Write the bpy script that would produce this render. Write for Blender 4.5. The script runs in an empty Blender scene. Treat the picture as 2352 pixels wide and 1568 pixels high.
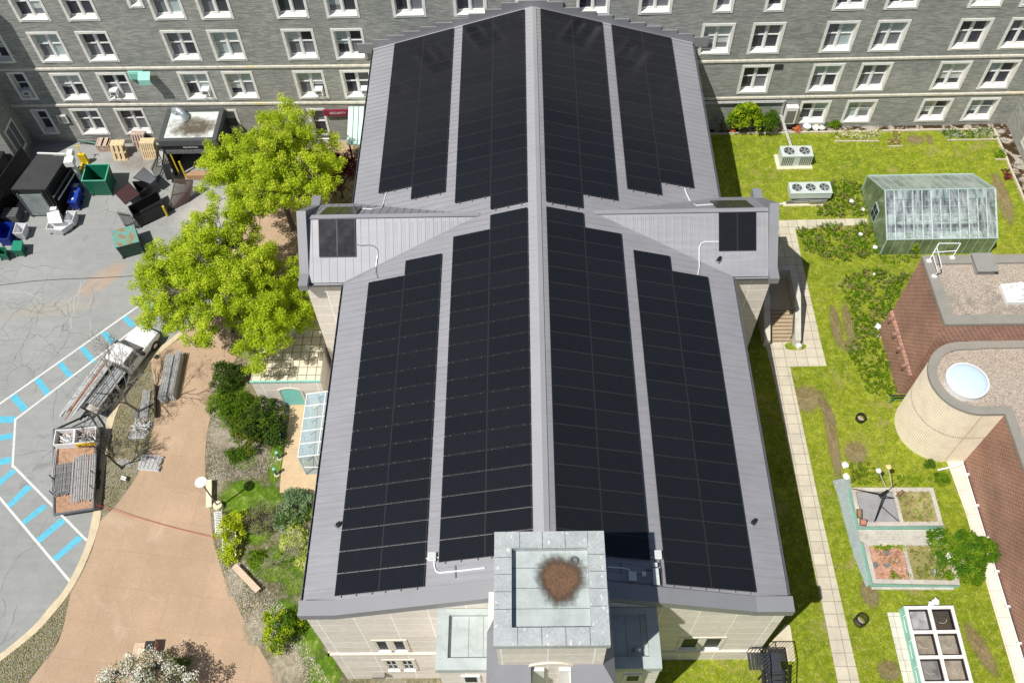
import bpy, math, random
import numpy as np
from mathutils import Vector, Matrix
rnd = random.Random(7)
SC = bpy.context.scene
COL = SC.collection
R = math.radians
# ------------------------------------------------------------------ camera, sky, sun, exposure
HC = 53.2                                    # flying height above the courtyard lawn (z = 0)
XA = (0.99974128, -0.01390062, -0.01800398)  # camera axes (right, down, forward) against world X, Y, Z
YA = (-0.00151113, -0.83037218, 0.55720711)
ZA = (-0.02269552, -0.55703574, -0.83017835)
cam = bpy.data.cameras.new('camera'); co = bpy.data.objects.new('camera', cam); COL.objects.link(co)
co.matrix_world = Matrix(((XA[0], -XA[1], -XA[2], 0), (YA[0], -YA[1], -YA[2], 0), (ZA[0], -ZA[1], -ZA[2], HC), (0, 0, 0, 1)))
cam.lens = 36 * 2085 / 2352; cam.sensor_width = 36; cam.clip_end = 2000; cam.clip_start = 1
SC.camera = co
SUN_EL = 58.4; SUN_AZ = 219.4                # direction towards the sun, degrees from +X, counter-clockwise
w = bpy.data.worlds.new('World'); SC.world = w; w.use_nodes = True
nt = w.node_tree; sk = nt.nodes.new('ShaderNodeTexSky'); sk.sky_type = 'NISHITA'; sk.sun_disc = False
sk.sun_elevation = R(SUN_EL); sk.sun_rotation = R(90 - SUN_AZ)
bg = nt.nodes['Background']; nt.links.new(sk.outputs[0], bg.inputs[0]); bg.inputs[1].default_value = 0.052
sl = bpy.data.lights.new('sun', 'SUN'); sl.energy = 4.5; sl.angle = R(0.5); sl.color = (1, .965, .9)
so = bpy.data.objects.new('sun', sl); COL.objects.link(so)
so.rotation_euler = (R(90 - SUN_EL), 0, R(SUN_AZ + 90))
vs = SC.view_settings; vs.view_transform = 'Standard'; vs.look = 'None'; vs.gamma = 1; vs.exposure = 0.14
# ------------------------------------------------------------------ surveying: a measured picture position carried to a known real plane
def ray(u, v):
    c = (u - 1176., v - 784., 2085.)
    return Vector((sum(XA[i]*c[i] for i in range(3)), sum(YA[i]*c[i] for i in range(3)), sum(ZA[i]*c[i] for i in range(3))))
def gz(u, v, z=0):
    r = ray(u, v); t = (z - HC) / r.z; return Vector((r.x*t, r.y*t, z))
def gy(u, v, y):
    r = ray(u, v); t = y / r.y; return Vector((r.x*t, y, HC + r.z*t))
def gx(u, v, x):
    r = ray(u, v); t = x / r.x; return Vector((x, r.y*t, HC + r.z*t))
SL = 0.0712
def GL(y): return -0.8 - (56.66 - y)*SL          # the service yard slopes down towards the street
def gl(u, v, h=0):
    r = ray(u, v); t = (-0.8 - 56.66*SL + h - HC) / (r.z - SL*r.y); return Vector((r.x*t, r.y*t, HC + r.z*t))
def q(i, j, lx, ly): return 588.2*i + .2503*lx, (0, 392.5, 785, 1176.5)[j] + .2503*ly
# ------------------------------------------------------------------ mesh building
WL = {}
class MB:
    def __init__(s): s.v = []; s.f = []; s.m = []
    def face(s, pts, m=0):
        n = len(s.v); s.v += [tuple(p) for p in pts]; s.f.append(tuple(range(n, n+len(pts)))); s.m.append(m); return s
    def hexa(s, b, t, m=0):                      # bottom ring, top ring (same winding, counter-clockwise from above)
        n = len(s.v); k = len(b); s.v += [tuple(p) for p in b] + [tuple(p) for p in t]
        s.f.append(tuple(range(n+k-1, n-1, -1))); s.f.append(tuple(range(n+k, n+2*k))); s.m += [m, m]
        for i in range(k):
            j = (i+1) % k; s.f.append((n+i, n+j, n+k+j, n+k+i)); s.m.append(m)
        return s
    def box(s, x0, x1, y0, y1, z0, z1, m=0, rz=0, c=None):
        p = [(x0, y0), (x1, y0), (x1, y1), (x0, y1)]
        if rz:
            cx, cy = c or ((x0+x1)/2, (y0+y1)/2); a, b = math.cos(rz), math.sin(rz)
            p = [(cx+(x-cx)*a-(y-cy)*b, cy+(x-cx)*b+(y-cy)*a) for x, y in p]
        return s.hexa([(x, y, z0) for x, y in p], [(x, y, z1) for x, y in p], m)
    def prism(s, poly, z0, z1, m=0):
        a = sum(poly[i][0]*poly[(i+1) % len(poly)][1]-poly[(i+1) % len(poly)][0]*poly[i][1] for i in range(len(poly)))
        if a < 0: poly = poly[::-1]
        return s.hexa([(p[0], p[1], z0) for p in poly], [(p[0], p[1], z1) for p in poly], m)
    def bar(s, a, b, w, h=None, m=0, up=(0, 0, 1)):   # rectangular bar between two points
        a = Vector(a); b = Vector(b); d = (b-a); h = h or w
        if d.length < 1e-6: return s
        d.normalize(); up = Vector(up)
        if abs(d.dot(up)) > .98: up = Vector((1, 0, 0))
        x = d.cross(up).normalized()*w/2; y = x.cross(d).normalized()*h/2
        r = [(-1, -1), (1, -1), (1, 1), (-1, 1)]
        return s.hexa([a + x*i + y*j for i, j in r][::-1], [b + x*i + y*j for i, j in r][::-1], m)
    def tube(s, pts, r, n=6, m=0, cap=True):
        pts = [Vector(p) for p in pts]; rs = r if isinstance(r, (list, tuple)) else [r]*len(pts)
        base = len(s.v); px = None
        for i, p in enumerate(pts):
            d = (pts[min(i+1, len(pts)-1)] - pts[max(i-1, 0)])
            if d.length < 1e-9: d = Vector((0, 0, 1))
            d.normalize()
            if px is None:
                px = d.cross(Vector((0, 0, 1)) if abs(d.z) < .9 else Vector((1, 0, 0))).normalized()
            else:
                px = (px - d*px.dot(d)).normalized()
            py = d.cross(px)
            for k in range(n):
                a = 2*math.pi*k/n; s.v.append(tuple(p + (px*math.cos(a) + py*math.sin(a))*rs[i]))
        for i in range(len(pts)-1):
            for k in range(n):
                a = base+i*n+k; b = base+i*n+(k+1) % n; s.f.append((a, b, b+n, a+n)); s.m.append(m)
        if cap:
            s.f.append(tuple(base+k for k in range(n))[::-1]); s.m.append(m)
            e = base+(len(pts)-1)*n; s.f.append(tuple(e+k for k in range(n))); s.m.append(m)
        return s
    def cyl(s, x, y, z0, z1, r, n=20, m=0, r1=None):
        r1 = r if r1 is None else r1
        A = [(math.cos(2*math.pi*k/n), math.sin(2*math.pi*k/n)) for k in range(n)]
        return s.hexa([(x+a*r, y+b*r, z0) for a, b in A], [(x+a*r1, y+b*r1, z1) for a, b in A], m)
    def ring(s, x, y, z0, z1, ro, ri, n=24, m=0):
        for k in range(n):
            a, b = 2*math.pi*k/n, 2*math.pi*(k+1)/n
            P = lambda t, r, z: (x+math.cos(t)*r, y+math.sin(t)*r, z)
            s.face([P(a, ro, z1), P(b, ro, z1), P(b, ri, z1), P(a, ri, z1)][::-1], m)
            s.face([P(a, ro, z0), P(b, ro, z0), P(b, ro, z1), P(a, ro, z1)], m)
            s.face([P(b, ri, z0), P(a, ri, z0), P(a, ri, z1), P(b, ri, z1)], m)
        return s
    def quads(s, arr, m=0):                      # numpy array (n, k, 3)
        k = arr.shape[1]; n = len(s.v); s.v += arr.reshape(-1, 3).tolist()
        s.f += (np.arange(len(arr)*k).reshape(-1, k)+n).tolist(); s.m += [m]*len(arr); return s
    def build(s, name, mats, parent=None, local=False, smooth=False, **tags):
        me = bpy.data.meshes.new(name)
        off = Vector((0, 0, 0)) if (local or parent is None) else WL[parent.name]
        V = [(a-off.x, b-off.y, c-off.z) for a, b, c in s.v] if off.length else s.v
        me.from_pydata(V, [], s.f)
        if not isinstance(mats, (list, tuple)): mats = [mats]
        for k in mats: me.materials.append(k)
        if len(mats) > 1: me.polygons.foreach_set('material_index', s.m)
        if smooth: me.polygons.foreach_set('use_smooth', [True]*len(me.polygons))
        me.validate(); me.update()
        o = bpy.data.objects.new(name, me); COL.objects.link(o)
        if parent is not None: o.parent = parent
        WL[o.name] = off.copy() if parent is not None else Vector((0, 0, 0))
        for k, x in tags.items(): o[k] = x
        return o
def thing(name, label, cat, loc=(0, 0, 0), rz=0, group=None):
    o = bpy.data.objects.new(name, None); COL.objects.link(o); o.location = loc; o.rotation_euler = (0, 0, rz)
    o.empty_display_size = .3
    o['label'] = label; o['category'] = cat
    if group: o['group'] = group
    WL[o.name] = Vector(loc); return o
def clone(root, loc, rz=None, label=None, group=None, scale=None, rot=None):
    def cp(o, par):
        c = o.copy(); COL.objects.link(c)
        if par is not None: c.parent = par
        for ch in list(o.children): cp(ch, c)
        return c
    r = cp(root, None); r.location = loc
    if rot is not None: r.rotation_euler = rot
    elif rz is not None: r.rotation_euler = (0, 0, rz)
    if scale is not None: r.scale = scale
    if label: r['label'] = label
    if group: r['group'] = group
    return r
def T(label, cat, group=None):
    d = dict(label=label, category=cat)
    if group: d['group'] = group
    return d
ST = dict(kind='structure')
# ------------------------------------------------------------------ materials
def srgb(r, g, b):
    f = lambda c: ((c/255+.055)/1.055)**2.4 if c > 10 else c/255/12.92
    return (f(r), f(g), f(b))
class NT:
    def __init__(s, name):
        s.mat = bpy.data.materials.new(name); s.mat.use_nodes = True; s.t = s.mat.node_tree; s.n = s.t.nodes; s.b = s.n['Principled BSDF']
    def add(s, t, **k):
        x = s.n.new(t)
        for a, b in k.items():
            if hasattr(x, a): setattr(x, a, b)
            else: x.inputs[a].default_value = b
        return x
    def link(s, a, b): s.t.links.new(a, b)
    def coord(s, scale=(1, 1, 1), rot=(0, 0, 0), order=None):
        tc = s.add('ShaderNodeTexCoord').outputs['Object']
        if order:
            sp = s.add('ShaderNodeSeparateXYZ'); cb = s.add('ShaderNodeCombineXYZ'); s.link(tc, sp.inputs[0])
            for i, a in enumerate(order):
                if a in 'xyz': s.link(sp.outputs['xyz'.index(a)], cb.inputs[i])
            tc = cb.outputs[0]
        mp = s.add('ShaderNodeMapping'); mp.inputs['Scale'].default_value = scale; mp.inputs['Rotation'].default_value = rot
        s.link(tc, mp.inputs[0]); return mp.outputs[0]
    def noise(s, co, scale, detail=4, rough=.6, dist=0):
        x = s.add('ShaderNodeTexNoise'); x.inputs['Scale'].default_value = scale; x.inputs['Detail'].default_value = detail
        x.inputs['Roughness'].default_value = rough; x.inputs['Distortion'].default_value = dist
        s.link(co, x.inputs['Vector']); return x.outputs['Fac']
    def ramp(s, fac, stops, interp='LINEAR'):
        x = s.add('ShaderNodeValToRGB'); e = x.color_ramp; e.interpolation = interp
        while len(e.elements) < len(stops): e.elements.new(.5)
        for i, (p, c) in enumerate(stops): e.elements[i].position = p; e.elements[i].color = (*c, 1) if len(c) == 3 else c
        s.link(fac, x.inputs[0]); return x.outputs[0]
    def mix(s, fac, a, b, mode='MIX'):
        x = s.add('ShaderNodeMix'); x.data_type = 'RGBA'; x.blend_type = mode
        for sock, val in ((0, fac), (6, a), (7, b)):
            if isinstance(val, (int, float)): x.inputs[sock].default_value = val
            elif isinstance(val, tuple): x.inputs[sock].default_value = (*val[:3], 1)
            else: s.link(val, x.inputs[sock])
        return x.outputs[2]
    def bump(s, h, strength=.3, dist=.02):
        x = s.add('ShaderNodeBump'); x.inputs['Strength'].default_value = strength; x.inputs['Distance'].default_value = dist
        s.link(h, x.inputs['Height']); s.link(x.outputs[0], s.b.inputs['Normal'])
    def done(s, color, rough=.7, metal=0, spec=None, emis=None):
        if isinstance(color, tuple): s.b.inputs['Base Color'].default_value = (*color, 1)
        else: s.link(color, s.b.inputs['Base Color'])
        if isinstance(rough, (int, float)): s.b.inputs['Roughness'].default_value = rough
        else: s.link(rough, s.b.inputs['Roughness'])
        s.b.inputs['Metallic'].default_value = metal
        if spec is not None: s.b.inputs['Specular IOR Level'].default_value = spec
        return s.mat
def dark(c, k): return tuple(x*k for x in c)
def M(name, c, rough=.7, metal=0, var=.12, scale=2.5, spec=None, bump=0, fine=None):
    n = NT(name); co = n.coord()
    a = n.noise(co, scale, 5, .62)
    col = n.ramp(a, [(.25, dark(c, 1-var*1.6)), (.5, c), (.78, tuple(min(1, x*(1+var)) for x in c))])
    if fine:
        b = n.noise(co, fine[0], 3, .7); col = n.mix(fine[1], col, n.ramp(b, [(.3, dark(c, .45)), (.7, tuple(min(1, x*1.5) for x in c))]))
    if bump: n.bump(n.noise(co, (fine[0] if fine else scale*6), 3, .7), bump)
    return n.done(col, rough, metal, spec)
def poly_fan(mb, pts, m=0): mb.face(pts, m)

def soft_patch(name, x, y, rx, ry, zf, mat, rot=0, normal_slope=0, **tags):
    m = MB(); k = 1.0
    m.face([(-k, -k, 0), (k, -k, 0), (k, k, 0), (-k, k, 0)]); o = m.build(name, mat, None, **tags)
    o.location = (x, y, zf); o.scale = (rx, ry, 1); o.rotation_euler = (math.atan(normal_slope), 0, 0) if normal_slope else (0, 0, rot)
    return o
def soften(mat, amt=.55, nscale=2.2):
    """fade a patch material out irregularly towards its rim (object space, unit radius)"""
    t = mat.node_tree; n = t.nodes; tc = n.new('ShaderNodeTexCoord'); g = n.new('ShaderNodeTexGradient'); g.gradient_type = 'SPHERICAL'; t.links.new(tc.outputs['Object'], g.inputs[0])
    nz = n.new('ShaderNodeTexNoise'); nz.inputs['Scale'].default_value = nscale; nz.inputs['Detail'].default_value = 6; nz.inputs['Roughness'].default_value = .75
    oi = n.new('ShaderNodeObjectInfo'); va = n.new('ShaderNodeVectorMath'); va.operation = 'ADD'; t.links.new(tc.outputs['Object'], va.inputs[0]); t.links.new(oi.outputs['Location'], va.inputs[1]); t.links.new(va.outputs[0], nz.inputs['Vector'])
    m1 = n.new('ShaderNodeMath'); m1.operation = 'MULTIPLY_ADD'; m1.inputs[1].default_value = 1.5; t.links.new(nz.outputs['Fac'], m1.inputs[0])
    m2 = n.new('ShaderNodeMath'); m2.operation = 'MULTIPLY_ADD'; m2.inputs[1].default_value = 1.5; m2.inputs[2].default_value = -1.05; t.links.new(g.outputs['Fac'], m2.inputs[0]); t.links.new(m2.outputs[0], m1.inputs[2])
    r = n.new('ShaderNodeMapRange'); r.inputs[1].default_value = 0; r.inputs[2].default_value = .45; r.inputs[4].default_value = amt; t.links.new(m1.outputs[0], r.inputs[0]); t.links.new(r.outputs[0], n['Principled BSDF'].inputs['Alpha'])
    return mat
# ------------------------------------------------------------------ materials used on the hall
XR = .62; ZR = 12.2; SL0 = .285; XE = 12.0                     # ridge x, ridge z, roof slope, half width
def rz_(x, off=0): return ZR - SL0*abs(x-XR) + off
def roofmetal():
    n = NT('standing_seam_metal'); co = n.coord(); c = srgb(153, 153, 158)
    a = n.noise(co, .35, 5, .6); b = n.noise(n.coord((.35, 5, 1)), 1, 4, .7); d = n.noise(co, 7, 4, .8)
    col = n.ramp(a, [(.3, dark(c, .93)), (.7, dark(c, 1.06))])
    col = n.mix(1, col, n.ramp(b, [(.3, (.93,)*3), (.5, (1, 1, 1)), (.72, (1.08,)*3)]), 'MULTIPLY')
    col = n.mix(n.ramp(d, [(.66, (0, 0, 0)), (.78, (.3, .3, .3))]), col, dark(c, .6))
    return n.done(col, n.ramp(b, [(.3, (.42,)*3), (.7, (.58,)*3)]), .1)
ROOF = roofmetal()
ROOF2 = M('metal_flashing', srgb(142, 143, 147), .5, .12, .05, .6)
CAPM = M('ridge_flashing', srgb(168, 168, 171), .5, .12, .04, .6)
GUT = M('gutter_metal', srgb(120, 122, 128), .45, .4, .08, 2)
def panel_mat(name, bx, by):
    n = NT(name); co = n.coord()
    br = n.add('ShaderNodeTexBrick'); br.offset = 0
    br.inputs['Color1'].default_value = (.011, .0118, .0155, 1); br.inputs['Color2'].default_value = (.013, .0138, .0175, 1)
    br.inputs['Mortar'].default_value = (.022, .023, .028, 1); br.inputs['Scale'].default_value = 1
    br.inputs['Mortar Size'].default_value = .006; br.inputs['Brick Width'].default_value = bx; br.inputs['Row Height'].default_value = by
    n.link(co, br.inputs['Vector'])
    oi = n.add('ShaderNodeObjectInfo'); b = n.noise(co, 1.2, 3, .6)
    col = n.mix(n.ramp(b, [(.45, (0, 0, 0)), (.9, (.35, .35, .35))]), br.outputs[0], (.017, .017, .019))
    col = n.mix(.2, col, n.ramp(oi.outputs['Random'], [(0, (.006, .0065, .009)), (1, (.018, .019, .024))]))
    sp = n.add('ShaderNodeTexVoronoi'); sp.inputs['Scale'].default_value = 1.1; n.link(co, sp.inputs['Vector'])
    col = n.mix(n.ramp(sp.outputs['Distance'], [(.012, (.5, .5, .5)), (.02, (0, 0, 0))]), col, (.35, .35, .33))
    return n.done(col, n.ramp(b, [(.3, (.15, .15, .15)), (.7, (.24, .24, .24))]), 0, .38)
PVG = panel_mat('solar_glass', .1885, .0925)
PVF = M('panel_frame', (.055, .056, .06), .4, .4, .05, 3)
RAIL = M('aluminium', (.5, .5, .52), .35, .7, .08, 4)
def brick(name, c1, c2, mortar, bw, rh, ms, order='xz', off=.5, var=.35, vscale=1.2, rough=.85, bump=.4, wear=None):
    n = NT(name); co = n.coord(order=order)
    br = n.add('ShaderNodeTexBrick'); br.offset = off; br.inputs['Scale'].default_value = 1; br.inputs['Bias'].default_value = 0
    br.inputs['Color1'].default_value = (*c1, 1); br.inputs['Color2'].default_value = (*c2, 1); br.inputs['Mortar'].default_value = (*mortar, 1)
    br.inputs['Mortar Size'].default_value = ms; br.inputs['Mortar Smooth'].default_value = .1
    br.inputs['Brick Width'].default_value = bw; br.inputs['Row Height'].default_value = rh
    n.link(co, br.inputs['Vector'])
    nz = n.noise(n.coord((1, 1, 1)), vscale, 5, .65)
    col = n.mix(1, br.outputs[0], n.ramp(nz, [(.25, (1-var,)*3), (.75, (1+var*.5,)*3)]), 'MULTIPLY')
    n.bump(br.outputs['Fac'], -bump, .02)
    return n.done(col, rough)
LIME = srgb(230, 221, 210)
def lime(order): return brick('limestone_panel_'+order, dark(LIME, .92), dark(LIME, 1.05), srgb(255, 252, 244), 1.9, 1.02, .03, order, 0, .14, 3.5, .8, .1)
LIMX = lime('xz'); LIMY = lime('yz')
LIMP = M('limestone_trim', srgb(222, 212, 196), .8, 0, .08, 3)
COPG = (.36, .42, .42)
def copper():
    n = NT('weathered_copper'); co = n.coord()
    a = n.noise(co, 1.3, 6, .7); b = n.noise(co, 9, 4, .7)
    col = n.ramp(a, [(.3, (.34, .375, .38)), (.55, (.47, .51, .51)), (.75, (.57, .60, .59))])
    col = n.mix(.3, col, n.ramp(b, [(.35, (.26, .29, .29)), (.7, (.66, .68, .67))]))
    vo = n.add('ShaderNodeTexVoronoi'); vo.inputs['Scale'].default_value = 4.2; wv = n.add('ShaderNodeTexNoise'); wv.inputs['Scale'].default_value = 6; n.link(co, wv.inputs['Vector']); vv = n.add('ShaderNodeVectorMath'); vv.operation = 'MULTIPLY_ADD'; vv.inputs[1].default_value = (.35, .35, 0); n.link(wv.outputs['Color'], vv.inputs[0]); n.link(n.coord((1, .7, 1)), vv.inputs[2]); n.link(vv.outputs[0], vo.inputs['Vector'])
    msk = n.mix(1, n.ramp(vo.outputs['Distance'], [(.17, (1, 1, 1)), (.24, (0, 0, 0))]), n.ramp(n.noise(co, 1.9, 3, .6), [(.44, (0, 0, 0)), (.56, (.8, .8, .8))]), 'MULTIPLY')
    col = n.mix(msk, col, (.78, .78, .75))
    vd = n.add('ShaderNodeTexVoronoi'); vd.inputs['Scale'].default_value = 3.1; n.link(co, vd.inputs['Vector'])
    col = n.mix(n.ramp(vd.outputs['Distance'], [(.05, (1, 1, 1)), (.08, (0, 0, 0))]), col, (.07, .07, .06))
    return n.done(col, .62, .15)
COPW = copper()
COPC = M('copper_roof_sheet', (.46, .51, .50), .6, .15, .16, 1.2, fine=(14, .12))
COPD = M('copper_joint', (.05, .06, .065), .7)
MINT = M('verdigris_paint', (.28, .62, .52), .6, 0, .08, 2)
RUST = M('rust_leaf_litter', srgb(118, 70, 46), .95, 0, .45, 3.5, fine=(22, .5), bump=.8)
WHT = M('white_paint', (.8, .8, .79), .5, 0, .05, 3)
WIN = NT('window_glass_dark').done((.02, .023, .03), .4, 0, .12)
# ------------------------------------------------------------------ the long hall
Y0, Y1 = 13.75, 56.55
hall = thing('stone_hall', 'long pale stone hall with a grey metal gable roof covered in black solar panels', 'building', (XR, 35, 0))
m = MB()
EZ = rz_(XR-XE)
m.face([(XR-XE, Y0, EZ), (XR, Y0, ZR), (XR, Y1, ZR), (XR-XE, Y1, EZ)][::-1])
m.face([(XR, Y0, ZR), (XR+XE, Y0, EZ), (XR+XE, Y1, EZ), (XR, Y1, ZR)][::-1])
m.face([(XR-XE, Y0, EZ-.25), (XR, Y0, ZR-.25), (XR, Y1, ZR-.25), (XR-XE, Y1, EZ-.25)])
m.face([(XR, Y0, ZR-.25), (XR+XE, Y0, EZ-.25), (XR+XE, Y1, EZ-.25), (XR, Y1, ZR-.25)])
TY, TZ, TYF, TYB = 37.62, 11.2, 34.36, 40.92                  # transept ridge y, z, front and back eaves
def valley(y):                                                 # how far from the ridge line the main roof reaches at this y
    if TYF < y < TY: k = (y-TYF)/(TY-TYF)
    elif TY <= y < TYB: k = (TYB-y)/(TYB-TY)
    else: return XE
    return XE + (3.5-XE)*k
y = Y0+.75
while y < Y1-.1:
    for s in (-1, 1):
        d = valley(y)
        if d > 3.6:
            m.bar((XR+s*.3, y, rz_(XR+.3, .018)), (XR+s*d, y, rz_(XR+d, .018)), .022, .036)
    y += .427
roof = m.build('roof', ROOF, hall)
m = MB()                                                       # ridge cap
yb = Y1
m.hexa([(XR-.5, Y0, rz_(XR-.5, .0)), (XR-.5, yb, rz_(XR-.5, 0)), (XR, yb, ZR-.02), (XR, Y0, ZR-.02)][::-1], [(XR-.5, Y0, rz_(XR-.5, .055)), (XR-.5, yb, rz_(XR-.5, .055)), (XR, yb, ZR+.06), (XR, Y0, ZR+.06)][::-1])
m.hexa([(XR, Y0, ZR-.02), (XR, yb, ZR-.02), (XR+.27, yb, rz_(XR+.27, 0)), (XR+.27, Y0, rz_(XR+.27, 0))][::-1], [(XR, Y0, ZR+.06), (XR, yb, ZR+.06), (XR+.27, yb, rz_(XR+.27, .055)), (XR+.27, Y0, rz_(XR+.27, .055))][::-1])
y = Y0+.5
while y < yb-.2:
    m.bar((XR-.5, y, rz_(XR-.5, .066)), (XR-.13, y, rz_(XR-.13, .066)), .02, .03); y += .427
m.build('ridge_cap', CAPM, roof)
for s in (-1, 1):                                              # gutters, broken by the transept
    for (a, b) in ((Y0+.35, TYF-.02), (TYB+.02, Y1)):
        g = MB(); xo = XR+s*(XE+.12); xi = XR+s*XE
        g.box(min(xi, xo), max(xi, xo), a, b, EZ-.2, EZ-.17); g.box(xo-.012, xo+.012, a, b, EZ-.2, EZ-.02)
        k = a+1
        while k < b: g.box(min(xi, xo)-.005, max(xi, xo)+.005, k, k+.03, EZ-.03, EZ-.012); k += 1.9
        g.build('gutter', GUT, hall)
m = MB()                                                       # walls
XL, XRt = XR-XE+.12, XR+XE-.12
gab = [(XL, EZ-.1), (XR, ZR-.2), (XRt, EZ-.1)]
m.face([(XL, Y0, -5), (XRt, Y0, -5), (XRt, Y0, EZ-.1), (XR, Y0, ZR-.3), (XL, Y0, EZ-.1)], 0)
m.face([(XL, Y1, -5), (XL, Y0, -5), (XL, Y0, EZ-.1), (XL, Y1, EZ-.1)], 1)
m.face([(XRt, Y0, -5), (XRt, Y1, -5), (XRt, Y1, EZ-.1), (XRt, Y0, EZ-.1)], 1)
m.build('wall', [LIMX, LIMY], hall)
m = MB()
for a, b in (((XL-.12, -99), (-4.6, 0)), ((6.0, 0), (XRt+.12, 0))):
    m.box(a[0], b[0], Y0-.12, Y0-.002, 1.75, 1.98)
m.box(XL-.12, XL-.002, Y0-.12, TYF+.1, 1.75, 1.98); m.box(XRt+.002, XRt+.12, Y0-.12, TYF+.1, 1.75, 1.98)
m.build('string_course', LIMP, hall)
m = MB()                                                       # raised coping of the front gable
for s in (-1, 1):
    xo, xk = XR+s*(XE+.05), XR+s*(XE-1.75)
    yf, yk = Y0-.2, Y0+.55
    def ringp(x, z): return [(x, yf, z), (x, yk, z)]
    zt = EZ+.56; zc = ZR+.36
    for (xa, za, xb, zb) in ((xo, zt, xk, zt+.03), (xk, zt+.03, XR, zc)):
        lo = [(xa, yf, za-.62), (xb, yf, zb-.62), (xb, yk, zb-.62), (xa, yk, za-.62)]
        hi = [(xa, yf, za), (xb, yf, zb), (xb, yk, zb+.05), (xa, yk, za+.05)]
        if s > 0: lo = lo[::-1]; hi = hi[::-1]
        m.hexa(lo, hi)
m.build('parapet_coping', ROOF2, hall)
m = MB()                                                       # flashing steps where the roof meets the grey building
for s in (-1, 1):
    k = 0; d = 1.0
    while d < XE+.3:
        z1 = rz_(XR+d)+.45 if d > 1.2 else ZR+.35
        x0, x1 = XR+s*(d-.0), XR+s*(d+1.22)
        m.box(min(x0, x1), max(x0, x1), Y1+.02, Y1+.13, rz_(XR+d)-.4, z1); d += 1.22
m.box(XR-1, XR+1, Y1+.02, Y1+.13, ZR-.5, ZR+.5)
m.build('stepped_flashing', ROOF2, hall)
m = MB()                                                       # light strip along the rear edge
for s in (-1, 1):
    m.bar((XR, Y1-.08, ZR+.03), (XR+s*XE, Y1-.08, EZ+.03), .16, .06)
m.build('rear_flashing', CAPM, hall)
# ---- transept roofs
for s in (-1, 1):
    xo = XR + s*(14.35 if s < 0 else 14.35)
    xa = XR + s*3.5; xv = XR + s*XE
    m = MB()
    A = (xa, TY, TZ); O = (xo, TY, TZ)
    f = [A, (xv, TYF, EZ+.02), (xo, TYF, EZ+.02), O]; b = [A, O, (xo, TYB, EZ+.02), (xv, TYB, EZ+.02)]
    if s > 0: f = f; b = b
    if s < 0: f = f[::-1]; b = b[::-1]
    m.face(f[::-1] if s > 0 else f[::-1]); m.face(b[::-1])
    m.face([(p[0], p[1], p[2]-.2) for p in f]); 
    kf = (EZ-TZ)/(TYF-TY); n_ = 0
    d = 3.9
    while d < 14.3:                                            # standing seams running down both slopes
        x = XR+s*d
        t = max(0, min(1, (d-3.5)/(XE-3.5)))
        yf = TY+(TYF-TY)*t; yb_ = TY+(TYB-TY)*t
        zf = TZ+(EZ-TZ)*t
        m.bar((x, TY-.12, TZ-.07), (x, yf, zf+.03), .022, .05, up=(1, 0, 0)); m.bar((x, TY+.12, TZ-.07), (x, yb_, zf+.03), .022, .05, up=(1, 0, 0))
        if d < 9.5 or s > 0:
            for g in (.13, .26): m.bar((x+g, TY-.3, TZ-.2), (x+g, TY+(TYF-TY)*min(1, (d-s*0+g*s-3.5)/(XE-3.5)) , TZ+(EZ-TZ)*min(1, (d+g*s-3.5)/(XE-3.5))+.012), .012, .012, up=(1, 0, 0))
        d += .5
    m.bar((xa, TY, TZ+.03), (xo, TY, TZ+.03), .3, .05)         # ridge roll
    for ye in (TYF, TYB): m.bar((xa, TY, TZ+.01), (xv, ye, EZ+.035), .16, .02)
    tr = m.build('transept_roof', ROOF if s > 0 else ROOF, hall)
    m = MB()                                                   # transept walls
    xw = XR+s*14.5
    m.box(min(xw, xv), max(xw, xv), TYF+.2, TYF+.5, -4, EZ-.05, 0)
    m.box(min(xw, xv), max(xw, xv), TYB-.5, TYB-.2, -4, EZ-.05, 0)
    m.box(min(xw, xw-s*.5), max(xw, xw-s*.5), TYF+.21, TYB-.21, -4, EZ-.05, 1)
    m.hexa(*[[(x, y, z) for y, z in ((TYF+.2, EZ-.05), (TY, TZ-.1), (TYB-.2, EZ-.05))][::k] for x, k in ((min(xw, xw-s*.5), -1), (max(xw, xw-s*.5), -1))], 1)
    m.build('transept_wall', [LIMX, LIMY], hall)
    m = MB()                                                   # gable coping with kneelers
    x0, x1 = sorted((XR+s*14.15, XR+s*14.72))
    prof = [(TYF-.45, EZ+.35), (TYF+.45, EZ+.4), (TY, TZ+.6), (TYB-.45, EZ+.4), (TYB+.45, EZ+.35)]
    for (ya, za), (yb2, zb) in zip(prof[:-1], prof[1:]):
        m.hexa([(x0, ya, za-.5), (x1, ya, za-.5), (x1, yb2, zb-.5), (x0, yb2, zb-.5)], [(x0, ya, za), (x1, ya, za), (x1, yb2, zb), (x0, yb2, zb)])
    m.build('gable_coping', ROOF2, hall)
    m = MB()
    m.box(min(xv, xw), max(xv, xw), TYF-.14, TYF-.11, EZ-.2, EZ-.04); m.box(min(xv, xw), max(xv, xw), TYF-.14, TYF, EZ-.2, EZ-.17)
    m.build('gutter', GUT, hall)
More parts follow.
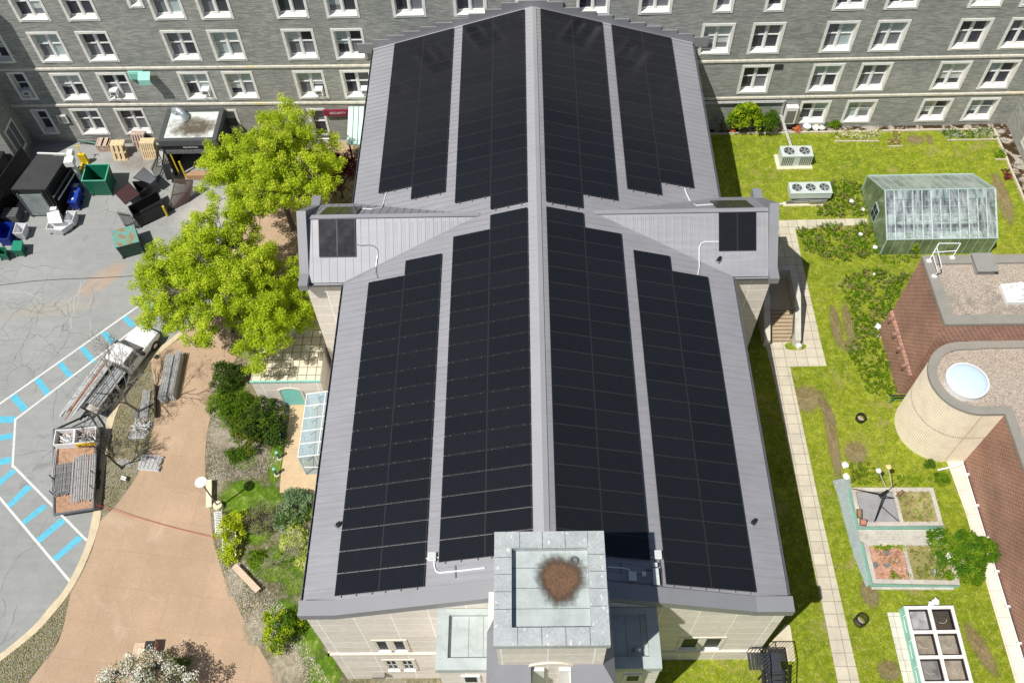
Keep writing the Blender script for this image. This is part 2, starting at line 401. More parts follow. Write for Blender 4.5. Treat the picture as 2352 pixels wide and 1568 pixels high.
# ---- tower over the front gable
CX = .76
m = MB()
m.box(CX-2.2, CX+2.2, 10.05, 14.55, 2, 16.45, 0)
tw = m.build('tower', [LIMX], hall)
for cpart in (0,):
    m = MB(); x0, x1, y0, y1 = CX-2.3, CX+2.3, 9.93, 14.66; wd = .72
    zt = 17.0
    for (a, b, c, d) in ((x0, x1, y0, y0+wd), (x0, x1, y1-wd, y1), (x0, x0+wd, y0+wd+.002, y1-wd-.002), (x1-wd, x1, y0+wd+.002, y1-wd-.002)):
        m.box(a, b, c, d, 16.6, zt)
    cp_ = m.build('tower_coping', COPW, tw)
    m = MB()
    for k in range(1, 5):
        x = x0+k*.95; m.box(x, x+.02, y0+.02, y0+wd-.01, zt+.001, zt+.006); m.box(x+.1, x+.12, y1-wd, y1-.02, zt+.001, zt+.006)
    for k in range(1, 5):
        yy = y0+wd+k*.72; m.box(x0+.02, x0+wd-.02, yy, yy+.02, zt+.001, zt+.006); m.box(x1-wd+.02, x1-.02, yy+.1, yy+.12, zt+.001, zt+.006)
    m.build('joint', COPD, cp_)
    m = MB(); m.box(x0+wd-.02, x1-wd+.02, y0+wd-.02, y1-wd+.02, 16.2, 16.62)
    rf = m.build('tower_roof', COPC, tw)
    m = MB()
    for k in range(1, 4): yy = y0+wd+k*.85; m.box(x0+wd, x1-wd, yy, yy+.018, 16.622, 16.63)
    m.build('seam', COPD, rf)
    for nm, c_, rx, ry, am, zz in (('dark_halo', (.10, .09, .075), 1.45, 1.55, .75, 16.628), ('leaf_litter', None, 1.12, 1.25, 1, 16.634)):  # soft dark halo around the leaf litter, then the litter itself
        o = soft_patch(nm, CX+.42, 12.75, rx, ry, zz, soften(M(nm, srgb(108, 82, 62) if c_ is None else c_, .95, 0, .5, 2.5, fine=(9, .7)), am, 1.2)); o.parent = rf; o.location = Vector((CX+.42, 12.75, zz))-Vector((XR, 35, 0))
    m = MB(); m.ring(CX+1.02, 13.5, 16.63, 16.72, .17, .12, 18); m.build('drain', GUT, rf)
m = MB()                                                       # wider lower stage with sloping weatherings and an arch
zi, zo = 13.75, 13.1
xi0, xi1, yi0 = CX-2.2, CX+2.2, 10.05; xo0, xo1, yo0 = CX-2.75, CX+2.75, 9.25
m.box(xo0+.05, xi0+1.42, yo0+.05, 13.4, 2, zo-.02, 0); m.box(xi1-1.42, xo1-.05, yo0+.05, 13.4, 2, zo-.02, 0)
m.build('buttress', LIMX, tw)
for (a, b, c) in ((xo0, xi0, 1), (xo1, xi1, -1)):
    m = MB()
    e = xi0+1.35 if c > 0 else xi1-1.35
    F = [(a, yo0, zo), (e, yo0, zo), (e, yi0, zi), (b, yi0, zi)]
    m.face(F if c > 0 else F[::-1]); G = [(a, yo0, zo), (b, yi0, zi), (b, 11.6, zi), (a, 11.6, zo)]
    m.face(G[::-1] if c < 0 else G[::-1])
    H = [(a, 11.6, zo), (b, 11.6, zi), (b, 12.6, zi-.3)]; m.face(H)
    m.face([(e, yo0, zo), (e, yo0, zo-.3), (e, yi0, zo-.3), (e, yi0, zi)])
    m.box(min(a, e), max(a, e), yo0-.02, yo0+.02, zo-.12, zo+.01)
    m.build('weathering', ROOF2, tw)
m = MB()                                                       # arch mouldings and the two tall lights
cxa, ra = CX+.02, 1.12; za = 12.95
for k in range(16):
    a, b = math.pi*k/16, math.pi*(k+1)/16
    P = lambda t, r, y: (cxa+math.cos(t)*r, y, za+math.sin(t)*r*.95)
    m.hexa([P(a, ra, 9.97), P(a, ra+.13, 9.97), P(b, ra+.13, 9.97), P(b, ra, 9.97)], [P(a, ra, 10.06), P(a, ra+.13, 10.06), P(b, ra+.13, 10.06), P(b, ra, 10.06)])
m.build('arch_moulding', LIMP, tw)
m = MB()
for x0 in (cxa-.92, cxa+.34):
    m.box(x0, x0+.62, 9.9, 10.04, 10, za+.32, 0)
m.build('louvre', WHT, tw)
# ---- low flat-roofed wings beside the tower
for s, x0, x1 in ((-1, -4.55, CX-2.2), (1, CX+2.2, 6.0)):
    m = MB(); m.box(x0+.08, x1, 10.98, 13.74, -5, 9.4, 0); wg = m.build('wing', LIMX, hall)
    m = MB(); wd = .55; zt = 9.7
    for (a, b, c, d) in ((x0, x1, 10.86, 10.86+wd), (x0, x1, 13.72-.3, 13.72), ((x0, x0+wd) if s < 0 else (x1-wd, x1)) + (10.86+wd+.002, 13.418)):
        m.box(a, b, c, d, 9.2, zt)
    for xx in (x0+1.1, x0+2.1): m.box(xx, xx+.015, 10.9, 10.86+wd, zt+.001, zt+.005)
    m.build('wing_coping', COPC, wg)
    m = MB(); m.box(x0+.1, x1, 10.95, 13.6, 9.0, 9.42)
    wr = m.build('wing_roof', COPC, wg)
    m = MB()
    for xx in (x0+.55, x0+1.5, x0+2.2): m.box(xx, xx+.014, 11.4, 13.4, 9.422, 9.428)
    m.build('seam', COPD, wr)
    if s > 0:
        m = MB(); m.tube([(4.75, 11.75, 9.42), (4.75, 11.75, 9.75), (4.85, 11.7, 9.95), (5.0, 11.62, 9.98)], .09, 8); m.build('vent_pipe', RAIL, wr)
    m = MB(); xc = -3.0 if s < 0 else 4.8
    m.box(xc-.45, xc+.45, 10.9, 10.98, 7.1, 8.3); ww = m.build('window', WHT, wg)
    m = MB(); m.box(xc-.28, xc+.28, 10.88, 10.9, 7.3, 8.15); m.build('pane', WIN, ww)
# ---- windows of the front facade
def fac_window(x0, x1, z0, z1, muntin):
    t = .16
    m = MB(); yf = Y0-.05
    for a, b, c, d in ((x0, x1, z1-t, z1), (x0, x1, z0, z0+t), (x0, x0+t, z0+t, z1-t), (x1-t, x1, z0+t, z1-t), ((x0+x1)/2-.14, (x0+x1)/2+.14, z0+t, z1-t)):
        m.box(a, b, yf, Y0-.002, c, d)
    wdw = m.build('window', LIMP, hall)
    m = MB(); xm = (x0+x1)/2
    for a, b in ((x0+t, xm-.14), (xm+.14, x1-t)):
        m.box(a, b, Y0-.02, Y0-.004, z0+t, z1-t, 1)
        for c, d in ((a, a+.07), (b-.07, b), ((a+b)/2-.03, (a+b)/2+.03)) if muntin else ((a, a+.07), (b-.07, b)): m.box(c, d, Y0-.035, Y0-.02, z0+t, z1-t, 0)
        for c in ((z0+t, z0+t+.1), (z1-t-.08, z1-t), ((z0+z1)/2-.03, (z0+z1)/2+.03)) if muntin else ((z0+t, z0+t+.1), (z1-t-.08, z1-t)): m.box(a, b, Y0-.035, Y0-.019, c[0], c[1], 0)
        m.box(a-.03, b+.03, yf-.13, yf, z0+t-.1, z0+t-.02, 0)
    m.build('frame', [WHT, WIN], wdw)
a = gy(*q(1, 3, 1045, 1165), Y0); b = gy(*q(1, 3, 1440, 1262), Y0); fac_window(a.x+.05, b.x-.12, b.z, a.z, False)
a2 = gy(*q(1, 3, 1110, 1345), Y0); b2 = gy(*q(1, 3, 1490, 1432), Y0); fac_window(a.x+.05, b.x-.12, b2.z, a2.z, True)
a = gy(*q(2, 3, 1560, 1140), Y0); b = gy(*q(2, 3, 1895, 1240), Y0); fac_window(a.x-.1, b.x+.1, b.z, a.z, False)
# ------------------------------------------------------------------ solar panels, each one a thing
ORD = ['first', 'second', 'third', 'fourth', 'fifth', 'sixth', 'seventh', 'eighth', 'ninth', 'tenth', 'eleventh', 'twelfth', 'thirteenth', 'fourteenth', 'fifteenth', 'sixteenth', 'seventeenth', 'eighteenth', 'nineteenth']
def make_panel(name, label, group):
    L, Wd = 2.35, 1.122                                      # along the slope (local x), along the ridge (local y)
    t = thing(name, label, 'solar panel', (0, 0, 0), 0, group)
    m = MB(); f = .022
    for a in ((0, L, 0, f), (0, L, Wd-f, Wd), (0, f, f, Wd-f), (L-f, L, f, Wd-f)): m.box(*a, -.035, .004)
    m.build('frame', PVF, t)
    m = MB(); m.box(f, L-f, f, Wd-f, -.02, 0); m.build('glass', PVG, t)
    return t
proto = None
A_ = math.atan(SL0)
def place(xd, s, y, ys, label, group):
    global proto
    # local x runs down the slope, away from the ridge
    x = XR+s*xd; z = rz_(x, .15)
    rot = (0, A_, 0) if s > 0 else (0, A_, math.pi)
    yy = y if s > 0 else y+1.118*ys
    if proto is None:
        proto = make_panel('solar_panel', label, group); proto.location = (x, yy, z); proto.rotation_euler = rot; proto.scale = (1, ys, 1); return
    clone(proto, (x, yy, z), label=label, group=group, rot=rot, scale=(1, ys, 1))
spec = []
for s, side in ((-1, 'left'), (1, 'right')):
    for xd, nu, nl, colname in ((.58, 16, 19, 'innermost'), (2.85, 15, 18, 'second'), (5.79, 14, 18, 'third'), (8.06, 13, 17, 'outermost')):
        pu, pl = 1.165, 1.142
        for k in range(nu):
            place(xd, s, 56.36-(k+1)*pu+.03, 1.0 if s < 0 else 1.033, '%s solar panel from the grey wall, %s column on the %s rear roof' % (ORD[k], colname, side), 'solar panels on the hall roof')
        y0 = 15.62 if xd < 5 else 14.5
        for k in range(nl):
            place(xd, s, y0+k*pl, 0.98 if s < 0 else 1.013, '%s solar panel from the front gable, %s column on the %s front roof' % (ORD[k], colname, side), 'solar panels on the hall roof')
# four on each transept
kf = math.atan2(TZ-EZ, TY-TYF)
for s, side, xa, xb in ((-1, 'left', -12.95, -10.3), (1, 'right', 11.65, 14.05)):
    x0 = -12.85 if s < 0 else 11.75
    for k in range(2):
        for fb, nm in ((0, 'front'), (1, 'back')):
            # panel long axis runs down the slope
            x = x0+k*1.15
            if fb == 0: rot = (0, kf, -math.pi/2); loc = (x, TY-.16, TZ-.16*math.tan(kf)+.14)
            else: rot = (0, kf, math.pi/2); loc = (x+1.118, TY+.3, TZ-.3*math.tan(kf)+.14)
            clone(proto, loc, label='%s solar panel on the %s slope of the %s transept roof' % (('outer', 'inner')[k] if s < 0 else ('inner', 'outer')[k], nm, side), group='solar panels on the transept roofs', rot=rot)
# ------------------------------------------------------------------ the long grey stone building
def YW(x): return 56.66 + max(0, 10-x)*.0135
def slate(name, order):
    n = NT(name); co = n.coord((1, 1, 1), order=order)
    br = n.add('ShaderNodeTexBrick'); br.offset = .37; br.inputs['Scale'].default_value = 1
    br.inputs['Color1'].default_value = (.29, .30, .29, 1); br.inputs['Color2'].default_value = (.52, .525, .50, 1); br.inputs['Mortar'].default_value = (.24, .245, .23, 1)
    br.inputs['Mortar Size'].default_value = .012; br.inputs['Brick Width'].default_value = .52; br.inputs['Row Height'].default_value = .075; br.inputs['Bias'].default_value = -.15
    # wobble the courses a little so they do not read as ruled
    nz0 = n.add('ShaderNodeTexNoise'); nz0.inputs['Scale'].default_value = .9; n.link(co, nz0.inputs['Vector'])
    v = n.add('ShaderNodeVectorMath'); v.operation = 'MULTIPLY_ADD'; v.inputs[1].default_value = (.5, .28, 0)
    n.link(nz0.outputs['Color'], v.inputs[0]); n.link(co, v.inputs[2]); n.link(v.outputs[0], br.inputs['Vector'])
    a = n.noise(co, .35, 5, .7); b = n.noise(n.coord((1, 5, 1) , order=order), 1.3, 4, .7)
    col = n.mix(1, br.outputs[0], n.ramp(a, [(.3, (.8, .82, .8)), (.7, (1.12, 1.1, 1.06))]), 'MULTIPLY')
    col = n.mix(.75, col, n.ramp(b, [(.3, (.75, .76, .73)), (.55, (1, 1, 1)), (.72, (1.3, 1.3, 1.27))]), 'MULTIPLY')
    n.bump(br.outputs['Fac'], -.5, .03)
    return n.done(col, .9)
SLX = slate('slate_rubble_across', 'xz'); SLY = slate('slate_rubble_along', 'yz')
TRIM = M('pale_stone_trim', srgb(234, 232, 226), .85, 0, .14, 2.2, fine=(9, .12))
def bandmat():
    n = NT('stained_stone_band'); co = n.coord()
    a = n.noise(n.coord((1, .1, .1)), .22, 3, .6); b = n.noise(co, 3, 4, .7)
    col = n.mix(n.ramp(a, [(.56, (0, 0, 0)), (.66, (.75, .75, .75))]), n.ramp(b, [(.3, srgb(190, 184, 170)), (.7, srgb(226, 221, 208))]), srgb(220, 200, 130))
    return n.done(col, .85)
BAND = bandmat()
SILL = M('white_sill', srgb(232, 230, 222), .7, 0, .06, 2)
GL0 = NT('pane_dark').done((.045, .048, .062), .12, 0, .35)
GL1 = NT('pane_grey').done((.17, .18, .20), .2, 0, .4)
GL2 = NT('pane_blind').done((.38, .46, .46), .35, 0, .5)
GL3 = NT('pane_pale').done((.50, .54, .53), .35, 0, .5)
bld = thing('grey_stone_building', 'long grey slate-stone building with pale string courses and rows of white windows', 'building', (0, 60, 0))
W0 = [(-36.2, 1), (-32.5, 1), (-28.2, 0), (-26.05, 1), (-22.55, 1), (-16.95, 1), (-13.24, 1), (-8.34, 1), (-3.88, 1), (.6, 1), (5.02, 1), (9.53, 1), (14.45, .6), (18.15, .6), (23.55, 1), (27.3, 1), (33.3, 1), (37.0, 1)]
WINS = []
def dz(x): return 0
for x, k in W0:
    wdt = 2.43 if k == 1 else (1.45 if k else 1.15)
    z0 = {(-28.2): 12.35, .6: 12.4}.get(x, 11.3); WINS.append((0, x, z0, wdt, 2.83 if k else 1.6))
for x in (-40.65, -36.2, -32.5, -26.05, -22.55, -16.95, -13.24, 14.4, 18.12, 23.55, 27.25, 33.3, 37.0): WINS.append((1, x, 7.56, 2.43, 2.82))
for x in (-36.2, -32.5, -26.05, -22.55, -16.95, -13.24, 18.05, 23.5, 27.2, 33.25, 36.98): WINS.append((2, x, 3.72, 2.43, 2.80))
WINS.append((2, -40.05, 3.9, 1.45, 2.8)); pass
for x in (-36.2, -32.5): WINS.append((3, x, .05, 2.43, 2.84))
WINS.append((3, -39.95, .2, 1.4, 2.7)); WINS.append((3, -17.1, -.8, 1.5, 3.5)); WINS.append((3, -24.6, .2, 1.9, 2.5))
for x in (23.45, 27.15, 33.2, 36.95): WINS.append((3, x, .42, 2.43, 2.42))
def wall_grid(m, u0, u1, z0, z1, holes, P, mi=0):
    us = sorted(set([u0, u1] + [h[0] for h in holes] + [h[1] for h in holes])); zs = sorted(set([z0, z1] + [h[2] for h in holes] + [h[3] for h in holes]))
    for i in range(len(us)-1):
        run = None
        for j in range(len(zs)-1):
            cu, cz = (us[i]+us[i+1])/2, (zs[j]+zs[j+1])/2
            if any(h[0] < cu < h[1] and h[2] < cz < h[3] for h in holes): continue
            m.face([P(us[i], zs[j]), P(us[i+1], zs[j]), P(us[i+1], zs[j+1]), P(us[i], zs[j+1])], mi)
holes = [(x-wd/2+.2, x+wd/2-.2, z0+.2, z0+h-.2) for r, x, z0, wd, h in WINS]
m = MB(); XWL, XWR = -42.1, 39.75; ZB, ZT = -3, 19
wall_grid(m, XWL, XWR, ZB, ZT, holes, lambda x, z: (x, YW(x), z))
m.face([(XWL, YW(XWL), ZT), (XWR, YW(XWR), ZT), (XWR, 70, ZT), (XWL, 70, ZT)], 0)
m.build('wall', [SLX, SLY], bld)
for z0 in (6.84, 3.19):
    m = MB(); k = XWL; rr = random.Random(int(z0*10))
    while k < XWR:
        e = min(XWR, k+rr.uniform(1.0, 1.35)); m.hexa([(k+.006, YW(k)-.08, z0), (e-.006, YW(e)-.08, z0), (e-.006, YW(e)-.001, z0), (k+.006, YW(k)-.001, z0)], [(k+.006, YW(k)-.08, z0+.17), (e-.006, YW(e)-.08, z0+.17), (e-.006, YW(e)-.001, z0+.23), (k+.006, YW(k)-.001, z0+.23)]); k = e
    m.build('string_course', BAND, bld)
WM = {}
def window(r, x, z0, wd, h, rr):
    y = YW(x); wm = WM.get((wd, h))
    if wm is None:
        # local coordinates: x across from the centre, y into the wall, z up from the foot of the surround
        t = .2; a, b = -wd/2, wd/2; dp = .38
        m = MB()
        for c in ((a, b, h-t, h), (a, b, 0, t), (a, a+t, t+.001, h-t-.001), (b-t, b, t+.001, h-t-.001)): m.box(c[0], c[1], -.05, .02, c[2], c[3])
        for X in (a+t, b-t): m.face([(X, .02, t), (X, dp, t), (X, dp, h-t), (X, .02, h-t)])
        m.face([(a+t, .02, h-t), (b-t, .02, h-t), (b-t, dp, h-t), (a+t, dp, h-t)])
        m2 = MB(); m2.hexa([(a+t, -.09, t-.04), (b-t, -.09, t-.04), (b-t, dp, t), (a+t, dp, t)], [(a+t, -.09, t), (b-t, -.09, t), (b-t, dp-.01, t+.1), (a+t, dp-.01, t+.1)])
        m3 = MB(); ia, ib, iz0, iz1 = a+t, b-t, t+.1, h-t; f = .07
        cols = [(ia, ib)] if wd < 2 else [(ia, -.07), (.07, ib)]
        if wd >= 2: m3.box(-.075, .075, dp-.12, dp+.02, iz0, iz1)
        zm = iz0+(iz1-iz0)*.53
        for c, d in cols:
            m3.box(c, c+f, dp-.07, dp+.02, iz0, iz1); m3.box(d-f, d, dp-.07, dp+.02, iz0, iz1)
            m3.box(c+f, d-f, dp-.07, dp+.02, iz1-f, iz1); m3.box(c+f, d-f, dp-.09, dp+.02, iz0, iz0+.1); m3.box(c+f, d-f, dp-.09, dp+.02, zm-.04, zm+.04)
        wm = WM[(wd, h)] = (m, m2, m3, cols, iz0, zm, iz1, dp)
    m, m2, m3, cols, iz0, zm, iz1, dp = wm
    key = ('w', wd, h)
    def sh(mb): return lambda V: V
    wo = None
    off = Vector((x, y, z0))
    def put(name, mb, mat, par, cache):
        me = WM.get((cache, wd, h))
        if me is None:
            o = mb.build(name, mat, None); me = WM[(cache, wd, h)] = o.data; bpy.data.objects.remove(o)
        o = bpy.data.objects.new(name, me); COL.objects.link(o); o.parent = par; return o
    wo = put('window', m, TRIM, bld, 's'); wo.location = off - WL[bld.name]; WL[wo.name] = Vector((0, 0, 0))
    put('sill', m2, SILL, wo, 'i'); put('sash', m3, WHT, wo, 'f')
    mp = MB()
    bl = rr.random()
    for c, d in cols:
        up = 2 if bl < .45 else (3 if bl < .55 else (1 if bl < .7 else 0)); lo = 1 if rr.random() < .55 else 0
        if rr.random() < .35: up = rr.choice((0, 1, 2, 3))
        if bl < .15: lo = rr.choice((2, 1))
        mp.face([(c, dp, zm), (d, dp, zm), (d, dp, iz1), (c, dp, iz1)], up)
        k = zm-(zm-iz0)*rr.choice((0, 0, .3, .55)) if up >= 2 else zm
        if k < zm: mp.face([(c, dp, k), (d, dp, k), (d, dp, zm), (c, dp, zm)], up)
        mp.face([(c, dp, iz0), (d, dp, iz0), (d, dp, k), (c, dp, k)], lo)
    p = mp.build('pane', [GL0, GL1, GL2, GL3], None); p.parent = wo
rr = random.Random(12)
for W in WINS: window(*W, rr)
# nothing behind the panes: opaque pane colours imitate the dark rooms and the blinds
# plinth and projecting ends
m = MB(); m.box(-37.9, -12, YW(-30)-.16, YW(-30)-.0, -2, -.35); m.build('plinth', M('stone_plinth', (.2, .2, .18), .9, 0, .2, 2), bld)
m = MB()                                                       # the two ends turn towards the street
XS = -41.95
m.face([(XS, 54.2, ZB), (XS, YW(XS), ZB), (XS, YW(XS), ZT), (XS, 54.2, ZT)], 1)
m.face([(XS-12, 54.2, ZB), (XS, 54.2, ZB), (XS, 54.2, ZT), (XS-12, 54.2, ZT)], 0)
m.face([(XS-12, 54.2, ZT), (XS, 54.2, ZT), (XS, 60, ZT), (XS-12, 60, ZT)], 0)
m.build('end_wing', [SLX, SLY], bld); m = MB()
XQ = 39.75
wall_grid(m, 30, 56.66, ZB, ZT, [], lambda y, z: (XQ, y, z), 1)
m.face([(XQ, 30, ZB), (XQ, 30, ZT), (XQ+14, 30, ZT), (XQ+14, 30, ZB)], 0)
m.face([(XQ, 30, ZT), (XQ, 56.66, ZT), (XQ+14, 56.66, ZT), (XQ+14, 30, ZT)], 0)
m.build('end_wing', [SLX, SLY], bld)
for yc, z0 in ((52.6, .7), (46.5, .7)):
    m = MB(); m.box(XQ-.05, XQ+.0, yc-1.2, yc+1.2, z0, z0+2.6)
    wo = m.build('window', TRIM, bld); m = MB(); m.box(XQ-.07, XQ-.05, yc-1, yc-.05, z0+.25, z0+2.4); m.box(XQ-.07, XQ-.05, yc+.05, yc+1, z0+.25, z0+2.4); m.build('pane', GL3, wo)
m = MB(); m.box(XS, XS+.05, 54.7, 56.4, 0, 2.9); wo = m.build('window', SILL, bld)
m = MB(); m.box(XS+.05, XS+.07, 54.85, 55.5, .3, 2.7); m.box(XS+.05, XS+.07, 55.6, 56.25, .3, 2.7); m.build('pane', GL1, wo)
# wall fittings
m = MB(); x0, z0 = -34.85, .75
a = gy(128, 265, 57.2); m.box(a.x, a.x+.8, 57.15, 57.26, a.z-.85, a.z); vg = m.build('wall_vent', SILL, bld)
m = MB()
for k in range(5): m.box(a.x+.12, a.x+.68, 57.12, 57.15, a.z-.2-k*.13, a.z-.15-k*.13)
m.build('slat', GUT, vg)
a = gy(290, 163, 57.2)
m = MB(); m.box(a.x+.1, a.x+1.3, 57.0, 57.25, a.z-.75, a.z, 0)
for k in range(6): m.box(a.x+.15, a.x+.95, 56.96, 57.0, a.z-.65+k*.1, a.z-.6+k*.1, 0)
m.face([(a.x+1.0, 56.95, a.z+.1), (a.x+1.95, 56.95, a.z+.1), (a.x+1.95, 56.35, a.z-.25), (a.x+1.0, 56.35, a.z-.25)]); m.face([(a.x+1.0, 56.35, a.z-.25), (a.x+1.95, 56.35, a.z-.25), (a.x+1.95, 56.35, a.z-.75), (a.x+1.0, 56.35, a.z-.75)])
m.build('vent_hood', MINT, bld)
a = gy(1781, 149, 56.6); m = MB(); m.box(a.x, a.x+.62, 56.58, 56.65, a.z-.42, a.z); m.build('wall_grille', M('grille_dark', (.03, .03, .03), .7), bld)
# ------------------------------------------------------------------ courtyard on the right: ground
def C_(x0, y0, w, W, lx, ly): return (x0+lx*w/W)/1.0625, (y0+ly*w/W)/1.0625      # position read in an enlarged crop
def flat(name, pts, z, mat, lift=0, **tags):
    m = MB(); P = [(p[0], p[1], z) for p in pts]
    a = sum(P[i][0]*P[(i+1) % len(P)][1]-P[(i+1) % len(P)][0]*P[i][1] for i in range(len(P)))
    if a < 0: P = P[::-1]
    m.face(P); return m.build(name, mat, None, **(tags or ST))
def grass_mat(name, c1, c2, c3, dry, amt):
    n = NT(name); co = n.coord()
    a = n.noise(co, .16, 6, .65); b = n.noise(co, 1.6, 6, .75); c = n.noise(co, 9, 4, .8)
    col = n.ramp(a, [(.3, c1), (.5, c2), (.68, c3)])
    col = n.mix(.6, col, n.ramp(b, [(.34, dark(c1, .8)), (.52, c2), (.66, tuple(x*1.4 for x in c3))]))
    e = n.noise(co, 3.6, 5, .8); col = n.mix(n.ramp(e, [(.52, (0, 0, 0)), (.68, (.7, .7, .7))]), col, tuple(min(1, x*k) for x, k in zip(dry, (1.25, 1.35, 1.2))))
    col = n.mix(.8, col, n.ramp(c, [(.3, (.45, .5, .4)), (.5, (1, 1, 1)), (.72, (1.45, 1.35, 1.5))]), 'MULTIPLY')
    d = n.noise(co, .42, 6, .72, .3)
    col = n.mix(n.ramp(d, [(amt, (0, 0, 0)), (amt+.1, (.8, .8, .8))]), col, n.ramp(c, [(.3, dark(dry, .55)), (.7, dry)]))
    n.bump(c, .9, .12)
    return n.done(col, .95, 0, .1)
LAWN = grass_mat('lawn_grass', (.13, .21, .012), (.25, .315, .018), (.37, .39, .04), (.48, .41, .16), .56)
m = MB(); m.face([(.75, -60, 0), (140, -60, 0), (140, 160, 0), (.75, 160, 0)])
m.face([(.75, -60, 0), (.75, 160, 0), (.75, 160, -9), (.75, -60, -9)])
m.build('lawn_ground', LAWN, None, **ST)
def paver(name, c, size, off=0, rot=0, mort=.45, ms=.018, var=.16, oy=None):
    n = NT(name); co = n.coord(rot=(0, 0, rot))
    br = n.add('ShaderNodeTexBrick'); br.offset = off; br.inputs['Scale'].default_value = 1
    br.inputs['Color1'].default_value = (*dark(c, .93), 1); br.inputs['Color2'].default_value = (*dark(c, 1.07), 1); br.inputs['Mortar'].default_value = (*dark(c, mort), 1)
    br.inputs['Mortar Size'].default_value = ms; br.inputs['Brick Width'].default_value = size; br.inputs['Row Height'].default_value = oy or size
    n.link(co, br.inputs['Vector'])
    a = n.noise(co, 1.4, 6, .7); b = n.noise(co, 12, 3, .7)
    col = n.mix(1, br.outputs[0], n.ramp(a, [(.3, (1-var,)*3), (.7, (1+var*.4,)*3)]), 'MULTIPLY')
    col = n.mix(.25, col, n.ramp(b, [(.3, (.6, .6, .58)), (.7, (1.25, 1.25, 1.25))]), 'MULTIPLY')
    return n.done(col, .88)
PAV = paver('concrete_pavers', srgb(202, 194, 174), .74)
pp = [q(3, 1, 70, 455), q(3, 1, 905, 435), q(3, 1, 915, 490), q(3, 1, 560, 512), q(3, 1, 250, 545), q(3, 1, 300, 780), q(3, 1, 480, 1565), q(3, 2, 535, 220), q(3, 2, 200, 228), q(3, 2, 485, 1565), q(3, 3, 840, 1565), (1995, 1640), (1945, 1640), q(3, 3, 640, 1565), q(3, 3, 315, 0), q(3, 2, 60, 370), (1757, 785), (1757, 700), q(3, 1, 110, 640)]
flat('concrete_path', [gz(*p) for p in pp], .006, PAV)
a = [gz(*p) for p in (q(3, 2, 1640, 1100), q(3, 2, 1810, 1565), q(3, 3, 2270, 1565), (2350, 1610), (2450, 1610), q(3, 3, 1945, 0), q(3, 2, 1785, 1050))]
flat('concrete_walk', a, .006, paver('walk_concrete', srgb(226, 219, 204), 9, mort=.7, oy=1.6))
flat('concrete_walk', [gz(*p) for p in (q(3, 3, 1090, 915), q(3, 3, 1230, 915), q(3, 3, 1420, 1640), q(3, 3, 1260, 1640))], .008, paver('slab_concrete', srgb(214, 208, 194), 3, mort=.6, oy=.62))
GRAV = M('blue_gravel', srgb(150, 160, 158), .95, 0, .25, 3, fine=(16, .5), bump=.5)
flat('gravel_strip', [gz(*p) for p in (q(3, 2, 590, 1270), q(3, 2, 750, 1240), q(3, 2, 790, 1565), q(3, 3, 830, 200), q(3, 3, 940, 640), q(3, 3, 900, 690), q(3, 3, 780, 380), q(3, 3, 690, 60), q(3, 2, 640, 1420))], .007, GRAV)
DIRT = M('bare_earth', srgb(150, 118, 84), .95, 0, .3, 1.5, fine=(12, .45), bump=.4)
def blob(name, cx, cy, rx, ry, z, mat, rot=0, seed=1, n=22, k=.22, slope=False):
    r_ = random.Random(seed); P = []
    ph = [r_.uniform(0, 6.3) for _ in range(3)]
    for i in range(n):
        t = 2*math.pi*i/n; s = 1+k*(math.sin(2*t+ph[0])*.5+math.sin(3*t+ph[1])*.4+math.sin(5*t+ph[2])*.4)
        x, y = math.cos(t)*rx*s, math.sin(t)*ry*s; P.append((cx+x*math.cos(rot)-y*math.sin(rot), cy+x*math.sin(rot)+y*math.cos(rot)))
    m = MB(); m.face([(x, y, (GL(y) if slope else 0)+z) for x, y in P]); return m.build(name, mat, None, **ST)
BARE = grass_mat('worn_grass', (.26, .2, .10), (.36, .26, .15), (.42, .32, .2), (.46, .36, .22), .45)
soften(BARE, .7, 6.0)
for i, (p, rx, ry, ro) in enumerate(((q(3, 2, 340, 520), .95, .8, .3), (q(3, 2, 590, 900), .28, 2.6, -.05), (q(3, 1, 620, 1420), .28, 1.5, -.05), (q(3, 1, 735, 1400), .26, 1.5, -.05), (q(3, 2, 770, 40), .6, .5, 0), (q(3, 0, 1350, 1280), .55, .45, 0), (q(3, 0, 1480, 1280), .2, .5, 0), (q(3, 3, 1110, 1450), .5, .5, 0), (q(3, 3, 930, 740), .4, .7, 0), (q(3, 1, 2150, 250), .45, 2.2, -.05), (q(3, 3, 1950, 1250), .35, 1.3, .3), (q(3, 2, 540, 640), .25, .9, .3), (q(3, 2, 800, 1020), .55, .7, 0))):
    c = gz(*p); soft_patch('worn_patch', c.x, c.y, rx*1.9, ry*1.7, .004+i*.0002, BARE, ro, **ST)
# wet stone channel at the foot of the grey wall
n = NT('wet_stone_channel'); co = n.coord(); a = n.noise(co, 1.1, 5, .65, .6)
WET = n.done(n.mix(1, n.ramp(a, [(.44, (.055, .03, .014)), (.5, (.09, .055, .03)), (.53, (.38, .34, .29)), (.75, (.5, .45, .4))]), n.ramp(n.noise(co, 8, 3, .7), [(.3, (.75,)*3), (.7, (1.1,)*3)]), 'MULTIPLY'), n.ramp(a, [(.45, (.15,)*3), (.54, (.85,)*3)]))
flat('stone_channel', [(13, 56.05), (38.5, 56.05), (38.5, 30), (39.74, 30), (39.74, 56.65), (13, 56.65)], .01, WET)
CURB = M('stone_curb', srgb(196, 186, 166), .9, 0, .2, 2.5, fine=(10, .2))
m = MB(); k = 13; rr = random.Random(5)
while k < 38.4:
    e = min(38.5, k+rr.uniform(1.6, 2.6)); j = rr.uniform(-.03, .03); m.box(k, e-.02, 55.95+j, 56.1+j, -.05, .14); k = e
k = 56.0
